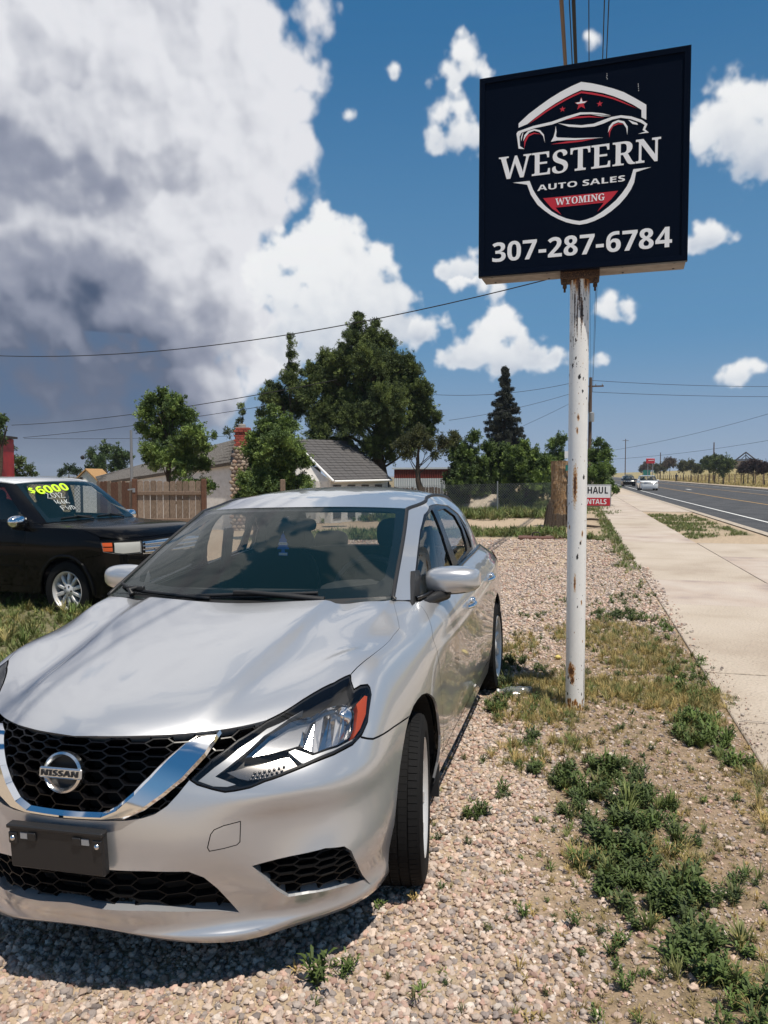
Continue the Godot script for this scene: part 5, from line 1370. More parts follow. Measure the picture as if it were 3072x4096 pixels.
	# wheels, liners, mud flaps
	for s in [1.0, -1.0]:
		var flip := Basis.IDENTITY if s > 0 else Basis(Vector3.UP, PI)
		wheel("front_wheel", car, Vector3(s * 0.765, 0.30, 0.0), Basis(Vector3.UP, 0.15) * flip, 0.316, 0.205, 0.218, 0, M.wheel_silver)
		wheel("rear_wheel", car, Vector3(s * 0.765, 0.30, -2.70), flip, 0.316, 0.205, 0.218, 0, M.wheel_silver)
		for z in [0.0, -2.7]:
			var lm := MB.new()
			for k in 20:
				var a0 := 0.05 + (PI - 0.1) * k / 20.0
				var a1 := 0.05 + (PI - 0.1) * (k + 1) / 20.0
				var p0 := Vector3(0, 0.31 + 0.385 * sin(a0), z + 0.385 * cos(a0))
				var p1 := Vector3(0, 0.31 + 0.385 * sin(a1), z + 0.385 * cos(a1))
				var xi := Vector3(s * 0.5, 0, 0)
				var xo := Vector3(s * 0.835, 0, 0)
				lm.quad(p0 + xi, p1 + xi, p1 + xo, p0 + xo, Vector3(0, 0.31, z) - p0)
				lm.flat(p0 + xi, p1 + xi, Vector3(s * 0.5, 0.31, z), Vector3(s, 0, 0))
			part("wheel_liner", lm, M.void_black, car)
			var mf := MB.new()
			mf.box(Vector3(s * 0.79, 0.235, z - 0.415), Vector3(0.11, 0.2, 0.012), Basis(Vector3.RIGHT, -0.18), 0.003)
			for q in [0.31, 0.2]:
				mf.lathe([Vector2(0.001, 0.01), Vector2(0.012, 0.008), Vector2(0.014, 0.0)], 10, Transform3D(Basis(Vector3.RIGHT, PI / 2), Vector3(s * 0.80, q, z - 0.412 + (q - 0.235) * 0.18)))
			part("mud_flap", mf, M.black_plastic, car)
	# underside
	gm = MB.new()
	gm.box(Vector3(0, 0.24, -1.65), Vector3(1.5, 0.06, 3.2))
	gm.box(Vector3(0, 0.33, 0.35), Vector3(1.0, 0.06, 0.7))
	part("underbody", gm, M.void_black, car)
	cabin(car, body)


func headlights(car: Node3D, body: Net, lamp: PackedVector2Array) -> void:
	var o: Dictionary = outline
	var fine := Vector2(0.02, 0.02)
	var mb := MB.new()
	body.patch(mb, lamp, [], fine, -0.05)
	body.rim(mb, lamp, 0.002, -0.05, true, 0.02, -1.0 if not Geometry2D.is_polygon_clockwise(lamp) else 1.0)
	body.patch(mb, grow(lamp, 0.0), [grow(lamp, -0.006)], fine, -0.002)
	var housings := both("headlight", mb, M.lamp_black, car)
	var bowl := MB.new()
	for g in [o.reflector, o.reflector_inner]:
		body.patch(bowl, g, [], fine, -0.046)
		body.rim(bowl, g, -0.022, -0.046, true, 0.02, -1.0 if not Geometry2D.is_polygon_clockwise(g) else 1.0)
	for k in 9:   # upright facets of the main reflector
		var x := 0.705 + 0.031 * k
		var loop: PackedVector2Array = PackedVector2Array([Vector2(x, 0.3), Vector2(x + 0.031, 0.3), Vector2(x + 0.031, 0.8), Vector2(x, 0.8)])
		for piece in Geometry2D.intersect_polygons(loop, grow(o.reflector, -0.004)):
			var c := Vector2.ZERO
			for p in piece:
				c += p / piece.size()
			for j in piece.size():
				bowl.flat(body.at(piece[j], -0.044), body.at(piece[(j + 1) % piece.size()], -0.044), body.at(c + Vector2(0.012 * (1 if k % 2 else -1), 0.012), -0.012 - 0.016 * (k % 3)), body.normal(c))
	var trims := MB.new()
	body.patch(trims, o.drl_top, [], fine, -0.016)
	body.patch(trims, o.drl_low, [], fine, -0.016)
	body.rim(trims, o.drl_top, -0.016, -0.045, true, 0.02, -1.0)
	body.patch(trims, o.zigzag, [], fine, -0.014)
	body.rim(trims, o.zigzag, -0.014, -0.045, true, 0.02, -1.0)
	var signal_lamp := MB.new()
	body.patch(signal_lamp, o.signal, [], fine, -0.03)
	for k in 7:
		for r in 4:
			var c := Vector2(0.55 + 0.017 * k + 0.006 * r, 0.482 + 0.008 * r)
			if Geometry2D.is_point_in_polygon(c, o.signal):
				signal_lamp.lump(body.at(c, -0.028), Vector3.ONE * 0.005, 4, 6)
	var amber := MB.new()
	body.patch(amber, o.amber, [], fine, -0.008)
	body.rim(amber, o.amber, -0.008, -0.04, true, 0.02, -1.0)
	var lens := MB.new()
	body.patch(lens, grow(lamp, -0.002), [], fine, 0.001)
	var bulb := MB.new()
	bulb.lathe([Vector2(0.03, 0.0), Vector2(0.03, 0.012), Vector2(0.022, 0.018), Vector2(0.012, 0.03), Vector2(0.001, 0.034)], 18, Transform3D(Basis(Vector3.RIGHT, 1.1), body.at(Vector2(0.905, 0.565), -0.045)))
	for s in 2:
		var h: Node3D = housings[s]
		part("reflector", bowl if s == 0 else bowl.mirrored(), M.reflector, h)
		part("light_bar", trims if s == 0 else trims.mirrored(), M.light_bar, h)
		part("turn_signal", signal_lamp if s == 0 else signal_lamp.mirrored(), M.signal_silver, h)
		part("side_marker", amber if s == 0 else amber.mirrored(), M.amber, h)
		part("bulb_shield", bulb if s == 0 else bulb.mirrored(), M.mirror_chrome, h)
		part("lens", lens if s == 0 else lens.mirrored(), M.lens, h)


func wipers(car: Node3D, ws: Net) -> void:
	for w in [[Vector2(-0.97, 0.10), Vector2(-0.86, 0.055), Vector2(-0.20, 0.025), Vector2(-0.80, -0.01)], [Vector2(-0.46, 0.03), Vector2(-0.02, 0.065), Vector2(0.52, 0.07), Vector2(0.58, 0.0)]]:
		var on := func(q: Vector2, off: float) -> Vector3:
			var p := ws.at(Vector2(absf(q.x), q.y), off)
			return Vector3(p.x * signf(q.x), p.y, p.z)
		var path: Array = []
		for k in 13:
			var f := k / 12.0
			var q: Vector2 = w[0].lerp(w[1], f * 2.0) if f < 0.5 else w[1].lerp(w[2], f * 2.0 - 1.0)
			path.append(on.call(q, 0.014))
		var mb := MB.new()
		mb.tube(path, 0.0085, 6)
		var arm: Array = [on.call(w[1].lerp(w[2], 0.1), 0.03), on.call(w[1].lerp(w[3], 0.5), 0.034), on.call(w[3], 0.02)]
		mb.tube(arm, [0.009, 0.013, 0.016], 6)
		mb.box(on.call(w[1].lerp(w[2], 0.08), 0.026), Vector3(0.09, 0.02, 0.022), Basis.IDENTITY, 0.004)
		part("wiper", mb, M.black_plastic, car)


func mirrors(car: Node3D) -> void:
	var c := Vector3(0.872, 1.042, -0.715)
	var top := MB.new()
	var rings := 18
	var segs := 28
	var P: Array = []
	for i in rings + 1:
		var row: Array = []
		var f := i / float(rings)                 # from the door outwards
		var a := f * PI
		var r := pow(sin(a), 0.42)
		for k in segs:
			var b := TAU * k / segs
			var x := -0.127 + 0.254 * (0.5 - 0.5 * cos(a)) 
			var y := sin(b)
			var z := cos(b)
			y = signf(y) * pow(absf(y), 0.75)
			z = signf(z) * pow(absf(z), 0.8)
			var hy := 0.072 * (1.0 - 0.15 * f) * r
			var hz := (0.085 if z > 0 else 0.05) * r
			row.append(c + Vector3(x, y * hy + 0.008 * f, z * hz - 0.045 * f * f))
		P.append(row)
	var low := MB.new()
	for i in rings:
		for k in segs:
			var m := (k + 1) % segs
			var mid: Vector3 = (P[i][k] + P[i + 1][m]) * 0.5
			var tgt := low if mid.y < c.y - 0.047 else top
			var ax := Vector3(mid.x, c.y, c.z)
			var nn: Array = []
			for e in [[i, k], [i, m], [i + 1, m], [i + 1, k]]:
				var i0 := maxi(e[0] - 1, 0)
				var i1 := mini(e[0] + 1, rings)
				var du: Vector3 = P[i1][e[1]] - P[i0][e[1]]
				var dv: Vector3 = P[e[0]][(e[1] + 1) % segs] - P[e[0]][(e[1] + segs - 1) % segs]
				var q := du.cross(dv)
				if q.length() < 1e-8:
					q = P[e[0]][e[1]] - c
				q = q.normalized()
				if q.dot(P[e[0]][e[1]] - c) < 0:
					q = -q
				nn.append(q)
			tgt.squad(P[i][k], P[i][m], P[i + 1][m], P[i + 1][k], nn[0], nn[1], nn[2], nn[3])
	low.tube([Vector3(0.752, 0.962, -0.50), Vector3(0.79, 0.972, -0.60), Vector3(0.84, 0.985, -0.70)], [0.03, 0.026, 0.03], 10)
	var sail := PackedVector2Array([Vector2(-0.36, 0.985), Vector2(-0.64, 0.985), Vector2(-0.66, 1.10), Vector2(-0.57, 1.105)])
	low.prism(sail, 0.02, Transform3D(Basis(Vector3(0, 0, 1), Vector3(-0.28, 1, 0), Vector3(1, 0, 0)), Vector3(1.012, 0.0, 0)))
	var face := MB.new()
	face.lump(c + Vector3(-0.005, 0, -0.052), Vector3(0.11, 0.058, 0.006), 8, 18)
	for s in 2:
		var h := part("door_mirror", top if s == 0 else top.mirrored(), M.silver, car)
		part("mirror_base", low if s == 0 else low.mirrored(), M.black_plastic, h)
		part("mirror_glass", face if s == 0 else face.mirrored(), M.mirror_chrome, h)


func cabin(car: Node3D, body: Net) -> void:
	var dash := MB.new()
	dash.prism(PackedVector2Array([Vector2(-0.27, 0.97), Vector2(-0.5, 0.995), Vector2(-0.78, 0.985), Vector2(-0.93, 0.93), Vector2(-0.98, 0.80), Vector2(-0.9, 0.55), Vector2(-0.4, 0.55)]), 1.36, Transform3D(Basis(Vector3(0, 0, 1), Vector3(0, 1, 0), Vector3(-1, 0, 0)), Vector3(0.68, 0, 0)))
	dash.lump(Vector3(0.37, 0.985, -0.80), Vector3(0.19, 0.045, 0.14), 10, 20)
	part("dashboard", dash, M.dash, car)
	var wheel_ := MB.new()
	var tilt := Basis(Vector3.RIGHT, -0.45)
	var c := Vector3(0.36, 0.945, -1.05)
	var ring: Array = []
	for k in 37:
		var a := TAU * k / 36.0
		ring.append(c + tilt * Vector3(cos(a) * 0.185, sin(a) * 0.185, 0))
	wheel_.tube(ring, 0.016, 8, false)
	wheel_.lump(c, Vector3(0.075, 0.06, 0.03), 8, 14)
	wheel_.box(c, Vector3(0.35, 0.03, 0.015), tilt, 0.004)
	part("steering_wheel", wheel_, M.grey_trim, car)
	for s in [1, -1]:
		var sb := MB.new()
		var t2 := Basis(Vector3.RIGHT, -0.28)
		sb.lump(Vector3(s * 0.37, 0.78, -1.62), Vector3(0.255, 0.35, 0.10), 14, 20, 0.0, null, 0.6)
		sb.lump(Vector3(s * 0.37, 0.46, -1.35), Vector3(0.26, 0.10, 0.28), 10, 18, 0.0, null, 0.6)
		var seat := part("front_seat", sb, M.cloth, car)
		var hr := MB.new()
		hr.lump(Vector3(s * 0.37, 1.195, -1.72), Vector3(0.135, 0.10, 0.05), 10, 18, 0.0, null, 0.65)
		hr.tube([Vector3(s * 0.37 - 0.06, 1.0, -1.68), Vector3(s * 0.37 - 0.06, 1.15, -1.715)], 0.007, 6)
		hr.tube([Vector3(s * 0.37 + 0.06, 1.0, -1.68), Vector3(s * 0.37 + 0.06, 1.15, -1.715)], 0.007, 6)
		part("headrest", hr, M.cloth, seat)
	var bench := MB.new()
	bench.lump(Vector3(0, 0.78, -2.52), Vector3(0.62, 0.28, 0.12), 12, 24, 0.0, null, 0.4)
	for x in [-0.36, 0.36]:
		bench.lump(Vector3(x, 1.08, -2.60), Vector3(0.13, 0.08, 0.05), 10, 16, 0.0, null, 0.65)
	bench.box(Vector3(0, 0.98, -2.88), Vector3(1.2, 0.03, 0.5))
	part("rear_bench", bench, M.cloth, car)
	var mm := MB.new()
	mm.lump(Vector3(-0.0, 1.30, -0.955), Vector3(0.115, 0.036, 0.022), 8, 18, 0.0, null, 0.6)
	mm.tube([Vector3(0, 1.30, -0.94), Vector3(0, 1.345, -0.84)], 0.01, 6)
	part("rear_view_mirror", mm, M.black_plastic, car)
	var fl := MB.new()
	fl.box(Vector3(0, 0.3, -1.6), Vector3(1.5, 0.04, 2.6))
	part("cabin_floor", fl, M.cloth, car)
	var belt := MB.new()
	for s in [1, -1]:
		belt.box(Vector3(s * 0.66, 0.95, -1.42), Vector3(0.03, 0.62, 0.09), Basis(Vector3.BACK, s * 0.14), 0.005)
	part("belt_pillar", belt, M.grey_trim, car)
	# paper tree on a thread under the mirror, its own thing
	var tree := thing("air_freshener", "blue tree shaped paper air freshener hanging behind the windscreen", "air freshener", Vector3(-1.53, 0.0, -3.77), 0.12)
	var shape := PackedVector2Array([Vector2(0, 0.06), Vector2(0.013, 0.04), Vector2(0.009, 0.038), Vector2(0.022, 0.02), Vector2(0.016, 0.018), Vector2(0.029, -0.002), Vector2(0.022, -0.004), Vector2(0.034, -0.026), Vector2(0.008, -0.026), Vector2(0.010, -0.042), Vector2(0.024, -0.044), Vector2(0.024, -0.06), Vector2(-0.024, -0.06), Vector2(-0.024, -0.044), Vector2(-0.010, -0.042), Vector2(-0.008, -0.026), Vector2(-0.034, -0.026), Vector2(-0.022, -0.004), Vector2(-0.029, -0.002), Vector2(-0.016, 0.018), Vector2(-0.022, 0.02), Vector2(-0.009, 0.038), Vector2(-0.013, 0.04)])
	var tm := MB.new()
	var cy := 1.195
	tm.prism(shape, 0.002, Transform3D(Basis.IDENTITY, Vector3(0, cy, 0)))
	part("card", tm, M.blue_card, tree)
	var wl := MB.new()
	wl.box(Vector3(0, cy + 0.004, 0.003), Vector3(0.046, 0.013, 0.001))
	wl.box(Vector3(0, cy - 0.052, 0.003), Vector3(0.044, 0.011, 0.001))
	part("label_strip", wl, M.white_paint, tree)
	text("lettering", "Little Trees", "Droid Serif", true, 0.008, 0.041, 0.0006, M.ink, tree, Vector3(0, cy + 0.004, 0.0039))
	text("lettering", "New Car Scent", "Droid Sans", true, 0.005, 0.039, 0.0006, M.ink, tree, Vector3(0, cy - 0.052, 0.0039))
	var th := MB.new()
	th.tube([Vector3(0, cy + 0.056, 0.001), Vector3(0.02, cy + 0.13, 0.0)], 0.0009, 4)
	part("thread", th, M.white_paint, tree)

# ---------------------------------------------------------------- the sign on its pole
func pole_texture() -> ImageTexture:   # white enamel with chips, rust spots and runs; once round and once up the pole
	var w := 512
	var h := 2048
	var im := Image.create(w, h, false, Image.FORMAT_RGB8)
	var a := noise(101, 0.012, 4)
	var b := noise(102, 0.05, 3)
	var base := PackedByteArray()
	base.resize(w * h * 3)
	for y in h:
		for x in w:
			var k := 0.80 + 0.04 * a.get_noise_2d(x, y * 0.5) + 0.03 * b.get_noise_2d(x, y)
			var q := Color(k, k * 0.985, k * 0.95).linear_to_srgb()
			var i := (y * w + x) * 3
			base[i] = int(q.r * 255)
			base[i + 1] = int(q.g * 255)
			base[i + 2] = int(q.b * 255)
	im = Image.create_from_data(w, h, false, Image.FORMAT_RGB8, base)
	var r := RandomNumberGenerator.new()
	r.seed = 77
	var blot := func(cx: float, cy: float, rx: float, ry: float, inner: Color, outer: Color, halo: float) -> void:
		var sh := r.randf() * 100.0
		for y in range(int(cy - ry * 2.2), int(cy + ry * 2.2) + 1):
			for x in range(int(cx - rx * 2.2), int(cx + rx * 2.2) + 1):
				if y < 0 or y >= h:
					continue
				var d := sqrt(pow((x - cx) / rx, 2) + pow((y - cy) / ry, 2)) + 0.7 * b.get_noise_2d(x * 2.0 + sh * 30.0, y * 1.4)
				var px := posmod(x, w)
				if d < 1.0:
					im.set_pixel(px, y, inner.lerp(outer, smoothstep(0.6, 1.0, d)).linear_to_srgb())
				elif d < 1.0 + halo:
					im.set_pixel(px, y, im.get_pixel(px, y).lerp(outer.linear_to_srgb(), 0.75 * (1.0 - (d - 1.0) / halo)))
	var rust := Color(0.10, 0.042, 0.018)
	var edge := Color(0.42, 0.17, 0.04)
	var chip := Color(0.018, 0.015, 0.014)
	# v = 0 at the top; the side towards the street viewer is the middle of the texture
	for k in 480:   # small chips, thickest in the upper quarter
		var v := pow(r.randf(), 1.0) * h
		if v > h * 0.27 and v < h * 0.9 and r.randf() < 0.62:
			continue
		var s := 1.1 + pow(r.randf(), 4.0) * 6.0
		blot.call(r.randf() * w, v, s * 1.2, s * (0.9 + r.randf()), chip, chip, 0.1)
	for k in 120:
		blot.call(r.randf() * w, r.randf() * h * 0.2, 1.2 + r.randf() * 2.0, 3.0 + pow(r.randf(), 2.0) * 20.0, chip, chip, 0.1)
	for k in 70:
		var s := 1.5 + pow(r.randf(), 3.0) * 6.0
		blot.call(r.randf() * w, h * (0.15 + 0.85 * r.randf()), s, s * (1.0 + r.randf()), rust, edge, 0.9)
	blot.call(276, 0.475 * h, 13, 62, rust, edge, 0.8)     # the long rusted scar
	blot.call(290, 0.905 * h, 26, 26, rust, edge, 0.5)
	blot.call(278, 0.925 * h, 14, 18, rust, edge, 0.5)
	blot.call(268, 0.70 * h, 6, 26, rust, edge, 0.9)
	blot.call(160, 0.93 * h, 5, 90, rust, chip, 0.3)
	for k in 26:
		blot.call(160 + r.randf() * 200, h * (0.975 + 0.025 * r.randf()), 6, 10, rust, edge, 0.7)
	for k in 16:   # the corroded top
		var x := 120.0 + r.randf() * 260.0
		blot.call(x, r.randf() * 40, 8 + r.randf() * 8, 14 + r.randf() * 26, rust, edge, 0.9)
	for k in 9:
		blot.call(230 + r.randf() * 70, 30 + r.randf() * 170, 3 + r.randf() * 3, 30 + r.randf() * 50, chip, rust, 0.5)
	return ImageTexture.create_from_image(im)


func business_sign() -> void:
	var s := thing("pole_sign", "square dark navy auto sales sign with white lettering on a rust flecked white pole", "sign", Vector3(-0.019, 0.03, -5.07))
	var top := 2.80
	var mb := MB.new()
	var r := 0.0605
	for k in 48:   # the pole, with its own way round for the paint
		var a0 := TAU * k / 48.0
		var a1 := TAU * (k + 1) / 48.0
		var d0 := Vector3(-sin(a0), 0, -cos(a0))
		var d1 := Vector3(-sin(a1), 0, -cos(a1))
		var u0 := 1.0 - k / 48.0
		var u1 := 1.0 - (k + 1) / 48.0
		mb.tri(d0 * r, d1 * r, d1 * r + Vector3.UP * top, d0, d1, d1, Vector2(u0, 1), Vector2(u1, 1), Vector2(u1, 0))
		mb.tri(d0 * r, d1 * r + Vector3.UP * top, d0 * r + Vector3.UP * top, d0, d1, d0, Vector2(u0, 1), Vector2(u1, 0), Vector2(u0, 0))
	var pm := mat(Color.WHITE, 0.42)
	pm.albedo_texture = pole_texture()
	part("pole", mb, pm, s)
	# steel saddle between pole and cabinet
	var sb := MB.new()
	sb.box(Vector3(0, top + 0.0, 0), Vector3(0.24, 0.055, 0.17), Basis.IDENTITY, 0.006)
	sb.box(Vector3(0, top + 0.035, 0), Vector3(0.22, 0.03, 0.21), Basis.IDENTITY, 0.004)
	for x in [-0.095, 0.095]:
		for z in [-0.06, 0.06]:
			sb.tube([Vector3(x, top - 0.08, z), Vector3(x, top + 0.02, z)], 0.007, 8)
			sb.lathe([Vector2(0.001, -0.01), Vector2(0.013, -0.01), Vector2(0.013, 0.012), Vector2(0.001, 0.012)], 6, Transform3D(Basis.IDENTITY, Vector3(x, top - 0.045, z)), false)
	part("mounting_saddle", sb, M.dark_rust, s)
	# cabinet
	var cab := Node3D.new()
	cab.name = "cabinet"
	cab.position = Vector3(0.0, 3.442, 0.0)
	cab.rotation.y = -0.06
	s.add_child(cab, true)
	var W := 1.262
	var H := 1.255
	var D := 0.23
	var zf := 0.125
	var body := MB.new()
	body.box(Vector3(0, 0, zf - D * 0.5 - 0.005), Vector3(W - 0.012, H - 0.012, D - 0.01), Basis.IDENTITY, 0.004)
	part("housing", body, M.bronze, cab)
	var fr := MB.new()
	var t := 0.036
	var loops: Array = []
	for e in [[W / 2, H / 2, -0.035], [W / 2, H / 2, 0.0], [W / 2 - 0.005, H / 2 - 0.005, 0.006], [W / 2 - t, H / 2 - t, 0.004], [W / 2 - t, H / 2 - t, -0.008]]:
		var q: Array = []
		for c in [[-1, -1], [1, -1], [1, 1], [-1, 1]]:
			q.append(Vector3(c[0] * e[0], c[1] * e[1], zf + e[2]))
		loops.append(q)
	for i in 4:
		for k in 4:
			var m := (k + 1) % 4
			var mid: Vector3 = (loops[i][k] + loops[i][m]) * 0.5
			fr.quad(loops[i][k], loops[i][m], loops[i + 1][m], loops[i + 1][k], (Vector3(mid.x, mid.y, 0).normalized() * (1.0 if i < 2 else (-1.0 if i == 3 else 0.1))) + Vector3(0, 0, 1.0 if i in [1, 2] else 0.01))
	part("frame", fr, M.navy, cab)
	var face := MB.new()
	face.quad(Vector3(-W / 2 + t, -H / 2 + t, zf - 0.006), Vector3(W / 2 - t, -H / 2 + t, zf - 0.006), Vector3(W / 2 - t, H / 2 - t, zf - 0.006), Vector3(-W / 2 + t, H / 2 - t, zf - 0.006), Vector3.BACK)
	part("face_panel", face, M.navy, cab)
	var screws := MB.new()
	for x in [-0.55, -0.2, 0.26, 0.56]:
		for z in [0.075, -0.06]:
			screws.lathe([Vector2(0.001, -0.004), Vector2(0.006, -0.003), Vector2(0.008, 0.0)], 8, Transform3D(Basis.IDENTITY, Vector3(x, -H / 2 + 0.0055, z)))
	var sc := part("screws", screws, M.ink, cab)
	sc.set_meta("kind", "stuff")
	# emblem and lettering: thin vinyl on the face
	var k := Vector2(0.9145, 0.8965)
	var z := zf - 0.006
	for colour in ["red", "white"]:
		for shape in SIGN_SHAPES[colour]:
			var poly := PackedVector2Array()
			for p in shape:
				poly.append(p * k)
			if Geometry2D.triangulate_polygon(poly).is_empty():
				continue
			var em := MB.new()
			em.prism(poly, 0.0016 if colour == "white" else 0.001, Transform3D(Basis.IDENTITY, Vector3(0, 0, z)), false)
			part("emblem_shape", em, M.sign_white if colour == "white" else M.sign_red, cab)
	for st in [[Vector2(0.003, 0.425), 0.044, true], [Vector2(-0.12, 0.407), 0.021, false], [Vector2(0.124, 0.407), 0.021, false]]:
		var poly := PackedVector2Array()
		for i in 10:
			var a := PI / 2 + PI * i / 5.0
			poly.append((st[0] + Vector2(cos(a), sin(a)) * (st[1] if i % 2 == 0 else st[1] * 0.4)) * k)
		var em := MB.new()
		em.prism(poly, 0.001, Transform3D(Basis.IDENTITY, Vector3(0, 0, z)), false)
		part("emblem_star", em, M.sign_red, cab)
		var upper := PackedVector2Array([Vector2(-1, st[0].y * k.y + 0.002), Vector2(1, st[0].y * k.y + 0.002), Vector2(1, 1), Vector2(-1, 1)])
		for piece in Geometry2D.intersect_polygons(grow(poly, -0.0015), upper):
			if st[2]:
				em = MB.new()
				em.prism(piece, 0.0018, Transform3D(Basis.IDENTITY, Vector3(0, 0, z)), false)
				part("emblem_star", em, M.sign_white, cab)
	text("lettering", "WESTERN", "Droid Serif", true, 0.160 * k.y, 1.066 * k.x, 0.002, M.sign_white, cab, Vector3(-0.018 * k.x, 0.053 * k.y, z + 0.001))
	text("lettering", "AUTO SALES", "Droid Sans", true, 0.040 * k.y, 0.576 * k.x, 0.002, M.sign_white, cab, Vector3(0.004, -0.112 * k.y, z + 0.001))
	text("lettering", "WYOMING", "Droid Serif", true, 0.047 * k.y, 0.326 * k.x, 0.002, M.sign_white, cab, Vector3(0.001, -0.222 * k.y, z + 0.002))
	text("lettering", "307-287-6784", "Droid Sans", true, 0.139 * k.y, 1.186 * k.x, 0.002, M.sign_white, cab, Vector3(0, -0.531 * k.y, z + 0.001))
	for q in [[0.37, 0.50, 0.05], [0.168, 0.60, 0.04]]:   # two white scratches in the face
		var sm := MB.new()
		for i in 4:
			sm.box(Vector3(q[0] * k.x + rng.randf_range(-0.003, 0.003), q[1] * k.y - q[2] * i * 0.25, z + 0.0005), Vector3(0.0025, q[2] * rng.randf_range(0.08, 0.22), 0.001))
		var so := part("scratches", sm, M.sign_white, cab)
		so.set_meta("kind", "stuff")

# ---------------------------------------------------------------- ground, street, gravel and weeds
var patch_noise := FastNoiseLite.new()


func terrain(x: float, z: float) -> float:
	var rise := 0.0025 * maxf(0.0, -z - 60.0)
	if x <= 0.9:
		var h := ground_at(maxf(x, -40.0)) + rise * smoothstep(-6.0, 0.9, x)
		return h + 0.012 * patch_noise.get_noise_2d(x * 6.0, z * 6.0) * smoothstep(0.9, 0.6, x)
	if x < 4.7:
		return 0.045 + rise
	if x < 19.4:
		return -0.12 + rise
	return 0.02 + rise + 4.2 * smoothstep(23.0, 62.0, x) * smoothstep(-40.0, -110.0, z) + 6.0 * smoothstep(60.0, 300.0, x)


# what grows where: centre, half sizes, thickness
const GREEN := [
	[0.10, -3.85, 0.20, 0.28, 1.0], [0.27, -3.52, 0.17, 0.22, 1.0], [0.40, -3.28, 0.13, 0.16, 0.8], [0.08, -3.4, 0.15, 0.2, 0.9], [0.15, -3.06, 0.16, 0.22, 1.0], [0.28, -2.80, 0.2, 0.22, 1.0],
	[0.36, -2.52, 0.17, 0.18, 0.85], [0.47, -2.40, 0.14, 0.14, 0.6], [0.40, -2.2, 0.16, 0.12, 0.5], [0.20, -2.35, 0.12, 0.12, 0.6], [0.63, -2.86, 0.12, 0.2, 0.5], [0.70, -2.55, 0.14, 0.22, 0.6],
	[0.55, -2.05, 0.14, 0.14, 0.6], [0.10, -2.1, 0.1, 0.08, 0.4], [-0.60, -2.2, 0.12, 0.06, 0.6], [-0.72, -2.12, 0.1, 0.05, 0.6], [-0.10, -2.3, 0.08, 0.06, 0.4], [-0.4, -2.1, 0.07, 0.05, 0.35],
	[0.71, -4.66, 0.16, 0.28, 0.9], [0.80, -4.3, 0.10, 0.2, 0.6], [0.74, -5.6, 0.2, 0.3, 0.6], [0.80, -6.3, 0.18, 0.5, 0.6], [0.72, -7.1, 0.14, 0.4, 0.5], [0.75, -8.0, 0.2, 0.5, 0.7], [0.39, -8.5, 0.3, 0.4, 0.8],
	[0.0, -9.3, 0.35, 0.3, 0.5], [0.55, -9.6, 0.25, 0.5, 0.5], [0.85, -10.5, 0.1, 0.8, 0.5], [-0.5, -8.4, 0.15, 0.2, 0.5], [-0.45, -7.3, 0.2, 0.3, 0.3], [-0.1, -7.3, 0.2, 0.3, 0.35],
	[-0.28, -4.4, 0.08, 0.12, 0.7], [-0.15, -4.75, 0.1, 0.12, 0.6], [-0.25, -3.9, 0.07, 0.1, 0.7], [-0.3, -3.6, 0.06, 0.08, 0.5], [-0.52, -5.2, 0.08, 0.5, 0.9], [-0.58, -5.9, 0.08, 0.5, 0.9], [-0.35, -5.0, 0.15, 0.2, 0.5],
	[-0.40, -6.1, 0.18, 0.2, 0.6], [-0.5, -4.7, 0.06, 0.1, 0.6], [0.15, -5.9, 0.3, 0.3, 0.3], [0.25, -4.6, 0.15, 0.2, 0.45], [0.05, -4.45, 0.1, 0.12, 0.4],
	[-0.45, -3.35, 0.06, 0.06, 0.6], [-0.38, -3.1, 0.05, 0.05, 0.5], [-0.3, -2.75, 0.08, 0.05, 0.5], [-0.2, -2.55, 0.05, 0.05, 0.4], [0.0, -2.6, 0.06, 0.05, 0.4], [-0.52, -2.75, 0.05, 0.05, 0.5],
]
const STRAW := [
	[0.60, -5.4, 0.35, 0.25, 1.0], [0.25, -5.5, 0.35, 0.3, 0.8], [-0.15, -5.5, 0.3, 0.35, 0.8], [0.03, -3.0, 0.12, 0.12, 0.5], [-0.25, -4.9, 0.25, 0.3, 0.7], [0.36, -3.1, 0.12, 0.12, 0.7],
	[-0.05, -4.3, 0.1, 0.12, 0.6], [-0.3, -4.1, 0.18, 0.2, 0.4], [0.5, -6.6, 0.3, 0.6, 0.5], [0.2, -7.5, 0.4, 0.6, 0.4], [0.85, -3.7, 0.1, 0.5, 0.3], [0.62, -2.3, 0.2, 0.3, 0.2], [-0.5, -6.8, 0.15, 0.5, 0.3], [0.7, -4.9, 0.15, 0.2, 0.5],
]


func cover(list: Array, x: float, z: float) -> float:
	var best := 0.0
	for e in list:
		var dx: float = (x - e[0]) / e[2]
		var dz: float = (z - e[1]) / e[3]
		var d := dx * dx + dz * dz
		if d < 2.2:
			best = maxf(best, e[4] * smoothstep(1.9, 0.35, d + 0.9 * patch_noise.get_noise_2d(x * 22.0, z * 22.0)))
	return best


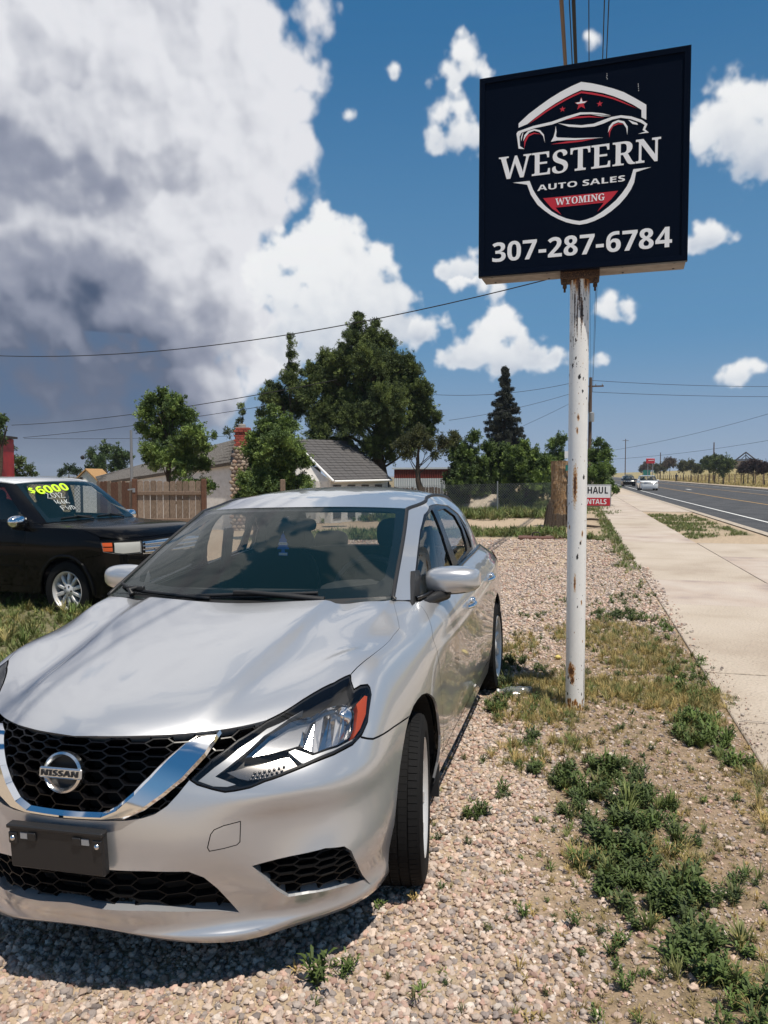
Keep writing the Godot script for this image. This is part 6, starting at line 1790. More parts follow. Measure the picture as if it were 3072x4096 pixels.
func far_green(x: float, z: float) -> float:   # grass beyond the lot
	var n := patch_noise.get_noise_2d(x * 3.0, z * 3.0)
	var g := 0.0
	if x < -0.4:
		g = maxf(g, smoothstep(1.7, 0.9, absf(z + 20.9 + 0.10 * (x + 3.0)) + n * 1.2) * smoothstep(-9.5, -7.0, x))
		g = maxf(g, smoothstep(-27.5, -31.0, z + n * 2.0) * smoothstep(-60.0, -36.0, z) * 0.8)
		g = maxf(g, smoothstep(-3.6, -4.8, x + n * 0.8) * smoothstep(-1.0, -4.0, z) * smoothstep(-12.5, -10.0, z) * 0.95)
	if x > -0.6 and x < 0.95:
		g = maxf(g, smoothstep(0.5, 0.8, x + n * 0.2) * smoothstep(-12.0, -13.0, z) * smoothstep(-40.0, -20.0, z))
		g = maxf(g, smoothstep(0.8, 0.4, absf(z + 19.3) + n) * 0.9)
	if x > 2.5 and x < 4.2 and z < -19.3 - (x - 2.5) * 1.15 and z > -31.4:
		g = maxf(g, smoothstep(0.1, -0.15, absf(x - 3.2 + 0.02 * (z + 25.0)) - 0.55 - n * 0.5) * 0.1 + smoothstep(0.02, 0.3, n + 0.36 * absf(x - 3.4)))
	if z < -31.0 and x < 2.6 and x > -0.5:
		g = maxf(g, smoothstep(1.8, 0.6, x) * smoothstep(-0.3, 0.2, n))
	if x > 19.5:
		g = maxf(g, 0.25 * smoothstep(-0.2, 0.4, n))
	return clampf(g, 0.0, 1.0)


func soil_colour(x: float, z: float) -> Color:
	var gravel := Color(0.47, 0.365, 0.262)
	var dirt := Color(0.285, 0.207, 0.137)
	var straw := Color(0.40, 0.31, 0.14)
	var green := Color(0.085, 0.105, 0.035)
	var n := patch_noise.get_noise_2d(x * 8.0, z * 8.0)
	var c := gravel
	var d := smoothstep(-0.45, 0.15, x + n * 0.4) * smoothstep(-9.0, -6.8, z + n) * smoothstep(0.0, -1.0, z)
	d = maxf(d, smoothstep(-0.95, -0.4, x + n * 0.2) * smoothstep(-7.4, -6.4, z + n) * smoothstep(-4.4, -5.0, z + n * 0.4))
	c = c.lerp(dirt, d * 0.9)
	if z > -12.0 and x > -1.2:
		c = c.lerp(straw, 0.6 * cover(STRAW, x, z))
		c = c.lerp(dirt.lerp(green, 0.4), 0.7 * cover(GREEN, x, z))
	if x > 19.5:
		c = straw.lerp(Color(0.30, 0.25, 0.10), 0.5 + n * 0.5)
	elif z < -36.0 and x < 0.0 or x < -30.0:
		c = Color(0.24, 0.19, 0.10)
	return c.lerp(green, far_green(x, z) * 0.75)


func strip(mb: MB, x0: float, x1: float, z0: float, z1: float, y: float, y1 := -99.0, step := 20.0) -> void:
	var k := maxi(1, ceili((z0 - z1) / step))
	var ya := y
	var yb := y if y1 < -90.0 else y1
	for i in k:
		var a := lerpf(z0, z1, i / float(k))
		var b := lerpf(z0, z1, (i + 1.0) / k)
		var ra := 0.0025 * maxf(0.0, -a - 60.0)
		var rb := 0.0025 * maxf(0.0, -b - 60.0)
		mb.quad(Vector3(x0, ya + ra, a), Vector3(x1, yb + ra, a), Vector3(x1, yb + rb, b), Vector3(x0, ya + rb, b), Vector3.UP if absf(x1 - x0) > 0.001 else Vector3.LEFT)


func land() -> void:
	patch_noise = noise(9, 0.25, 3)
	var xs := PackedFloat32Array()
	for q in [-900, -500, -300, -160, -90, -60, -42, -32, -26, -21, -17, -14, -12, -10.5, -9.2, -8, -7, -6.2, -5.6]:
		xs.append(q)
	var x := -5.0
	while x < 0.9:
		xs.append(x)
		x += 0.14 if x > -1.3 else 0.35
	for q in [0.9, 0.96, 1.6, 2.5, 2.75, 3.0, 3.3, 3.6, 3.9, 4.2, 4.45, 4.69, 4.71, 8, 14, 19.39, 19.41, 20.5, 22, 24, 28, 34, 42, 52, 64, 90, 150, 300, 600, 1200]:
		xs.append(q)
	var zs := PackedFloat32Array()
	for q in [60, 20, 8, 3, 1, 0]:
		zs.append(q)
	var z := -0.6
	while z > -2400.0:
		zs.append(z)
		z -= 0.16 if z > -9.5 else (0.45 if z > -34.0 else maxf(2.0, -z * 0.08))
	var mb := MB.new()
	var P: Array = []
	for i in xs.size():
		var row: Array = []
		for k in zs.size():
			row.append([Vector3(xs[i], terrain(xs[i], zs[k]), zs[k]), soil_colour(xs[i], zs[k])])
		P.append(row)
	for i in xs.size() - 1:
		for k in zs.size() - 1:
			var q := [P[i][k], P[i + 1][k], P[i + 1][k + 1], P[i][k + 1]]
			var nn: Vector3 = (q[1][0] - q[0][0]).cross(q[3][0] - q[0][0]).normalized()
			for t in [[0, 1, 2], [0, 2, 3]]:
				var at := mb.c.size()
				mb.tri(q[t[0]][0], q[t[1]][0], q[t[2]][0], nn, nn, nn)
				var turned: bool = mb.v[at + 1] != q[t[1]][0]
				mb.c[at] = q[t[0]][1]
				mb.c[at + 1] = q[t[2]][1] if turned else q[t[1]][1]
				mb.c[at + 2] = q[t[1]][1] if turned else q[t[2]][1]
	setting("ground", mb, M.soil)


func street() -> void:
	# pavement: cast slabs with open joints
	var walk := Node3D.new()
	walk.name = "sidewalk"
	walk.set_meta("kind", "structure")
	add_child(walk)
	var z := 4.0
	var i := 0
	var lengths := [3.1, 2.7, 1.45, 2.9, 3.2, 2.2, 3.6, 3.0, 2.4, 3.3]
	while z > -64.0:
		var l: float = lengths[i % 10]
		var rise := 0.0025 * maxf(0.0, -z - 60.0)
		for col in [[0.93, 2.52], [2.535, 4.53]]:
			if col[0] > 2.0 and z - l < -19.4 and z > -31.8:
				continue
			var mb := MB.new()
			mb.box(Vector3((col[0] + col[1]) * 0.5, 0.02 + rise + rng.randf_range(-0.003, 0.003), z - l * 0.5), Vector3(col[1] - col[0], 0.10, l - rng.randf_range(0.012, 0.022)), Basis(Vector3.RIGHT, rng.randf_range(-0.001, 0.001)), 0.006)
			part("concrete_slab", mb, M.slab[rng.randi() % 3], walk)
		z -= l
		i += 1
	var far := MB.new()
	strip(far, 0.93, 2.52, z, -420.0, 0.07)
	strip(far, 2.535, 4.53, z, -420.0, 0.066)
	part("concrete_slab", far, M.concrete, walk)
	for q in [[0.95, -4.95, 2.6, -4.70], [2.6, -14.6, 4.5, -13.9], [1.0, -24.5, 2.4, -23.8], [3.0, -38.0, 4.2, -33.5], [0.95, -3.55, 1.5, -3.3]]:
		var cm := MB.new()
		var a := Vector2(q[0], q[1])
		var b := Vector2(q[2], q[3])
		var side_ := (b - a).normalized().orthogonal()
		var last := a
		for k in range(1, 25):
			var f := k / 24.0
			var p: Vector2 = a.lerp(b, f) + side_ * 0.05 * patch_noise.get_noise_1d(f * 60.0 + q[0] * 100.0)
			var w := side_ * (0.004 + 0.004 * absf(patch_noise.get_noise_1d(f * 90.0)))
			cm.quad(Vector3(last.x - w.x, 0.0775, last.y - w.y), Vector3(last.x + w.x, 0.0775, last.y + w.y), Vector3(p.x + w.x, 0.0775, p.y + w.y), Vector3(p.x - w.x, 0.0775, p.y - w.y), Vector3.UP)
			last = p
		part("crack", cm, M.bronze, walk)
	var mb := MB.new()
	strip(mb, 4.545, 4.70, 30.0, -420.0, 0.075)
	strip(mb, 4.70, 4.70, 30.0, -420.0, 0.075)
	for zz in range(30, -420, -3):
		var r0 := 0.0025 * maxf(0.0, -zz - 60.0)
		mb.quad(Vector3(4.70, 0.075 + r0, zz), Vector3(4.72, -0.06 + r0, zz), Vector3(4.72, -0.06 + r0, zz - 3), Vector3(4.70, 0.075 + r0, zz - 3), Vector3.RIGHT)
		mb.quad(Vector3(4.72, -0.06 + r0, zz), Vector3(5.2, -0.045 + r0, zz), Vector3(5.2, -0.045 + r0, zz - 2.99), Vector3(4.72, -0.06 + r0, zz - 2.99), Vector3.UP)
	setting("kerb", mb, M.kerb)
	mb = MB.new()
	strip(mb, 5.2, 19.3, 60.0, -700.0, -0.052)
	setting("road", mb, M.asphalt)
	mb = MB.new()
	strip(mb, 6.30, 6.42, 60.0, -500.0, -0.047)
	strip(mb, 18.7, 18.8, 60.0, -500.0, -0.047)
	for q in [[12.4, -47.0, 0.35, 5.0], [7.4, -29.0, 0.5, 2.6], [9.0, -33.5, 0.35, 2.0], [12.0, -92.0, 0.3, 4.0]]:
		strip(mb, q[0], q[0] + q[2], q[1], q[1] - q[3], -0.047)
	setting("road_line_white", mb, M.line_white)
	mb = MB.new()
	strip(mb, 10.25, 10.36, 60.0, -500.0, -0.047)
	strip(mb, 15.2, 15.31, 60.0, -500.0, -0.047)
	setting("road_line_yellow", mb, M.line_yellow)
	mb = MB.new()
	strip(mb, 19.3, 19.31, 60.0, -700.0, -0.055, 0.08)
	strip(mb, 19.31, 19.5, 60.0, -700.0, 0.08)
	setting("far_kerb", mb, M.kerb)
	mb = MB.new()
	strip(mb, 20.2, 21.7, 60.0, -700.0, 0.075)
	setting("far_sidewalk", mb, M.concrete)


func stone_mesh(seed_: int) -> ArrayMesh:
	var mb := MB.new()
	mb.lump(Vector3.ZERO, Vector3(1.0, 0.68, 0.82), 6, 8, 0.7, noise(seed_, 0.8, 2), 0.82)
	for i in range(0, mb.v.size(), 3):   # broken stone: half flat faces, half worn round
		var k := -(mb.v[i + 1] - mb.v[i]).cross(mb.v[i + 2] - mb.v[i])
		if k.length() > 1e-6:
			for j in 3:
				mb.n[i + j] = (mb.n[i + j] * 0.45 + k.normalized() * 0.55).normalized()
	return mb.mesh()


func gravel() -> void:
	var palette := [Color(0.48, 0.375, 0.295), Color(0.49, 0.32, 0.26), Color(0.43, 0.355, 0.31), Color(0.25, 0.235, 0.23), Color(0.12, 0.12, 0.13), Color(0.66, 0.60, 0.53), Color(0.40, 0.29, 0.215), Color(0.36, 0.21, 0.165), Color(0.58, 0.44, 0.35), Color(0.37, 0.33, 0.30), Color(0.60, 0.50, 0.42)]
	var meshes := [stone_mesh(1), stone_mesh(2), stone_mesh(3), stone_mesh(4)]
	var places := [[], [], [], []]
	var tints := [PackedColorArray(), PackedColorArray(), PackedColorArray(), PackedColorArray()]
	for band in [[-3.9, 1.12, -7.2, -0.9, 5000.0, 0.0098], [-5.5, 1.08, -13.0, -7.2, 1400.0, 0.0138], [-7.0, 0.9, -19.0, -13.0, 300.0, 0.019]]:
		var total := int((band[1] - band[0]) * (band[3] - band[2]) * band[4])
		for i in total:
			var x := rng.randf_range(band[0], band[1])
			var z := rng.randf_range(band[2], band[3])
			var n := patch_noise.get_noise_2d(x * 8.0, z * 8.0)
			var d := smoothstep(-0.42, 0.05, x + n * 0.45) * smoothstep(-9.0, -6.8, z + n) 
			d = maxf(d, 0.8 * smoothstep(-0.95, -0.4, x + n * 0.2) * smoothstep(-7.4, -6.4, z + n) * smoothstep(-4.4, -5.0, z + n * 0.4))
			if z > -2.6:
				d *= smoothstep(-0.05, 0.25, x + n * 0.2)
			if far_green(x, z) > 0.45:
				d = maxf(d, 0.9)
			if x > 0.9 and rng.randf() < 0.55 + (x - 0.9) * 2.0:
				continue
			var size: float = band[5] * (0.5 + 1.05 * pow(rng.randf(), 2.2))
			if rng.randf() < d * 0.93:
				size *= rng.randf_range(0.25, 0.5)
			var b := Basis(Vector3(rng.randf_range(-1, 1), rng.randf_range(-1, 1), rng.randf_range(-1, 1)).normalized(), rng.randf_range(-0.6, 0.6)) * Basis(Vector3.UP, rng.randf() * TAU)
			var k := rng.randi() % 4
			places[k].append(Transform3D(b.scaled_local(Vector3.ONE * size), Vector3(x, (terrain(x, z) if x < 0.93 else 0.072) + size * rng.randf_range(0.05, 0.6), z)))
			var c: Color = palette[mini(rng.randi() % 13, 10)]
			c = c.lerp(Color(0.46, 0.345, 0.28), 0.34) * rng.randf_range(0.62, 1.15)
			if size < band[5] * 0.4:
				c = c.lerp(Color(0.33, 0.245, 0.165), 0.55)
			tints[k].append(c)
	for k in 4:
		scatter("gravel" if k == 0 else "gravel_%03d" % k, meshes[k], M.tinted, places[k], tints[k])


func blade(mb: MB, root: Vector3, dir: Vector3, length: float, width: float, droop: float) -> void:
	var side := dir.cross(Vector3.UP).normalized()
	if side.length() < 0.1:
		side = Vector3.RIGHT
	var p0 := root
	var p1 := root + dir * length * 0.55
	var p2 := root + dir * length + Vector3.DOWN * droop * length
	var n := side.cross(dir).normalized()
	if n.y < 0:
		n = -n
	mb.quad(p0 - side * width * 0.3, p0 + side * width * 0.3, p1 + side * width * 0.5, p1 - side * width * 0.5, n)
	mb.flat(p1 - side * width * 0.5, p1 + side * width * 0.5, p2, n)


func plant_mesh(seed_: int, leaves: int, length: float, width: float, spread: float, droop: float) -> ArrayMesh:
	var r := RandomNumberGenerator.new()
	r.seed = seed_
	var mb := MB.new()
	for i in leaves:
		var a := r.randf() * TAU
		var e := r.randf_range(0.15, 1.0)
		var dir := Vector3(cos(a) * spread * e, 1.0, sin(a) * spread * e).normalized()
		var f := r.randf_range(0.72, 1.0)
		mb.tint = Color(f, f, f)
		blade(mb, Vector3(cos(a), 0, sin(a)) * r.randf() * 0.12 * length + Vector3.UP * r.randf() * 0.25 * length, dir, length * r.randf_range(0.5, 1.0), width, droop * r.randf())
	return mb.mesh(true)


func weed_mesh(seed_: int) -> ArrayMesh:   # stems with narrow leaves all along, as in the dark weeds by the pole
	var r := RandomNumberGenerator.new()
	r.seed = seed_
	var mb := MB.new()
	for s in 7:
		var a := r.randf() * TAU
		var lean := r.randf_range(0.2, 0.9)
		var dir := Vector3(cos(a) * lean, 1.0, sin(a) * lean).normalized()
		var l := r.randf_range(0.6, 1.0)
		for k in 9:
			var f := (k + 1) / 9.0
			var b := r.randf() * TAU
			var out := (dir * 0.7 + Vector3(cos(b), 0.25, sin(b)) * 0.75).normalized()
			var q := r.randf_range(0.7, 1.0)
			mb.tint = Color(q, q, q)
			blade(mb, dir * l * f * 0.8, out, 0.36 * r.randf_range(0.7, 1.1), 0.085, 0.3)
	return mb.mesh(true)


func weeds() -> void:
	var kinds := [weed_mesh(1), weed_mesh(2), plant_mesh(3, 22, 1.0, 0.05, 0.9, 0.35), plant_mesh(4, 26, 1.0, 0.03, 1.2, 0.5), plant_mesh(5, 16, 1.0, 0.10, 1.6, 0.4)]
	var places := [[], [], [], [], []]
	var tints := [PackedColorArray(), PackedColorArray(), PackedColorArray(), PackedColorArray(), PackedColorArray()]
	var add := func(k: int, x: float, z: float, s: float, c: Color) -> void:
		var b := Basis(Vector3.UP, rng.randf() * TAU) * Basis(Vector3.RIGHT, rng.randf_range(-0.2, 0.2))
		places[k].append(Transform3D(b.scaled_local(Vector3(s, s * rng.randf_range(0.7, 1.2), s)), Vector3(x, terrain(x, z) - 0.004, z)))
		tints[k].append(c * rng.randf_range(0.75, 1.25))
	var dark := Color(0.057, 0.086, 0.023)
	var fresh := Color(0.115, 0.175, 0.034)
	var olive := Color(0.17, 0.175, 0.06)
	var straw := Color(0.46, 0.34, 0.13)
	for i in 60000:
		var x := rng.randf_range(-1.1, 1.05)
		var z := rng.randf_range(-12.0, -1.2)
		var g := cover(GREEN, x, z)
		var gap := patch_noise.get_noise_2d(x * 30.0 + 70.0, z * 30.0)
		if g > 0.05 and rng.randf() < g * g * (0.58 if z > -6.0 else 0.30) * smoothstep(-0.22, 0.2, gap):
			var near_sidewalk := smoothstep(0.5, 0.7, x) * smoothstep(-3.6, -4.4, z)
			var tall := 0.098 * (0.45 + 0.6 * g) * rng.randf_range(0.5, 1.2) * (0.8 + 0.9 * gap)
			if rng.randf() < 0.75:
				add.call(rng.randi() % 2, x, z, tall, dark.lerp(fresh, clampf(near_sidewalk * 0.8 + rng.randf() * 0.55 + smoothstep(-2.6, -2.1, z) * 0.4, 0, 1)))
			else:
				add.call(2, x, z, tall * 1.1, fresh.lerp(olive, rng.randf()))
		var s := cover(STRAW, x, z)
		if s > 0.05 and rng.randf() < s * 0.5:
			add.call(3, x, z, rng.randf_range(0.05, 0.10), straw.lerp(olive, pow(rng.randf(), 1.4)) if rng.randf() < 0.82 else fresh.lerp(olive, rng.randf()))
		if rng.randf() < 0.022 * smoothstep(-1.0, -0.5, x):   # thin growth everywhere in the gravel and dirt
			add.call(rng.randi() % 5, x, z, rng.randf_range(0.02, 0.06), [fresh, olive, straw, dark][rng.randi() % 4])
		if rng.randf() < 0.22 * smoothstep(-0.35, 0.2, x) and z > -7.5:
			add.call([3, 4, 3][rng.randi() % 3], x, z, rng.randf_range(0.012, 0.04), straw.lerp(olive, rng.randf() * 0.8).lerp(Color(0.2, 0.13, 0.08), 0.5 * rng.randf()))
	for i in 90000:   # grass farther off
		var x := rng.randf_range(-12.0, 4.6)
		var z := -lerpf(2.0, 42.0, pow(rng.randf(), 0.8))
		if z > -12.0 and x > -3.4:
			continue
		var g := far_green(x, z)
		if rng.randf() < g * 0.8:
			var big := rng.randf_range(0.10, 0.24) if x < 0.3 else rng.randf_range(0.06, 0.13)
			if z > -12.0:
				big = rng.randf_range(0.04, 0.10) + (0.10 if rng.randf() < 0.04 else 0.0)
			if z < -27.5 and x < -0.4:
				big *= 1.9
			add.call(2 + rng.randi() % 3, x, z, big, fresh.lerp(olive, pow(rng.randf(), 1.5)).lerp(straw, 0.3 if rng.randf() < 0.2 else 0.0))
	for i in 9000:   # rough grass by the black car
		var x := rng.randf_range(-7.5, -3.5)
		var z := rng.randf_range(-8.6, -4.0)
		var tall := rng.randf_range(0.05, 0.11) if rng.randf() < 0.93 else rng.randf_range(0.15, 0.26)
		if rng.randf() < smoothstep(-0.35, 0.3, patch_noise.get_noise_2d(x * 7.0, z * 7.0)) * smoothstep(-3.5, -4.2, x):
			add.call([2, 3, 2][rng.randi() % 3], x, z, tall, fresh.lerp(olive, rng.randf()).lerp(straw, 0.45 if rng.randf() < 0.3 else 0.0))
	for i in 5000:   # the verge across the street
		var x := rng.randf_range(21.8, 40.0)
		var z := rng.randf_range(-260.0, -50.0)
		add.call(3, x, z, rng.randf_range(0.3, 0.6), straw.lerp(olive, rng.randf() * 0.6))
	for k in 5:
		scatter("weeds" if k == 0 else "weeds_%03d" % k, kinds[k], M.leaf, places[k], tints[k])


func litter() -> void:
	var b := MB.new()   # crushed clear bottle lying by the rear wheel
	b.lathe([Vector2(0.001, -0.11), Vector2(0.028, -0.11), Vector2(0.033, -0.10), Vector2(0.030, -0.06), Vector2(0.034, -0.03), Vector2(0.029, 0.0), Vector2(0.033, 0.03), Vector2(0.028, 0.06), Vector2(0.013, 0.095), Vector2(0.013, 0.115)], 20, Transform3D(Basis(Vector3.BACK, PI / 2), Vector3.ZERO))
	var o := thing("plastic_bottle", "clear empty plastic bottle lying in the grass beside the sedan's rear wheel", "bottle", Vector3(-0.42, 0.065, -5.28), 0.25)
	part("body", b, M.bottle, o)
	var c := MB.new()
	c.lathe([Vector2(0.001, 0.115), Vector2(0.015, 0.115), Vector2(0.015, 0.13), Vector2(0.001, 0.13)], 16, Transform3D(Basis(Vector3.BACK, PI / 2), Vector3.ZERO))
	part("cap", c, M.white_paint, o)
	var y := MB.new()
	y.lump(Vector3(-0.166, 0.05, -6.43), Vector3(0.026, 0.018, 0.022), 8, 10, 0.6, noise(4, 8.0, 2))
	solo("crumpled_wrapper", y, mat(lin(0.62, 0.50, 0.16), 0.8), "small crumpled yellow paper scrap lying in the grass left of the white pole", "litter")
	var l := thing("steel_plate", "rusty steel access plate with a loop handle lying flat in the gravel", "steel plate", on_ground(-1.05, -19.1, 0.035), 0.1)
	var lm := MB.new()
	lm.box(Vector3.ZERO, Vector3(0.86, 0.05, 0.62), Basis.IDENTITY, 0.008)
	lm.box(Vector3(0.5, -0.02, 0.0), Vector3(0.3, 0.03, 0.5), Basis.IDENTITY, 0.005)
	part("plate", lm, rough_mat([[0.0, lin(0.08, 0.035, 0.025)], [1.0, lin(0.20, 0.10, 0.075)]], 0.02, 1.5, 91, 0.9, 2.0), l)
	var hm := MB.new()
	hm.tube([Vector3(-0.09, 0.02, 0.0), Vector3(-0.09, 0.10, 0.0), Vector3(-0.06, 0.125, 0), Vector3(0.06, 0.125, 0), Vector3(0.09, 0.10, 0), Vector3(0.09, 0.02, 0)], 0.014, 8)
	part("handle", hm, M.dark_rail, l)
	for q in [[0.35, -26.6, 1.3, 0.1], [0.1, -23.2, 1.0, -0.15]]:
		var sm := MB.new()
		sm.tube([Vector3(-q[2] / 2, 0, 0), Vector3(0, 0.04, 0.05), Vector3(q[2] / 2, 0.0, -0.02)], [0.035, 0.04, 0.03], 8)
		var st := solo("fallen_branch", sm, M.bark, ["dark fallen branch lying on the gravel under the rental sign", "thin bare branch on the gravel nearer the white pole"][0 if q[1] < -25 else 1], "branch")
		st.position = on_ground(q[0], q[1], 0.03)
		st.rotation.y = q[3]

# ---------------------------------------------------------------- boxy cars
const SUV_U = [0.0, 0.5, 0.85, 1.15, 1.75, 2.35, 3.3, 4.3, 5.3, 5.9, 6.8]
const SUV_V = [0.0, 0.28, 0.52, 0.72, 0.84, 1.2, 1.65]
const SUV_POINTS = [
	[Vector3(0, 0.28, 0.90), Vector3(0, 0.55, 0.95), Vector3(0, 0.80, 0.94), Vector3(0, 0.99, 0.91), Vector3(0, 1.075, 0.80), Vector3(0, 1.135, 0.30), Vector3(0, 1.165, -0.36)],
	[Vector3(0.48, 0.28, 0.88), Vector3(0.48, 0.55, 0.925), Vector3(0.48, 0.80, 0.915), Vector3(0.47, 0.985, 0.885), Vector3(0.46, 1.07, 0.78), Vector3(0.44, 1.13, 0.29), Vector3(0.40, 1.16, -0.37)],
	[Vector3(0.80, 0.28, 0.78), Vector3(0.82, 0.55, 0.81), Vector3(0.82, 0.80, 0.80), Vector3(0.80, 0.975, 0.77), Vector3(0.77, 1.06, 0.67), Vector3(0.72, 1.12, 0.24), Vector3(0.66, 1.155, -0.40)],
	[Vector3(0.90, 0.28, 0.58), Vector3(0.93, 0.55, 0.58), Vector3(0.935, 0.80, 0.57), Vector3(0.925, 0.965, 0.54), Vector3(0.885, 1.05, 0.46), Vector3(0.82, 1.11, 0.10), Vector3(0.76, 1.15, -0.42)],
	[Vector3(0.93, 0.28, 0.0), Vector3(0.955, 0.55, 0.0), Vector3(0.965, 0.80, 0.0), Vector3(0.955, 0.96, 0.0), Vector3(0.925, 1.045, -0.02), Vector3(0.88, 1.10, -0.16), Vector3(0.82, 1.145, -0.45)],
	[Vector3(0.93, 0.28, -0.6), Vector3(0.95, 0.55, -0.6), Vector3(0.962, 0.80, -0.6), Vector3(0.955, 0.96, -0.6), Vector3(0.94, 1.045, -0.6), Vector3(0.92, 1.095, -0.6), Vector3(0.885, 1.145, -0.62)],
	[Vector3(0.93, 0.28, -1.5), Vector3(0.95, 0.55, -1.5), Vector3(0.962, 0.80, -1.5), Vector3(0.955, 0.96, -1.5), Vector3(0.945, 1.045, -1.5), Vector3(0.925, 1.10, -1.5), Vector3(0.89, 1.16, -1.5)],
	[Vector3(0.93, 0.28, -2.5), Vector3(0.95, 0.55, -2.5), Vector3(0.962, 0.80, -2.5), Vector3(0.955, 0.96, -2.5), Vector3(0.945, 1.045, -2.5), Vector3(0.925, 1.10, -2.5), Vector3(0.89, 1.17, -2.5)],
	[Vector3(0.92, 0.28, -3.5), Vector3(0.945, 0.55, -3.5), Vector3(0.955, 0.80, -3.5), Vector3(0.95, 0.96, -3.5), Vector3(0.94, 1.045, -3.5), Vector3(0.92, 1.10, -3.5), Vector3(0.885, 1.18, -3.5)],
	[Vector3(0.82, 0.30, -4.08), Vector3(0.85, 0.55, -4.10), Vector3(0.86, 0.80, -4.10), Vector3(0.855, 0.96, -4.10), Vector3(0.85, 1.045, -4.09), Vector3(0.84, 1.10, -4.08), Vector3(0.82, 1.18, -4.05)],
	[Vector3(0, 0.30, -4.16), Vector3(0, 0.55, -4.19), Vector3(0, 0.80, -4.19), Vector3(0, 0.96, -4.18), Vector3(0, 1.045, -4.17), Vector3(0, 1.10, -4.16), Vector3(0, 1.18, -4.12)]]


func ring_at(net: Net, z0: float, y0: float, r: float, lo: float, hi: float) -> PackedVector2Array:   # a wheel arch, found on the surface
	var out := PackedVector2Array()
	for k in 23:
		var a := deg_to_rad(-25.0 + 230.0 * k / 22.0)
		var want := Vector2(z0 + r * cos(a), y0 + r * sin(a))
		var best := 9e9
		var q := Vector2.ZERO
		for i in 60:
			for j in 50:
				var uv := Vector2(lerpf(lo, hi, i / 59.0), 0.95 * j / 49.0 - 0.0)
				var p := net.at(uv)
				var d := Vector2(p.z, p.y).distance_squared_to(want)
				if d < best:
					best = d
					q = uv
		if want.y < 0.28:
			q.y = -0.08
		out.append(q)
	return out


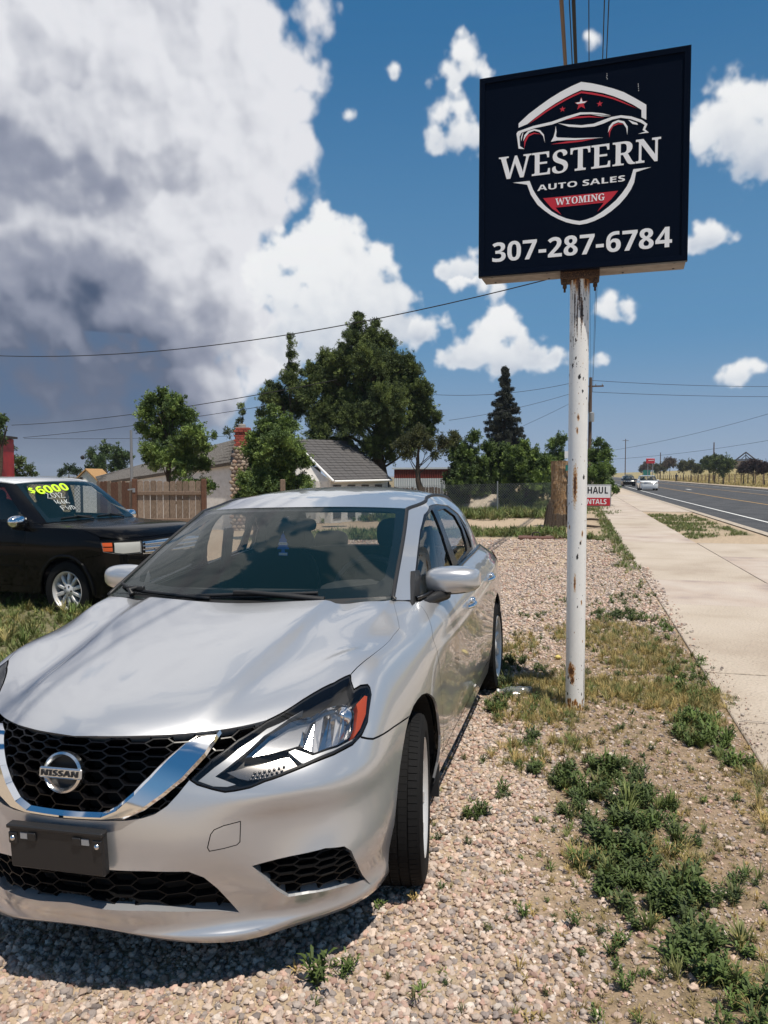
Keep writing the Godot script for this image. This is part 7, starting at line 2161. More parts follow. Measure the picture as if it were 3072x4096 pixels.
func boxy_car(called: String, label: String, category: String, at: Vector3, turn: float, paint: Material, roof_paint: Material, close: bool, group := "", size := Vector3.ONE) -> Node3D:
	var car := thing(called, label, category, at, turn, group)
	car.scale = size
	var body := Net.new(SUV_U, SUV_V, SUV_POINTS, 0.0, 6.8, 200 if close else 60, 80 if close else 30, true, true)
	body.finish()
	var cell := Vector2(0.06, 0.05) if close else Vector2(0.2, 0.12)
	var af := ring_at(body, 0.0, 0.34, 0.43, 1.1, 2.4)
	var ar := ring_at(body, -2.995, 0.34, 0.42, 4.2, 5.5)
	var lampp := PackedVector2Array([Vector2(0.62, 0.53), Vector2(0.86, 0.525), Vector2(1.13, 0.56), Vector2(1.15, 0.70), Vector2(0.9, 0.70), Vector2(0.62, 0.69)])
	var grille := PackedVector2Array([Vector2(-0.1, 0.48), Vector2(0.6, 0.50), Vector2(0.6, 0.69), Vector2(-0.1, 0.70)])
	var left := PackedVector2Array([Vector2(-1, -1), Vector2(0, -1), Vector2(0, 2), Vector2(-1, 2)])
	var g := 0.003
	var hood := PackedVector2Array([Vector2(-0.1, 0.735), Vector2(0.86, 0.735), Vector2(1.15, 0.78), Vector2(1.75, 1.12), Vector2(2.05, 1.45), Vector2(2.0, 1.63), Vector2(-0.1, 1.63)])
	var mb := MB.new()
	body.patch(mb, grow(hood, -g), [left], cell)
	mb.mirror()
	part("hood", mb, paint, car)
	mb = MB.new()
	body.patch(mb, PackedVector2Array([Vector2(-0.1, 0), Vector2(1.6, 0), Vector2(1.5, 0.46), Vector2(1.16, 0.52), Vector2(1.16, 0.73), Vector2(0.86, 0.73), Vector2(-0.1, 0.73)]), [left, lampp, grille, af], cell)
	mb.mirror()
	part("front_bumper", mb, paint, car)
	var side := {
		"fender": [PackedVector2Array([Vector2(1.165, 0.525), Vector2(1.51, 0.465), Vector2(1.6, 0.0), Vector2(2.42, 0.0), Vector2(2.42, 1.65), Vector2(2.05, 1.65), Vector2(2.056, 1.45), Vector2(1.757, 1.117), Vector2(1.158, 0.776)]), [af]],
		"front_door": [PackedVector2Array([Vector2(2.426, 0.1), Vector2(3.45, 0.1), Vector2(3.45, 1.65), Vector2(2.426, 1.65)]), []],
		"rear_door": [PackedVector2Array([Vector2(3.456, 0.1), Vector2(4.45, 0.1), Vector2(4.45, 1.65), Vector2(3.456, 1.65)]), [ar]],
		"rear_quarter": [PackedVector2Array([Vector2(4.456, 0.0), Vector2(5.9, 0.0), Vector2(5.9, 1.65), Vector2(4.456, 1.65)]), [ar]],
		"rocker_panel": [PackedVector2Array([Vector2(2.42, 0.0), Vector2(4.45, 0.0), Vector2(4.45, 0.094), Vector2(2.42, 0.094)]), [ar]],
	}
	for k in side:
		mb = MB.new()
		body.patch(mb, side[k][0], side[k][1], cell)
		if k == "fender":
			body.rim(mb, af, 0.0, -0.05, false, 0.05)
		both(k, mb, paint, car)
	mb = MB.new()
	body.patch(mb, PackedVector2Array([Vector2(5.9, 0.0), Vector2(6.8, 0.0), Vector2(6.8, 1.65), Vector2(5.9, 1.65)]), [], cell)
	mb.mirror()
	part("tailgate", mb, paint, car)
	mb = MB.new()
	body.patch(mb, PackedVector2Array([Vector2(0, 0.02), Vector2(6.8, 0.02), Vector2(6.8, 1.6), Vector2(2.1, 1.6), Vector2(0, 1.5)]), [af, ar], Vector2(0.2, 0.12), -0.03)
	mb.mirror()
	part("inner_shell", mb, M.void_black, car)
	if close:   # pressed grooves along the doors, arch lips, lower bumper
		mb = MB.new()
		for v in [0.34, 0.47, 0.60]:
			for d in [[2.5, 3.40], [3.5, 4.4]]:
				mb.tube(body.line(PackedVector2Array([Vector2(d[0], v), Vector2(d[1], v)]), 0.002, 0.1), 0.006, 6)
		var grooves := both("door_groove", mb, paint, car)
		for q in grooves:
			q.set_meta("kind", "stuff")
		mb = MB.new()
		mb.tube(body.line(af.slice(2, 21), 0.006, 0.05), 0.022, 6)
		both("wheel_arch_lip", mb, paint, car)
	# lamps
	mb = MB.new()
	body.patch(mb, lampp, [], cell * 0.5, -0.05)
	body.rim(mb, lampp, 0.004, -0.05, true, 0.05)
	var lamps := both("headlight", mb, M.light_bar, car)
	var ln := MB.new()
	body.patch(ln, grow(PackedVector2Array([Vector2(0.62, 0.53), Vector2(0.86, 0.525), Vector2(0.985, 0.54), Vector2(0.985, 0.70), Vector2(0.9, 0.70), Vector2(0.62, 0.69)]), -0.012), [], cell * 0.5, -0.004)
	var am := MB.new()
	for v in [[0.568, 0.62], [0.635, 0.69]]:
		body.patch(am, PackedVector2Array([Vector2(1.0, v[0]), Vector2(1.135, v[0]), Vector2(1.14, v[1]), Vector2(1.0, v[1])]), [], cell * 0.5, 0.0)
	for s in 2:
		part("lens", ln if s == 0 else ln.mirrored(), M.haze_lens, lamps[s])
		part("turn_signal", am if s == 0 else am.mirrored(), M.orange_lens, lamps[s])
	mb = MB.new()
	body.patch(mb, grow(grille, -0.01), [left], cell, -0.03)
	for k in 3:
		mb.tube(body.line(PackedVector2Array([Vector2(0.0, 0.53 + 0.055 * k), Vector2(0.58, 0.54 + 0.05 * k)]), 0.0, 0.1), 0.02, 6)
	mb.mirror()
	part("grille", mb, M.brushed, car)
	# glasshouse
	var top := Net.new([0.0, 0.35, 1.0, 2.1, 3.2, 3.7], [0.0, 0.5, 1.0], [
		[Vector3(0.82, 1.15, -0.44), Vector3(0.765, 1.41, -0.78), Vector3(0.70, 1.635, -1.10)],
		[Vector3(0.885, 1.148, -0.66), Vector3(0.83, 1.41, -0.96), Vector3(0.735, 1.655, -1.25)],
		[Vector3(0.89, 1.158, -1.5), Vector3(0.845, 1.42, -1.55), Vector3(0.755, 1.68, -1.6)],
		[Vector3(0.89, 1.17, -2.5), Vector3(0.845, 1.425, -2.5), Vector3(0.76, 1.69, -2.5)],
		[Vector3(0.885, 1.18, -3.5), Vector3(0.84, 1.43, -3.5), Vector3(0.755, 1.68, -3.5)],
		[Vector3(0.82, 1.18, -4.04), Vector3(0.79, 1.43, -3.98), Vector3(0.72, 1.65, -3.88)]], 0.0, 3.7, 60, 20)
	top.finish()
	var all := PackedVector2Array([Vector2(0, 0), Vector2(3.7, 0), Vector2(3.7, 1), Vector2(0, 1)])
	var wins := [PackedVector2Array([Vector2(0.36, 0.06), Vector2(1.10, 0.06), Vector2(1.08, 0.84), Vector2(0.44, 0.84)]), PackedVector2Array([Vector2(1.2, 0.06), Vector2(2.15, 0.06), Vector2(2.15, 0.84), Vector2(1.18, 0.84)]), PackedVector2Array([Vector2(2.26, 0.06), Vector2(3.4, 0.06), Vector2(3.4, 0.84), Vector2(2.26, 0.84)])]
	mb = MB.new()
	top.patch(mb, all, wins, Vector2(0.1, 0.1))
	both("pillar_frame", mb, M.gloss_black, car)
	for w in wins:
		mb = MB.new()
		top.patch(mb, grow(w, 0.01), [], Vector2(0.2, 0.2), -0.008)
		both("side_window", mb, M.side_glass, car)
	var rails: Array = []
	for f in [0.0, 0.55, 0.93, 1.0]:
		var col: Array = []
		var zc := [-0.985, -1.19, -1.58, -2.5, -3.5, -3.92]
		var yc := [1.665, 1.692, 1.718, 1.727, 1.715, 1.66]
		for r in 6:
			var e := top.at(Vector2([0.0, 0.35, 1.0, 2.1, 3.2, 3.7][r], 1.0))
			col.append(Vector3((e.x + 0.01) * f, lerpf(yc[r], e.y - 0.004, pow(f, 3.0)), lerpf(zc[r], e.z, f * f)))
		rails.append(col)
	var roof := Net.new([0.0, 0.55, 0.93, 1.0], [0.0, 0.35, 1.0, 2.1, 3.2, 3.7], rails, 0.0, 1.0, 24, 40, true)
	roof.finish()
	mb = MB.new()
	roof.patch(mb, PackedVector2Array([Vector2(0, 0), Vector2(1, 0), Vector2(1, 3.7), Vector2(0, 3.7)]), [], Vector2(0.1, 0.2))
	roof.rim(mb, PackedVector2Array([Vector2(0, 0), Vector2(1, 0), Vector2(1, 3.7)]), 0.0, -0.03, false, 0.1)
	mb.mirror()
	var rf := part("roof", mb, roof_paint, car)
	if close:
		mb = MB.new()
		mb.tube(roof.line(PackedVector2Array([Vector2(0.80, 0.1), Vector2(0.80, 3.5)]), 0.002, 0.1), 0.006, 5)
		mb.mirror()
		part("roof_groove", mb, roof_paint, rf).set_meta("kind", "stuff")
	var ws := Net.new([0.0, 0.5, 1.0], [0.0, 0.5, 1.0], [
		[Vector3(0, 1.165, -0.37), Vector3(0, 1.42, -0.67), Vector3(0, 1.66, -0.985)],
		[Vector3(0.41, 1.16, -0.385), Vector3(0.385, 1.415, -0.695), Vector3(0.355, 1.655, -1.015)],
		[Vector3(0.815, 1.152, -0.44), Vector3(0.762, 1.41, -0.78), Vector3(0.70, 1.634, -1.10)]], 0.0, 1.0, 20, 20, true)
	ws.finish()
	var one := PackedVector2Array([Vector2(0, 0), Vector2(1, 0), Vector2(1, 1), Vector2(0, 1)])
	mb = MB.new()
	ws.patch(mb, one, [], Vector2(0.2, 0.2), 0.004)
	mb.mirror()
	part("windscreen", mb, M.glass, car)
	mb = MB.new()
	ws.patch(mb, one, [PackedVector2Array([Vector2(-0.1, 0.07), Vector2(0.9, 0.1), Vector2(0.93, 0.5), Vector2(0.9, 0.95), Vector2(-0.1, 0.95)])], Vector2(0.2, 0.2), -0.002)
	mb.mirror()
	part("windscreen_border", mb, M.gloss_black, car)
	mb = MB.new()
	mb.quad(Vector3(-0.82, 1.18, -4.05), Vector3(0.82, 1.18, -4.05), Vector3(0.72, 1.65, -3.89), Vector3(-0.72, 1.65, -3.89), Vector3(0, 0.3, -1))
	part("back_window", mb, M.side_glass, car)
	mb = MB.new()
	mb.box(Vector3(0, 0.34, -1.5), Vector3(1.7, 0.1, 4.4))
	mb.box(Vector3(0, 1.0, -0.75), Vector3(1.6, 0.16, 0.7), Basis.IDENTITY, 0.04)
	for x in [-0.4, 0.4]:
		mb.lump(Vector3(x, 1.0, -1.7), Vector3(0.26, 0.4, 0.12), 10, 14, 0.0, null, 0.6)
		mb.lump(Vector3(x, 1.45, -1.78), Vector3(0.13, 0.1, 0.06), 8, 12, 0.0, null, 0.7)
		mb.lump(Vector3(x, 1.0, -2.7), Vector3(0.34, 0.4, 0.12), 10, 14, 0.0, null, 0.6)
	part("seats", mb, M.cloth, car)
	# mirrors
	mb = MB.new()
	mb.lump(Vector3(1.02, 1.17, -0.72), Vector3(0.13, 0.075, 0.075), 10, 18, 0.0, null, 0.7)
	var caps := both("door_mirror", mb, M.chrome if close else paint, car)
	mb = MB.new()
	mb.tube([Vector3(0.9, 1.10, -0.72), Vector3(1.0, 1.10, -0.72), Vector3(1.10, 1.105, -0.73)], [0.045, 0.04, 0.02], 10)
	for s in 2:
		part("mirror_base", mb if s == 0 else mb.mirrored(), M.black_plastic, caps[s])
	# wheels
	for s in [1.0, -1.0]:
		var flip := Basis.IDENTITY if s > 0 else Basis(Vector3.UP, PI)
		for z in [0.0, -2.995]:
			if close:
				wheel("front_wheel" if z > -1 else "rear_wheel", car, Vector3(s * 0.83, 0.345, z), flip, 0.362, 0.235, 0.235, 1, M.wheel_silver)
			else:
				var wm := MB.new()
				wm.lathe([Vector2(0.001, 0.02), Vector2(0.2, 0.05), Vector2(0.23, 0.1), Vector2(0.34, 0.1), Vector2(0.345, -0.1), Vector2(0.001, -0.1)], 20, Transform3D(Basis(Vector3(0, 1, 0), Vector3(s, 0, 0), Vector3(0, 0, -s)), Vector3(s * 0.83, 0.345, z)))
				part("wheel", wm, M.rubber, car)
	if close:
		for k in 2:
			mb = MB.new()
			var path: Array = []
			var z0 := -0.72 + 0.75 * k
			for i in 9:
				var x := z0 + 0.62 * i / 8.0
				var p := ws.at(Vector2(absf(x), 0.05 + 0.02 * sin(i * 0.3)), 0.015)
				path.append(Vector3(p.x * signf(x), p.y, p.z))
			mb.tube(path, 0.009, 6)
			mb.tube([path[4] + Vector3(0, 0.012, 0), path[7] + Vector3(0, -0.03, 0.1)], 0.012, 6)
			part("wiper", mb, M.black_plastic, car)
		price(car, ws)
	return car


func price(car: Node3D, ws: Net) -> void:   # the price and notes painted on the glass
	var glass := func(x: float, y: float, off: float) -> Vector3:
		var p := ws.at(Vector2(absf(x), y), off)
		return Vector3(p.x * signf(x), p.y, p.z)
	var base: Vector3 = glass.call(-0.5, 0.78, 0.012)
	var n := ws.normal(Vector2(0.5, 0.78))
	n.x = -n.x
	var right := Vector3(1, 0, 0).slide(n).normalized()
	var up := n.cross(right)
	var turn := Basis(right, up, n)
	var slant := Basis(right, up + right * 0.12, n)
	text("price_lettering", "6000", "Droid Sans", true, 0.155, 0.50, 0.004, M.lime, car, base + right * 0.06, slant)
	text("price_lettering", "$", "Droid Sans", true, 0.13, 0.075, 0.004, M.lime, car, base - right * 0.255 + up * 0.015, slant)
	var strokes := [
		[[0.0, 0.8], [0.15, 1.0], [0.3, 0.8], [0.02, 0.05], [0.34, 0.02]], [[0.62, 0.95], [0.46, 0.8], [0.44, 0.3], [0.6, 0.05], [0.76, 0.3], [0.76, 0.75], [0.62, 0.95]], [[0.95, 0.9], [0.97, 0.02]], [[1.1, 0.75], [1.25, 0.95], [1.4, 0.75], [1.12, 0.05], [1.48, 0.05]],
		[[0.35, -0.3], [0.36, -0.95]], [[0.62, -0.35], [0.48, -0.7], [0.52, -1.0], [0.68, -0.95], [0.66, -0.72], [0.5, -0.72]], [[0.95, -0.35], [0.82, -0.7], [0.86, -1.0], [1.02, -0.95], [1.0, -0.72], [0.84, -0.72]], [[1.15, -0.35], [1.16, -1.0]], [[1.38, -0.35], [1.17, -0.7], [1.4, -1.0]],
		[[0.45, -2.1], [0.42, -1.4], [0.72, -1.38]], [[0.44, -1.72], [0.66, -1.7]], [[0.80, -1.4], [0.88, -2.05], [0.98, -1.6], [1.08, -2.05], [1.16, -1.4]], [[1.28, -1.4], [1.28, -2.05], [1.5, -1.85], [1.48, -1.55], [1.28, -1.4]],
	]
	var mb := MB.new()
	for s in strokes:
		var path: Array = []
		for q in s:
			path.append(glass.call(-0.66 + q[0] * 0.245, 0.545 + q[1] * 0.145, 0.008))
		mb.tube(path, 0.0045, 5)
	part("chalk_writing", mb, M.chalk, car).set_meta("kind", "stuff")

# ---------------------------------------------------------------- trees
func spray_mesh(seed_: int, leaves: int, narrow: float, upward: float) -> ArrayMesh:   # a twig's worth of leaves
	var r := RandomNumberGenerator.new()
	r.seed = seed_
	var mb := MB.new()
	for i in leaves:
		var d := Vector3(r.randf_range(-1, 1), r.randf_range(-1, 1) + upward, r.randf_range(-1, 1)).normalized()
		var at := Vector3(r.randf_range(-1, 1), r.randf_range(-1, 1), r.randf_range(-1, 1)) * 0.55
		var l := r.randf_range(0.45, 0.9)
		var s := d.cross(Vector3(r.randf_range(-1, 1), r.randf_range(-1, 1), r.randf_range(-1, 1))).normalized() * l * narrow
		var f := r.randf_range(0.75, 1.0)
		mb.tint = Color(f, f, f)
		var n := d.cross(s).normalized()
		if n.y < 0:
			n = -n
		mb.tri(at, at + d * l * 0.5 + s, at + d * l, n, n, n)
		mb.tri(at, at + d * l, at + d * l * 0.5 - s, n, n, n)
	return mb.mesh(true)


var sprays := {}


func crown(tree: Node3D, blobs: Array, kind: String, colour: Color, bright: Color, size: float, amount: float, seed_: int, lift := 0.45) -> void:
	if sprays.is_empty():
		sprays = {"juniper": [spray_mesh(1, 26, 0.14, 0.9), spray_mesh(2, 26, 0.14, 0.9)], "elm": [spray_mesh(3, 20, 0.24, 0.5), spray_mesh(4, 20, 0.24, 0.5)], "spruce": [spray_mesh(5, 30, 0.15, -0.1), spray_mesh(6, 30, 0.15, -0.1)]}
	var r := RandomNumberGenerator.new()
	r.seed = seed_
	var clump := noise(seed_, 0.9, 3)
	for m in 2:
		var places: Array = []
		var tints := PackedColorArray()
		for b in blobs:
			var c := Vector3(b[0], b[1], b[2])
			var rad: float = b[3]
			var twigs := int(amount * (8.0 + 7.5 * rad * rad / (size * size)) * 0.5)
			for i in twigs:   # twigs reach outwards and upwards, carrying leaves along their length
				var d := Vector3(r.randf_range(-1, 1), r.randf_range(-1, 1), r.randf_range(-1, 1))
				if d.length_squared() < 0.02 or d.length_squared() > 1.0:
					continue
				d = d.normalized()
				d = (d + Vector3(0, lift, 0)).normalized()
				var k := clump.get_noise_3dv((c + d * rad) * 1.6)
				if k < -0.28 and r.randf() < 0.75:
					continue
				var length := rad * (0.80 + 0.55 * k + 0.42 * pow(r.randf(), 2.0))
				var x := d.cross(Vector3(0.31, 0.2, 0.93)).normalized()
				var steps := maxi(2, int(length / (size * 0.75)))
				var twig := clampf(0.45 + k * 1.1 + r.randf_range(-0.3, 0.35), 0, 1)
				for j in range(int(steps * 0.15), steps):
					var f := (j + r.randf()) / steps
					var p := c + d * length * f + Vector3(r.randf_range(-1, 1), r.randf_range(-1, 1), r.randf_range(-1, 1)) * size * 0.45
					var turn := Basis(x, d, x.cross(d)) * Basis(Vector3.UP, r.randf() * TAU)
					places.append(Transform3D(turn.scaled_local(Vector3.ONE * size * r.randf_range(0.75, 1.2) * (1.0 - 0.45 * f * f)), p))
					tints.append(colour.lerp(bright, clampf(twig * twig + r.randf_range(-0.12, 0.12), 0, 1)))
		var o := scatter("crown", sprays[kind][m], M.leaf, places, tints, tree)
		o.name = "crown" if m == 0 else "crown_001"


func tree(called: String, label: String, spot: Vector3, blobs: Array, kind: String, colour: Color, bright: Color, size: float, amount: float, trunk_r: float, seed_: int, group := "") -> Node3D:
	var base := Vector3(spot.x, terrain(spot.x, spot.z) - 0.05, spot.z)
	var o := thing(called, label, "bush" if called.contains("bush") else "tree", base, 0.0, group)
	var mb := MB.new()
	var r := RandomNumberGenerator.new()
	r.seed = seed_
	var top := 0.0
	var mid := Vector3.ZERO
	var local: Array = []
	for b in blobs:
		var q := [b[0], b[1] - base.y, b[2], b[3]]
		local.append(q)
		top = maxf(top, q[1])
		if q[1] >= top:
			mid = Vector3(q[0], top, q[2])
	var path: Array = []
	var rad: Array = []
	for k in 7:
		var f := k / 6.0
		path.append(Vector3(0, 0, 0).lerp(mid, f * f * 0.8 + f * 0.2) * Vector3(1, 0, 1) + Vector3(r.randf_range(-0.5, 0.5) * trunk_r, top * 0.93 * f, r.randf_range(-0.5, 0.5) * trunk_r))
		rad.append(lerpf(trunk_r, trunk_r * 0.12, f) * (1.25 if k == 0 else 1.0))
	mb.tube(path, rad, 10)
	for q in local:   # a limb to every clump of foliage
		var c := Vector3(q[0], q[1], q[2])
		var f := clampf((c.y - q[3] * 0.7) / (top * 0.93), 0.12, 0.9) * 0.75
		var i := clampi(int(f * 6.0), 0, 5)
		var from: Vector3 = path[i].lerp(path[i + 1], f * 6.0 - i)
		var w := maxf(0.010, trunk_r * 0.2 * (1.0 - f * 0.7))
		mb.tube([from, from.lerp(c, 0.5) + Vector3(0, r.randf_range(-0.1, 0.15), 0), c], [w, w * 0.7, w * 0.25], 6)
	part("trunk", mb, M.bark, o)
	crown(o, local, kind, colour, bright, size, amount, seed_, 0.45 if kind == "juniper" else 0.18)
	return o


func trees() -> void:
	var dark := Color(0.038, 0.066, 0.018)
	var olive := Color(0.18, 0.235, 0.055)
	var leaf := Color(0.048, 0.092, 0.020)
	var leaf2 := Color(0.24, 0.34, 0.075)
	var t := TREES
	tree("juniper_tree", "tallest broad dark juniper tree with a spreading crown behind the grey roofed house", t.juniper[0], t.juniper[1], "juniper", dark, olive, 0.17, 2.5, 0.36, 11)
	tree("juniper_tree", "low olive juniper spreading over the red and white trailer", t.juniper_low[0], t.juniper_low[1], "juniper", Color(0.035, 0.045, 0.016), Color(0.12, 0.13, 0.035), 0.17, 1.7, 0.2, 12)
	tree("juniper_tree", "slender pointed juniper standing just left of the tallest juniper", t.spire[0], t.spire[1], "juniper", dark, olive, 0.16, 2.4, 0.2, 13)
	tree("juniper_tree", "small thin juniper rising behind the brick chimney", t.small_spire[0], t.small_spire[1], "juniper", Color(0.03, 0.045, 0.014), olive, 0.2, 1.2, 0.12, 14)
	tree("elm_tree", "bright green elm tree growing behind the wooden gate", t.elm[0], t.elm[1], "elm", leaf, leaf2, 0.105, 1.8, 0.13, 15)
	tree("elm_bush", "bushy green elm sapling hiding the wall beside the stone chimney", t.elm_bush[0], t.elm_bush[1], "elm", leaf, leaf2, 0.10, 2.2, 0.10, 16)
	tree("shade_tree", "rounded green tree far off behind the orange roofed shed", t.far_round[0], t.far_round[1], "elm", leaf, Color(0.09, 0.14, 0.04), 0.3, 1.0, 0.3, 17)
	tree("shade_tree", "low dark tree far off left of the orange roofed shed", t.far_low[0], t.far_low[1], "elm", Color(0.018, 0.04, 0.012), leaf, 0.28, 1.0, 0.2, 18)
	tree("willow_bush", "grey green willow bush behind the chain link fence, right of the red truck body", t.edge_low[0], t.edge_low[1], "elm", leaf, Color(0.14, 0.19, 0.07), 0.14, 0.9, 0.08, 19)
	tree("willow_tree", "tall grey green willow at the left edge of the view above the red truck body", t.edge_high[0], t.edge_high[1], "elm", leaf, Color(0.13, 0.18, 0.07), 0.14, 0.9, 0.12, 20)
	tree("elm_bush", "dark green elm bush behind the chain link fence, right of the trailer", t.bush_a[0], t.bush_a[1], "elm", Color(0.026, 0.056, 0.014), Color(0.16, 0.24, 0.045), 0.16, 2.0, 0.10, 21)
	tree("elm_bush", "elm bush behind the chain link fence below the spruce", t.bush_b[0], t.bush_b[1], "elm", Color(0.026, 0.056, 0.014), Color(0.16, 0.24, 0.045), 0.16, 2.0, 0.10, 22)
	tree("elm_bush", "bright topped elm bush behind the chain link fence left of the thick log post", t.bush_c[0], t.bush_c[1], "elm", Color(0.032, 0.068, 0.014), Color(0.21, 0.30, 0.05), 0.16, 2.0, 0.10, 23)
	tree("elm_bush", "elm bush rising behind the top of the thick log post", t.bush_d[0], t.bush_d[1], "elm", leaf, leaf2, 0.17, 1.8, 0.08, 24)
	tree("elm_bush", "leafy green elm bush behind the rental sign at the edge of the sidewalk", t.bush_e[0], t.bush_e[1], "elm", Color(0.04, 0.08, 0.018), Color(0.20, 0.30, 0.06), 0.15, 2.0, 0.08, 25)
	# spruce: whorls of drooping boughs
	var s := thing("spruce_tree", "dark pointed spruce tree with bare twig ends standing behind the bushes", "tree", Vector3(-5.85, -0.1, -60.8))
	var mb := MB.new()
	mb.tube([Vector3.ZERO, Vector3(0, 5.0, 0), Vector3(0, 10.4, 0)], [0.28, 0.16, 0.02], 8)
	var blobs: Array = []
	var r := RandomNumberGenerator.new()
	r.seed = 31
	for i in 150:
		var h := lerpf(2.0, 10.2, pow(i / 150.0, 0.9))
		var reach := (10.5 - h) * 0.29 * r.randf_range(0.6, 1.15) + 0.03
		var a := r.randf() * TAU
		var tip := Vector3(cos(a) * reach, h - reach * 0.12, sin(a) * reach)
		mb.tube([Vector3(0, h, 0), tip], [0.035, 0.01], 4)
		for k in 4:
			var f := 0.3 + 0.22 * k
			blobs.append([tip.x * f, lerpf(h, tip.y, f), tip.z * f, 0.05 + 0.05 * (1.0 - f) + reach * 0.10])
	part("trunk", mb, M.bark, s)
	crown(s, blobs, "spruce", Color(0.014, 0.021, 0.014), Color(0.05, 0.058, 0.034), 0.17, 1.1, 32, -0.15)
	# the row across the street
	var names := [["street_tree", "round green street tree", Color(0.035, 0.06, 0.014), Color(0.13, 0.175, 0.04)], ["street_tree", "small olive street tree", Color(0.045, 0.05, 0.018), Color(0.13, 0.13, 0.04)], ["street_tree", "thin brownish street tree", Color(0.08, 0.055, 0.035), Color(0.17, 0.12, 0.07)], ["plum_tree", "dark purple leaved plum tree", Color(0.018, 0.008, 0.009), Color(0.055, 0.026, 0.024)]]
	var where := ["left one of the big green pair across the street", "right one of the big green pair across the street", "tall left one behind the big green pair across the street", "second left of the big pair across the street", "just left of the big green pair across the street", "lowest one close to the big green pair across the street", "above the green road sign across the street", "right behind the green road sign across the street", "left of the green road sign across the street", "below the red roadside sign", "farthest left of the row, beside the red roadside sign", "leftmost of three at the right edge of the view", "middle one of three at the right edge of the view", "rightmost of three, cut by the edge of the view"]
	for i in STREET_TREES.size():
		var q: Array = STREET_TREES[i]
		var n: Array = names[q[4]]
		var rr: float = q[3] * 1.2
		var y: float = q[1]
		var bl: Array = []
		for k in 6:
			var a := TAU * k / 6.0 + i
			bl.append([cos(a) * rr * 0.45, y + sin(a * 2.0 + i) * rr * 0.35, sin(a) * rr * 0.45, rr * 0.62])
		bl.append([0.0, y + rr * 0.5, 0.0, rr * 0.55])
		tree(n[0], n[1] + " " + where[i], Vector3(q[0], 0, q[2]), bl, "elm", n[2], n[3], rr * 0.22, 0.9, 0.11, 40 + i, "street trees across the road")

# ---------------------------------------------------------------- houses, fences and what stands about
func slab(mb: MB, corners: Array, thick: float) -> void:   # a flat plate through four corners
	var n: Vector3 = (corners[1] - corners[0]).cross(corners[3] - corners[0]).normalized()
	if n.y < 0:
		n = -n
	var low: Array = []
	for c in corners:
		low.append(c - n * thick)
	mb.quad(corners[0], corners[1], corners[2], corners[3], n)
	mb.quad(low[0], low[1], low[2], low[3], -n)
	var mid: Vector3 = (corners[0] + corners[2]) * 0.5
	for k in 4:
		var m := (k + 1) % 4
		mb.quad(corners[k], corners[m], low[m], low[k], (corners[k] + corners[m]) * 0.5 - mid)


func shingled(parent: Node3D, corners: Array, rows: int, m: Material) -> void:   # courses from the eave (0, 1) up to the ridge (3, 2)
	var base := MB.new()
	slab(base, corners, 0.10)
	var rf := part("roof", base, m, parent)
	var n: Vector3 = (corners[1] - corners[0]).cross(corners[3] - corners[0]).normalized()
	if n.y < 0:
		n = -n
	var mb := MB.new()
	for i in rows:
		var a: Vector3 = corners[0].lerp(corners[3], i / float(rows))
		var b: Vector3 = corners[1].lerp(corners[2], i / float(rows))
		var d: Vector3 = corners[1].lerp(corners[2], (i + 1.0) / rows)
		var e: Vector3 = corners[0].lerp(corners[3], (i + 1.0) / rows)
		var w := a.distance_to(b)
		var k := maxi(1, int(w / 0.34))
		for j in k:
			var f0 := j / float(k)
			var f1 := (j + 0.95) / k
			var lift := n * rng.randf_range(0.016, 0.028)
			var q := [a.lerp(b, f0) + lift, a.lerp(b, f1) + lift, e.lerp(d, f1) + n * 0.006, e.lerp(d, f0) + n * 0.006]
			mb.quad(q[0], q[1], q[2], q[3], n)
			mb.quad(q[0], q[1], q[1] - lift, q[0] - lift, a - e)
	part("shingles", mb, m, rf).set_meta("kind", "stuff")


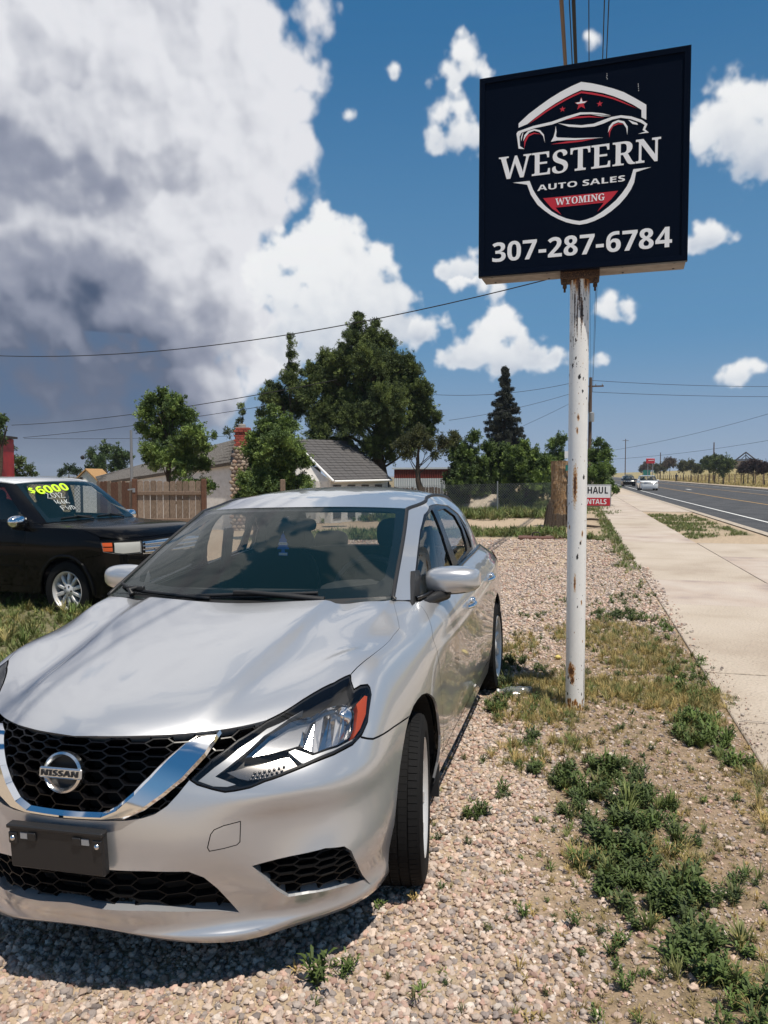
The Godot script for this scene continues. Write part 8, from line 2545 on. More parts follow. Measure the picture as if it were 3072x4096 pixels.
func cottage() -> void:
	# low white house with a wide grey gable roof, and its stone and brick chimney
	var h := thing("stone_chimney_house", "white walled house with a stone and brick chimney behind the elm sapling", "house", Vector3(-12.0, -0.36, -25.6))
	var wall := MB.new()
	var A := Vector3(-6.2, 0, -1.1)
	var B := Vector3(0.42, 0, 1.25)
	var C := B + Vector3(1.5, 0, -4.5)
	var D := A + Vector3(1.5, 0, -4.5)
	for e in [[A, B, 1.62, 2.36], [B, C, 2.36, 2.3], [C, D, 2.3, 1.6], [D, A, 1.6, 1.62]]:
		wall.quad(e[0], e[1], e[1] + Vector3(0, e[3], 0), e[0] + Vector3(0, e[2], 0), ((e[0] + e[1]) * 0.5 - (A + C) * 0.5) * Vector3(1, 0, 1))
	part("wall", wall, M.stucco, h)
	shingled(h, [Vector3(-6.8, 1.65, -1.24), Vector3(0.50, 2.42, 1.48), Vector3(0.07, 3.23, 0.66), Vector3(-7.97, 1.90, -2.6)], 8, M.old_roof)
	# chimney
	var ch := Node3D.new()
	ch.name = "chimney"
	ch.position = Vector3(0.64, 0, 1.30)
	ch.rotation.y = 0.42
	h.add_child(ch, true)
	var core := MB.new()
	core.box(Vector3(0, 1.2, 0), Vector3(0.74, 2.4, 0.5))
	core.box(Vector3(0, 2.67, 0), Vector3(0.6, 0.56, 0.47))
	core.box(Vector3(0, 3.25, 0), Vector3(0.48, 0.64, 0.44))
	part("mortar", core, M.mortar, ch)
	var bricks: Array = []
	for k in 3:
		var bm := MB.new()
		bm.box(Vector3.ZERO, Vector3(0.15 + 0.006 * k, 0.068, 0.05), Basis.IDENTITY, 0.006)
		bricks.append(bm.mesh())
	for row in 8:
		var y := 2.99 + row * 0.079
		for side_ in [[0, 3], [1, 3]]:
			for k in side_[1]:
				var o := part("brick", bricks[rng.randi() % 3], M.brick[rng.randi() % 4], ch)
				var f: float = (k - 1) * 0.163 + (0.03 if row % 2 else -0.03)
				var proud := 0.05 if row >= 6 else 0.012
				if side_[0] == 0:
					o.position = Vector3(f, y, 0.22 + proud - 0.01 + rng.randf_range(-0.004, 0.004))
				else:
					o.position = Vector3(0.24 + proud - 0.01, y, f * 0.92)
					o.rotation.y = PI / 2
	var cap := MB.new()
	cap.lathe([Vector2(0.13, 0.0), Vector2(0.13, 0.12), Vector2(0.10, 0.14), Vector2(0.10, 0.02)], 16, Transform3D(Basis.IDENTITY, Vector3(0, 3.58, 0)))
	cap.box(Vector3(0, 3.59, 0), Vector3(0.5, 0.03, 0.46))
	part("chimney_cap", cap, M.mortar, ch)
	var stones: Array = []
	for k in 4:
		var sm := MB.new()
		sm.lump(Vector3.ZERO, Vector3(0.085, 0.068, 0.05), 5, 8, 0.3, noise(70 + k, 7.0, 2), 0.8)
		stones.append(sm.mesh())
	for row in 25:
		for side_ in ([[0, 5], [1, 4]] if row < 20 else [[0, 4], [1, 3]]):
			for k in side_[1]:
				var o := part("stone", stones[rng.randi() % 4], M.stone[rng.randi() % 5], ch)
				var y := 0.06 + row * 0.118 + rng.randf_range(-0.02, 0.02)
				var f: float = (k - (side_[1] - 1) * 0.5) * 0.155 + (0.04 if row % 2 else -0.03) + rng.randf_range(-0.015, 0.015)
				o.position = Vector3(f, y, 0.25 if row < 20 else 0.235) if side_[0] == 0 else Vector3(0.37 if row < 20 else 0.30, y, f * 0.85)
				o.rotation = Vector3(0, 0.0 if side_[0] == 0 else PI / 2, rng.randf_range(-0.4, 0.4))
	# the second house: its near gable end, its long right slope
	var g := thing("grey_roof_house", "low white house with a grey shingled gable roof under the big juniper", "house", Vector3(-9.6, -0.25, -27.0))
	var e0 := Vector3(0.55, 1.68, -0.4)      # near eave corner
	var run := Vector3(1.5, 0.035, -3.0)       # along the house, away from the viewer
	var up := Vector3(-2.1, 1.62, -1.15)      # from the eave to the ridge
	shingled(g, [e0, e0 + run, e0 + run + up, e0 + up], 15, M.shingle)
	var left := MB.new()
	slab(left, [e0 + up, e0 + up + run, e0 + up + run + Vector3(-2.5, -1.6, 0.6), e0 + up + Vector3(-2.5, -1.6, 0.6)], 0.1)
	part("back_slope", left, M.shingle, g)
	wall = MB.new()
	var f0 := e0 * Vector3(1, 0, 1) + Vector3(-0.22, 0, -0.28)
	var f1 := f0 + run * Vector3(1, 0, 1)
	var g0 := f0 + Vector3(-4.2, 0, -0.5)
	wall.quad(f0, f1, f1 + Vector3(0, 1.62, 0), f0 + Vector3(0, 1.62, 0), Vector3(1, 0, 0.4))
	wall.quad(f0, g0, g0 + Vector3(0, 1.62, 0), f0 + Vector3(0, 1.62, 0), Vector3(0, 0, 1))
	wall.flat(f0 + Vector3(0, 1.62, 0), g0 + Vector3(0, 1.62, 0), f0.lerp(g0, 0.45) + Vector3(0, 2.95, -0.4), Vector3(0, 0, 1))
	part("wall", wall, M.stucco, g)
	var fascia := MB.new()
	fascia.tube([e0 + Vector3(0, -0.06, 0.03), e0 + up + Vector3(0, -0.06, 0.03)], 0.055, 4)
	fascia.tube([e0 + Vector3(0.03, -0.07, 0), e0 + run + Vector3(0.03, -0.07, 0)], 0.05, 4)
	part("fascia", fascia, M.white_paint, g)
	for k in 4:   # dark openings between the piers of the side wall
		var p := f0.lerp(f1, 0.10 + 0.24 * k) + Vector3(0.012, 0.82, 0.006)
		var wm := MB.new()
		wm.box(p, Vector3(0.03, 1.3, 0.42), Basis(Vector3.UP, atan2(-run.z, run.x) - PI / 2))
		part("window", wm, M.old_roof, g)
	var dm := MB.new()
	dm.box(f0 + Vector3(-0.9, 0.9, 0.0), Vector3(0.55, 1.5, 0.05))
	part("door", dm, M.grey_plastic, g)
	# an air conditioner cabinet and a lone post by the house
	var ac := MB.new()
	ac.box(Vector3(-8.15, 0.7, -25.3), Vector3(0.72, 0.75, 0.5), Basis(Vector3.UP, 0.2), 0.02)
	ac.box(Vector3(-8.15, 1.09, -25.3), Vector3(0.78, 0.04, 0.56), Basis(Vector3.UP, 0.2), 0.01)
	solo("utility_cabinet", ac, M.stucco, "pale metal cabinet standing in front of the grey roofed house", "cabinet")
	var po := MB.new()
	po.box(Vector3(-7.55, 0.6, -18.6), Vector3(0.13, 1.75, 0.13), Basis(Vector3.UP, 0.3), 0.015)
	solo("wooden_post", po, M.wood, "lone grey wooden post standing in front of the elm sapling", "post")
	# small shed with an orange roof, far left
	var sh := thing("orange_roof_shed", "small whitewashed shed with an orange roof seen over the chain link fence", "shed", Vector3(-28.3, -0.6, -39.2), 0.2)
	wall = MB.new()
	wall.box(Vector3(0, 0.9, -0.9), Vector3(1.5, 1.8, 2.0))
	wall.flat(Vector3(-0.75, 1.8, 0.1), Vector3(0.75, 1.8, 0.1), Vector3(0, 2.5, 0.1), Vector3.BACK)
	part("wall", wall, M.stucco, sh)
	var rm := MB.new()
	slab(rm, [Vector3(0.95, 1.72, 0.25), Vector3(0.95, 1.72, -2.1), Vector3(0, 2.62, -2.1), Vector3(0, 2.62, 0.25)], 0.06)
	slab(rm, [Vector3(-0.95, 1.72, 0.25), Vector3(-0.95, 1.72, -2.1), Vector3(-0.004, 2.615, -2.1), Vector3(-0.004, 2.615, 0.25)], 0.06)
	part("roof", rm, M.orange_roof, sh)
	# trailer: red above, white ribbed below
	var tr := thing("storage_trailer", "long storage trailer with white ribbed sides and a red upper band under the juniper", "trailer", Vector3(-8.5, -0.1, -41.5), -0.24)
	var tm := MB.new()
	tm.box(Vector3(0, 0.95, -1.2), Vector3(3.6, 1.2, 2.4))
	for k in 26:
		tm.box(Vector3(-1.73 + 0.138 * k, 0.95, 0.02), Vector3(0.06, 1.2, 0.05))
	part("ribbed_side", tm, M.white_paint, tr)
	tm = MB.new()
	tm.box(Vector3(0, 1.8, -1.2), Vector3(3.6, 0.5, 2.4))
	for k in 26:
		tm.box(Vector3(-1.73 + 0.138 * k, 1.8, 0.02), Vector3(0.06, 0.5, 0.05))
	part("red_band", tm, M.barn_red, tr)
	tm = MB.new()
	tm.box(Vector3(0, 2.1, -1.2), Vector3(3.75, 0.09, 2.6))
	part("roof", tm, M.white_paint, tr)
	for x in [-1.2, 1.2]:
		tm = MB.new()
		tm.lathe([Vector2(0.001, -0.1), Vector2(0.33, -0.1), Vector2(0.33, 0.1), Vector2(0.001, 0.1)], 16, Transform3D(Basis(Vector3.RIGHT, PI / 2), Vector3(x, 0.3, -0.2)))
		part("wheel", tm, M.rubber, tr)
	# plank fence behind the trailer yard
	var old := thing("weathered_fence", "weathered grey picket fence standing in front of the trailer", "fence", Vector3(-7.6, -0.15, -38.6), -0.1)
	for k in 26:
		var pk := MB.new()
		pk.box(Vector3(-2.0 + k * 0.16, 0.55, 0), Vector3(0.13, rng.randf_range(1.0, 1.22), 0.02), Basis(Vector3.BACK, rng.randf_range(-0.03, 0.03)))
		part("picket", pk, M.wood, old)
	# pale sheet lying behind the wire
	var bd := MB.new()
	slab(bd, [Vector3(-5.1, 0.05, -33.2), Vector3(-3.35, 0.05, -33.2), Vector3(-3.6, 0.75, -34.4), Vector3(-5.05, 0.75, -34.4)], 0.04)
	solo("roof_sheet", bd, M.kerb, "pale sheet of roofing leaning low behind the chain link fence", "sheet")


func gate() -> void:
	var g := thing("wooden_gate", "closed cedar plank gate hung between two brown posts behind the black car", "gate", Vector3(-9.47, -0.33, -14.82), 0.235)
	var widths: Array = []
	for k in 10:
		var mb := MB.new()
		var h := 1.78 + rng.randf_range(-0.015, 0.015)
		var w := 0.136
		var x := 0.03 + 0.143 * k
		w = rng.randf_range(0.122, 0.132)
		mb.prism(PackedVector2Array([Vector2(x, 0.05), Vector2(x + w, 0.05), Vector2(x + w, h - 0.03), Vector2(x + w - 0.025, h), Vector2(x + 0.025, h), Vector2(x, h - 0.03)]), -0.02)
		part("plank", mb, M.plank[rng.randi() % 5], g)
	for y in [0.28, 0.92, 1.52]:
		var mb := MB.new()
		mb.box(Vector3(0.74, y, 0.02), Vector3(1.4, 0.085, 0.038), Basis(Vector3.BACK, 0.004), 0.006)
		part("rail", mb, M.wood, g)
	for x in [-0.03, 1.50]:
		var mb := MB.new()
		mb.box(Vector3(x, 0.9, 0.0), Vector3(0.10, 1.86, 0.10), Basis.IDENTITY, 0.008)
		part("post", mb, M.wood_red, g)
	var hm := MB.new()
	hm.box(Vector3(-0.03, 1.58, 0.056), Vector3(0.06, 0.09, 0.01))
	hm.box(Vector3(-0.10, 1.60, 0.06), Vector3(0.13, 0.03, 0.008), Basis(Vector3.BACK, 0.15))
	part("hinge", hm, M.galvanised, g)
	var f := thing("plank_fence", "brown cedar plank fence meeting the gate post on its left", "fence", Vector3(-10.75, -0.36, -15.25), -0.32)
	f.rotation.y = -0.33
	for k in 10:
		var mb := MB.new()
		var h := 1.80 + rng.randf_range(-0.02, 0.02)
		var x := 0.128 * k
		mb.prism(PackedVector2Array([Vector2(x, 0.05), Vector2(x + 0.122, 0.05), Vector2(x + 0.122, h - 0.03), Vector2(x + 0.1, h), Vector2(x + 0.022, h), Vector2(x, h - 0.03)]), 0.02)
		part("plank", mb, M.wood_red if k % 3 else M.plank[0], f)
	for y in [0.5, 1.4]:
		var mb := MB.new()
		mb.box(Vector3(0.64, y, -0.025), Vector3(1.3, 0.085, 0.038))
		part("rail", mb, M.wood, f)


func wire_fence(label: String, path: Array, height: float, post: Material, rail: Material, mesh_step: float, wire: float, spacing: float) -> void:
	var o := thing("chain_link_fence", label, "fence", Vector3.ZERO)
	var mb := MB.new()
	for i in path.size() - 1:
		var a: Vector3 = path[i]
		var b: Vector3 = path[i + 1]
		var l := a.distance_to(b)
		var d := (b - a) / l
		var k := int(l / mesh_step)
		for j in range(-int(height / mesh_step), k):
			for s in [1.0, -1.0]:
				var x0 := j * mesh_step
				var x1 := x0 + height
				var c0 := clampf(x0, 0, l)
				var c1 := clampf(x1, 0, l)
				if c1 <= c0:
					continue
				var y0 := c0 - x0
				var y1 := c1 - x0
				if s < 0:
					y0 = height - y0
					y1 = height - y1
				var p := a + d * c0 + Vector3(0, y0, 0)
				var q := a + d * c1 + Vector3(0, y1, 0)
				var w := Vector3.UP.cross(q - p).normalized() * wire
				var v := (q - p).cross(w).normalized() * wire
				mb.quad(p - v, p + v, q + v, q - v, w)
				mb.quad(p - w, p + w, q + w, q - w, v)
		var posts := maxi(1, int(round(l / spacing)))
		for j in posts + (1 if i == path.size() - 2 else 0):
			var p := a + (b - a) * (j / float(posts))
			var pm := MB.new()
			pm.tube([p, p + Vector3(rng.randf_range(-0.02, 0.02), height + rng.randf_range(0.0, 0.12), 0)], 0.03, 8)
			part("post", pm, post, o)
		if rail:
			var rm := MB.new()
			rm.tube([a + Vector3(0, height, 0), b + Vector3(0, height, 0)], 0.028, 8)
			part("top_rail", rm, rail, o)
	part("wire_mesh", mb, M.galvanised if rail == null else M.dark_rail, o).set_meta("kind", "stuff")


func roadside() -> void:
	# thick log stood on end
	var lg := thing("log_post", "thick knotty log standing on end, dark and charred at its foot", "post", on_ground(-0.55, -23.9, 0))
	var mb := MB.new()
	var rows := 26
	var segs := 36
	var n := noise(8, 1.0, 3)
	var P: Array = []
	for i in rows + 1:
		var row: Array = []
		var y := 2.0 * i / rows
		for k in segs:
			var a := TAU * k / segs
			var q := Vector3(cos(a), 0, sin(a))
			var r := 0.325 + 0.025 * n.get_noise_3d(q.x * 2.0, y * 1.2, q.z * 2.0) + 0.012 * n.get_noise_3d(q.x * 14.0, y * 0.8, q.z * 14.0)
			for b in [[0.6, 1.72, 1.2], [1.5, 1.75, 0.7], [1.2, 1.38, 0.9], [2.2, 1.3, 1.0], [1.0, 0.85, 0.8], [2.6, 0.6, 0.9], [0.3, 1.2, 0.8]]:
				var d2 := pow(wrapf(a - b[0], -PI, PI) * 0.33 / 0.06, 2) + pow((y - b[1]) / 0.065, 2)
				r += 0.05 * b[2] * exp(-d2)
			r += 0.11 * smoothstep(0.55, 0.0, y) * (0.7 + 0.5 * n.get_noise_2d(a * 3.0, y * 4.0))
			row.append(q * r + Vector3(0, y, 0))
		P.append(row)
	for i in rows:
		for k in segs:
			var m := (k + 1) % segs
			mb.quad(P[i][k], P[i][m], P[i + 1][m], P[i + 1][k], P[i][k] * Vector3(1, 0, 1))
	for k in segs:
		mb.flat(P[rows][k], P[rows][(k + 1) % segs], Vector3(0, 2.01, 0), Vector3.UP)
	part("log", mb, M.stump, lg)
	var bark := MB.new()
	for k in 60:
		var a := TAU * k / 60.0 + rng.randf() * 0.1
		var h := rng.randf_range(0.25, 0.75) * (0.8 + 0.3 * sin(a * 3.0))
		bark.box(Vector3(cos(a) * 0.47, h * 0.5, sin(a) * 0.47), Vector3(0.07, h, 0.075), Basis(Vector3.UP, -a) * Basis(Vector3.BACK, 0.16), 0.01)
	part("bark", bark, M.bark, lg).set_meta("kind", "stuff")
	# notices on the log
	var nt := thing("notice_board", "narrow white and red notice fixed to the right side of the log post", "sign", on_ground(-0.22, -23.6, 0), 0.3)
	mb = MB.new()
	mb.box(Vector3(0, 1.12, 0), Vector3(0.30, 1.0, 0.02))
	part("board", mb, M.white_paint, nt)
	mb = MB.new()
	mb.box(Vector3(0, 1.58, 0.014), Vector3(0.30, 0.13, 0.006))
	part("red_strip", mb, M.sign_red, nt)
	mb = MB.new()
	mb.box(Vector3(-0.02, 1.78, 0.04), Vector3(0.34, 0.17, 0.02))
	solo("green_plate", mb, M.teal_sign, "small green plate at the top right of the log post", "sign").position = on_ground(-0.25, -23.58, 0)
	mb = MB.new()
	mb.box(Vector3(0, 0, 0), Vector3(0.36, 0.22, 0.02))
	mb.tube([Vector3(0.1, -2.2, -0.03), Vector3(0.1, 0.1, -0.03)], 0.025, 8)
	solo("small_white_sign", mb, M.white_paint, "small blank white sign just above the top of the log post", "sign").position = on_ground(-0.32, -25.0, 2.22)
	# rental sign, half hidden behind the white pole
	var rs := thing("rental_sign", "white and red rental sign on a post, half hidden behind the white pole", "sign", on_ground(0.24, -22.6, 0))
	mb = MB.new()
	var W := 1.22
	var H := 0.62
	mb.box(Vector3(0, 0.97, 0), Vector3(W, H, 0.02), Basis.IDENTITY, 0.003)
	part("board", mb, M.white_paint, rs)
	mb = MB.new()
	mb.box(Vector3(0, 0.97 - H * 0.29, 0.0115), Vector3(W - 0.05, H * 0.36, 0.004))
	part("red_band", mb, M.sign_red, rs)
	mb = MB.new()
	for e in [[Vector3(0, H / 2 - 0.012, 0), Vector3(W - 0.02, 0.010, 0.004)], [Vector3(0, -H / 2 + 0.012, 0), Vector3(W - 0.02, 0.010, 0.004)], [Vector3(W / 2 - 0.012, 0, 0), Vector3(0.010, H - 0.034, 0.004)], [Vector3(-W / 2 + 0.012, 0, 0), Vector3(0.010, H - 0.034, 0.004)]]:
		mb.box(Vector3(0, 0.97, 0.0115) + e[0], e[1])
	part("border", mb, M.ink, rs)
	text("lettering", "U-HAUL", "Droid Sans", true, 0.19, 0.80, 0.003, M.ink, rs, Vector3(0.125, 1.12, 0.0125))
	text("lettering", "RENTALS", "Droid Sans", true, 0.145, 0.75, 0.003, M.sign_white, rs, Vector3(0.11, 0.79, 0.015))
	for x in [-0.22, -0.4]:
		mb = MB.new()
		mb.box(Vector3(x, 0.55, -0.035), Vector3(0.05, 1.2, 0.03))
		part("post", mb, M.galvanised, rs)
	# red truck body at the left edge
	var rt := thing("red_truck_body", "tall red truck body with a white door at the left edge of the view", "truck", Vector3(-15.9, -0.5, -16.65), 0.3)
	mb = MB.new()
	mb.box(Vector3(-0.9, 1.85, -1.2), Vector3(2.6, 2.6, 2.4), Basis.IDENTITY, 0.02)
	for x in [0.36, -0.05, -0.5, -1.0]:
		mb.box(Vector3(x, 1.85, 0.03), Vector3(0.06, 2.5, 0.08), Basis.IDENTITY, 0.01)
	for y in [1.55, 2.25, 2.75]:
		mb.box(Vector3(-0.9, y, 0.025), Vector3(2.5, 0.05, 0.06), Basis.IDENTITY, 0.008)
	mb.box(Vector3(-0.9, 0.45, -1.2), Vector3(2.4, 0.2, 2.2))
	part("box_body", mb, M.red_metal, rt)
	mb = MB.new()
	mb.box(Vector3(-0.9, 3.19, -1.2), Vector3(2.75, 0.06, 2.55))
	part("roof", mb, M.dark_rail, rt)
	mb = MB.new()
	mb.box(Vector3(-0.9, 3.06, 0.03), Vector3(2.5, 0.14, 0.02))
	part("teal_band", mb, mat(lin(0.06, 0.30, 0.30), 0.5), rt)
	mb = MB.new()
	mb.box(Vector3(-0.35, 1.45, 0.10), Vector3(0.62, 1.05, 0.05), Basis.IDENTITY, 0.01)
	mb.box(Vector3(-0.35, 1.2, 0.13), Vector3(0.5, 0.03, 0.03))
	part("door", mb, M.white_paint, rt)
	mb = MB.new()
	mb.lump(Vector3(0.46, 2.95, 0.1), Vector3(0.07, 0.16, 0.06), 8, 10, 0.2, noise(3, 5.0, 2))
	part("lamp", mb, M.galvanised, rt)
	for z in [-0.4, -2.0]:
		mb = MB.new()
		mb.lathe([Vector2(0.001, -0.12), Vector2(0.40, -0.12), Vector2(0.40, 0.12), Vector2(0.001, 0.12)], 18, Transform3D(Basis(Vector3.BACK, PI / 2), Vector3(0.3, 0.4, z)))
		part("wheel", mb, M.rubber, rt)
	wire_fence("chain link fence with a dark top rail behind the black car", [Vector3(-15.8, -0.42, -14.6), Vector3(-13.2, -0.38, -14.9), Vector3(-11.05, -0.36, -15.1)], 1.86, M.dark_rail, M.dark_rail, 0.085, 0.0035, 2.6)
	wire_fence("long bare chain link fence in front of the bushes", [Vector3(-9.5, -0.25, -29.0), Vector3(-5.75, -0.13, -32.2), Vector3(-0.9, -0.0, -31.0)], 1.32, M.galvanised, null, 0.11, 0.0045, 2.4)
	var sp := MB.new()
	sp.box(Vector3(-14.0, 0.75, -15.6), Vector3(0.09, 2.3, 0.09))
	solo("yard_post", sp, M.wood, "short pale wooden post behind the dark railed chain link fence", "post")


func simple_pole(called: String, label: String, category: String, at: Vector3, h: float, r: float, m: Material, arms: Array) -> Node3D:
	var o := thing(called, label, category, at)
	var mb := MB.new()
	mb.tube([Vector3(0, -0.3, 0), Vector3(0, h, 0)], [r, r * 0.7], 10)
	part("pole", mb, m, o)
	for a in arms:
		mb = MB.new()
		mb.box(Vector3(0, a[0], 0), Vector3(a[1], 0.11, 0.09))
		var c := part("crossarm", mb, m, o)
		for x in [-0.45, -0.2, 0.2, 0.45]:
			mb = MB.new()
			mb.lathe([Vector2(0.02, 0.05), Vector2(0.045, 0.09), Vector2(0.03, 0.13), Vector2(0.04, 0.17), Vector2(0.001, 0.19)], 8, Transform3D(Basis.IDENTITY, Vector3(x * a[1], a[0], 0)))
			part("insulator", mb, M.grey_plastic, c)
	return o


func span(label: String, a: Vector3, b: Vector3, sag: float, r: float, m: Material, group := "") -> void:
	var path: Array = []
	for k in 25:
		var f := k / 24.0
		path.append(a.lerp(b, f) + Vector3(0, -4.0 * sag * f * (1.0 - f), 0))
	var mb := MB.new()
	mb.tube(path, r, 6)
	solo("overhead_cable", mb, m, label, "cable", group)


func overhead() -> void:
	var up := simple_pole("utility_pole", "tall brown wooden utility pole seen just right of the white sign pole", "utility pole", Vector3(0.68, 0.05, -62.5), 9.3, 0.17, M.pole_wood, [[8.6, 2.0]])
	var tf := MB.new()
	tf.lathe([Vector2(0.001, 0.0), Vector2(0.2, 0.0), Vector2(0.21, 0.06), Vector2(0.21, 0.7), Vector2(0.001, 0.78)], 16, Transform3D(Basis.IDENTITY, Vector3(0.1, 5.8, 0.3)))
	part("transformer", tf, M.grey_plastic, up)
	var near := [[-0.52, 6.26, 0.021, "thick weathered brown cable overhead, leftmost of the bundle above the sign", true], [-0.43, 6.28, 0.006, "thin cable between the two thick ones above the sign", false], [-0.38, 6.24, 0.019, "thick black cable overhead with a lashed edge above the sign", false], [-0.185, 7.3, 0.006, "thin single wire overhead above the middle of the sign", false], [0.02, 8.0, 0.0075, "left wire of the close pair overhead above the sign", false], [0.075, 8.0, 0.0075, "right wire of the close pair overhead above the sign", false]]
	for q in near:   # run along the street, over the viewer's head
		var h: float = q[1]
		var k: float = (h - 1.5565) / (6.26 - 1.5565) if h > 6.5 else 1.0
		span(q[3], Vector3(0.68 + (q[0] + 0.2) * 0.6, minf(h + 0.4, 8.7) - 0.2, -62.3), Vector3(q[0] * k * 0.92 - 0.05 * k, h, 14.0), 0.12, q[2], M.old_cable if q[4] else M.cable, "cables strung along the street")
	# the twisted service line across the view
	span("twisted service cable crossing the sky from the left to behind the sign", Vector3(-15.55, 4.76, -16.81), Vector3(-0.63, 5.05, -13.97), 0.48, 0.010, M.cable)
	span("upper wire left of the elm tree", Vector3(-29.05, 4.25, -33.98), Vector3(-7.5, 4.6, -23.0), 0.25, 0.014, M.cable)
	span("middle wire left of the elm tree", Vector3(-28.46, 3.6, -34.1), Vector3(-12.0, 4.5, -29.0), 0.12, 0.012, M.cable)
	span("lowest wire left of the elm tree", Vector3(-28.4, 3.55, -34.1), Vector3(-12.0, 3.3, -29.5), 0.08, 0.009, M.cable)
	span("wire from the big juniper to the utility pole", Vector3(-11.2, 8.0, -59.45), Vector3(0.4, 9.2, -62.4), 0.45, 0.018, M.cable)
	span("low wire from the big juniper rising to the utility pole", Vector3(-8.43, 5.24, -49.7), Vector3(0.4, 8.5, -62.4), 0.25, 0.014, M.cable)
	span("slack wire under the utility pole", Vector3(-4.59, 5.67, -63.12), Vector3(0.4, 8.0, -62.5), 0.05, 0.012, M.cable)
	span("upper wire crossing the street to the right", Vector3(0.8, 9.1, -62.4), Vector3(26.0, 9.9, -78.0), 0.35, 0.018, M.cable)
	span("lower wire crossing the street to the right", Vector3(0.8, 8.2, -62.4), Vector3(26.0, 8.9, -78.0), 0.25, 0.018, M.cable)
	span("faint far wire above the street trees", Vector3(3.0, 8.5, -240.0), Vector3(60.0, 22.0, -170.0), 2.0, 0.04, M.cable)
	span("faint lower far wire above the street trees", Vector3(4.0, 6.5, -240.0), Vector3(60.0, 13.5, -190.0), 1.5, 0.04, M.cable)
	var sl := simple_pole("yard_lamp_pole", "grey pole standing beside the elm tree over the old roof", "pole", Vector3(-14.6, -0.3, -22.6), 3.4, 0.06, M.galvanised, [])
	sl.set_meta("label", "slim grey pole rising behind the left side of the elm tree")
	var bird := MB.new()
	bird.lump(Vector3(-22.1, 2.42, -30.3), Vector3(0.10, 0.10, 0.08), 8, 10, 0.2, noise(6, 6.0, 2))
	solo("cable_splice", bird, M.cable, "small dark splice box hanging on the lowest wire at the left", "splice box")
	var far_poles := [[4.6, -260.0, 10.5, "utility pole farthest left at the end of the street"], [8.2, -262.0, 9.0, "traffic signal pole at the end of the street"], [9.8, -270.0, 8.5, "thin post right of the signal at the end of the street"], [13.0, -240.0, 12.5, "tall dark utility pole left of the red roadside sign"], [27.5, -175.0, 8.5, "utility pole rising behind the big green pair of street trees"], [37.0, -150.0, 9.5, "utility pole at the right behind the plum trees"], [22.5, -235.0, 8.2, "street lamp right of the red roadside sign"], [1.6, -215.0, 8.0, "utility pole just right of the sidewalk bush"], [6.3, -300.0, 9.0, "short utility pole far down the street"]]
	for q in far_poles:
		simple_pole("utility_pole", q[3], "utility pole", Vector3(q[0], 0.3, q[1]), q[2], 0.16, M.pole_wood, [[q[2] - 0.5, 1.8]] if q[2] > 8.6 else [], ).set_meta("group", "poles far down the street")
	var mb := MB.new()
	mb.tube([Vector3(3.0, 6.3, -262.0), Vector3(10.2, 6.3, -262.0)], 0.09, 6)
	for x in [4.2, 6.6, 9.0]:
		mb.box(Vector3(x, 5.8, -262.0), Vector3(0.4, 1.1, 0.35))
	solo("traffic_signal", mb, M.dark_rail, "traffic signals on an arm across the far end of the street", "traffic signal")
	mb = MB.new()
	mb.box(Vector3(0, 5.7, 0), Vector3(2.5, 1.5, 0.3), Basis.IDENTITY, 0.08)
	var red := thing("red_roadside_sign", "red roadside sign above the far trees", "sign", Vector3(20.4, 0.5, -243.0))
	part("board", mb, M.sign_red, red)
	mb = MB.new()
	mb.tube([Vector3(-0.7, 0, -0.2), Vector3(-0.7, 6, -0.2)], 0.12, 8)
	part("post", mb, M.galvanised, red)
	mb = MB.new()
	mb.tube([Vector3(0.7, 0, -0.2), Vector3(0.7, 6, -0.2)], 0.12, 8)
	part("post", mb, M.galvanised, red)
	mb = MB.new()
	mb.box(Vector3(0.2, 5.85, 0.17), Vector3(1.6, 0.16, 0.03), Basis(Vector3.BACK, 0.06))
	part("white_script", mb, M.white_paint, red)
	var gs := thing("green_road_sign", "green road sign on two posts across the street", "sign", Vector3(20.6, 0.5, -258.0))
	mb = MB.new()
	mb.box(Vector3(0, 2.2, 0), Vector3(2.2, 1.8, 0.06))
	part("board", mb, M.teal_sign, gs)
	for x in [-0.7, 0.7]:
		mb = MB.new()
		mb.box(Vector3(x, 1.1, -0.06), Vector3(0.14, 2.6, 0.1))
		part("post", mb, M.galvanised, gs)
	mb = MB.new()
	mb.box(Vector3(0, 3.2, 0), Vector3(1.0, 2.2, 0.06))
	mb.box(Vector3(0, 1.0, -0.06), Vector3(0.12, 2.6, 0.1))
	solo("green_road_sign", mb, M.teal_sign, "smaller green road sign farther off between the brownish street trees", "sign").position = Vector3(26.0, 0.6, -290.0)
	# building with a timber gable far right
	var b := thing("timber_gable_building", "tan building with an open timber gable above the far right trees", "building", Vector3(56.0, 3.6, -290.0), -0.2)
	b.scale = Vector3(0.66, 0.78, 0.66)
	mb = MB.new()
	mb.box(Vector3(0, 2.2, -4), Vector3(16, 4.4, 8))
	part("wall", mb, M.tan_wall, b)
	mb = MB.new()
	mb.box(Vector3(0, 4.5, -4), Vector3(16.6, 0.3, 8.6))
	part("roof", mb, M.shingle, b)
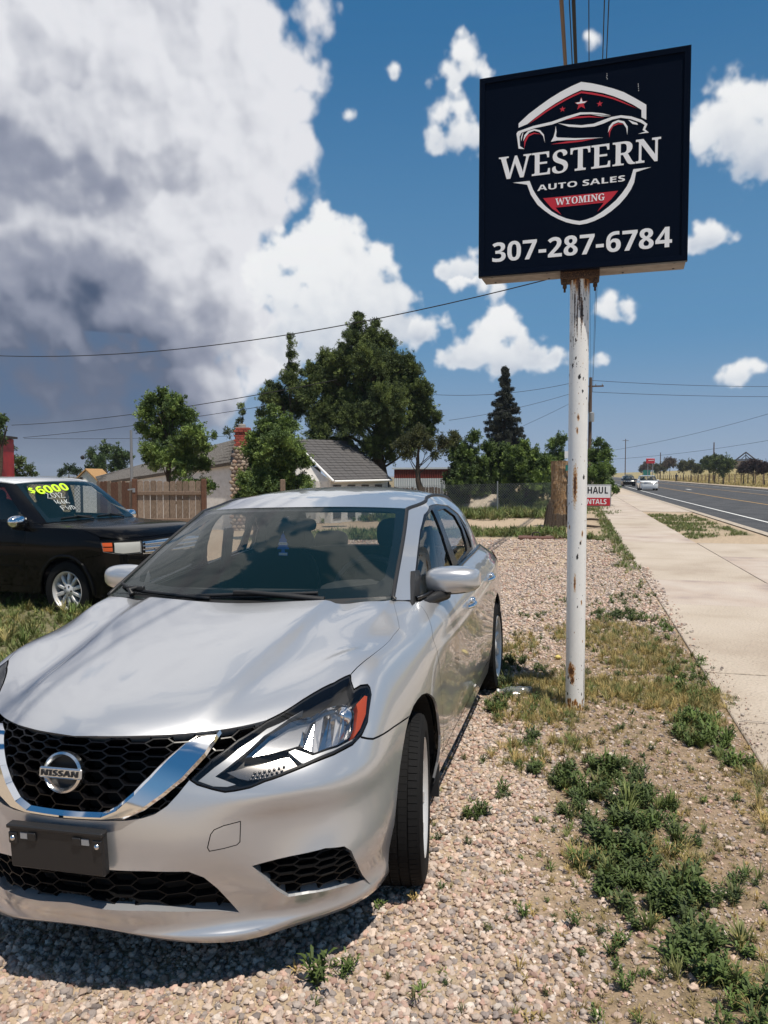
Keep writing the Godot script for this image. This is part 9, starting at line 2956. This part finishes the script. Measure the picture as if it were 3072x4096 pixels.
	for e in [[Vector3(-5.0, 4.6, 0.6), Vector3(0, 8.2, 0.6), 0.32], [Vector3(5.0, 4.6, 0.6), Vector3(0, 8.2, 0.6), 0.32], [Vector3(-4.4, 5.0, 0.6), Vector3(4.4, 5.0, 0.6), 0.22], [Vector3(0, 5.0, 0.6), Vector3(0, 8.0, 0.6), 0.2], [Vector3(-2.2, 5.0, 0.6), Vector3(0, 7.0, 0.6), 0.18], [Vector3(2.2, 5.0, 0.6), Vector3(0, 7.0, 0.6), 0.18]]:
		mb = MB.new()
		mb.tube([e[0], e[1]], e[2], 5)
		part("gable_timber", mb, M.dark_rail, b)
	# fence posts in the dry grass across the street
	mb = MB.new()
	for k in 40:
		var z := -95.0 - 5.0 * k
		mb.box(Vector3(24.5, 0.9, z), Vector3(0.13, 1.4, 0.13))
		if k:
			mb.tube([Vector3(24.5, 1.3, z), Vector3(24.5, 1.3, z + 5.0)], 0.02, 4)
	var fp := solo("pasture_fence", mb, M.wood, "low post and wire fence along the dry grass across the street", "fence")
	fp.position.y = 0.3
	# someone walking on the far pavement
	var w := MB.new()
	var at := Vector3(19.4, 0.45, -170.0)
	w.tube([at, at + Vector3(0.02, 0.45, 0), at + Vector3(0.06, 0.88, 0)], [0.06, 0.08, 0.11], 8)
	w.tube([at + Vector3(0.22, 0, 0.2), at + Vector3(0.18, 0.45, 0.12), at + Vector3(0.12, 0.88, 0)], [0.06, 0.08, 0.11], 8)
	w.tube([at + Vector3(0.09, 0.82, 0), at + Vector3(0.09, 1.1, 0), at + Vector3(0.09, 1.38, 0), at + Vector3(0.09, 1.5, 0)], [0.17, 0.18, 0.2, 0.07], 10)
	w.tube([at + Vector3(-0.12, 1.4, 0), at + Vector3(-0.17, 1.1, 0.03), at + Vector3(-0.13, 0.85, 0.1)], [0.06, 0.05, 0.04], 8)
	w.tube([at + Vector3(0.30, 1.4, 0), at + Vector3(0.36, 1.12, 0.05), at + Vector3(0.30, 0.95, 0.18)], [0.06, 0.05, 0.04], 8)
	w.lump(at + Vector3(0.09, 1.64, 0), Vector3(0.10, 0.13, 0.11), 8, 10)
	solo("person", w, mat(lin(0.03, 0.03, 0.035), 0.9), "person in dark clothes walking on the far sidewalk", "person")
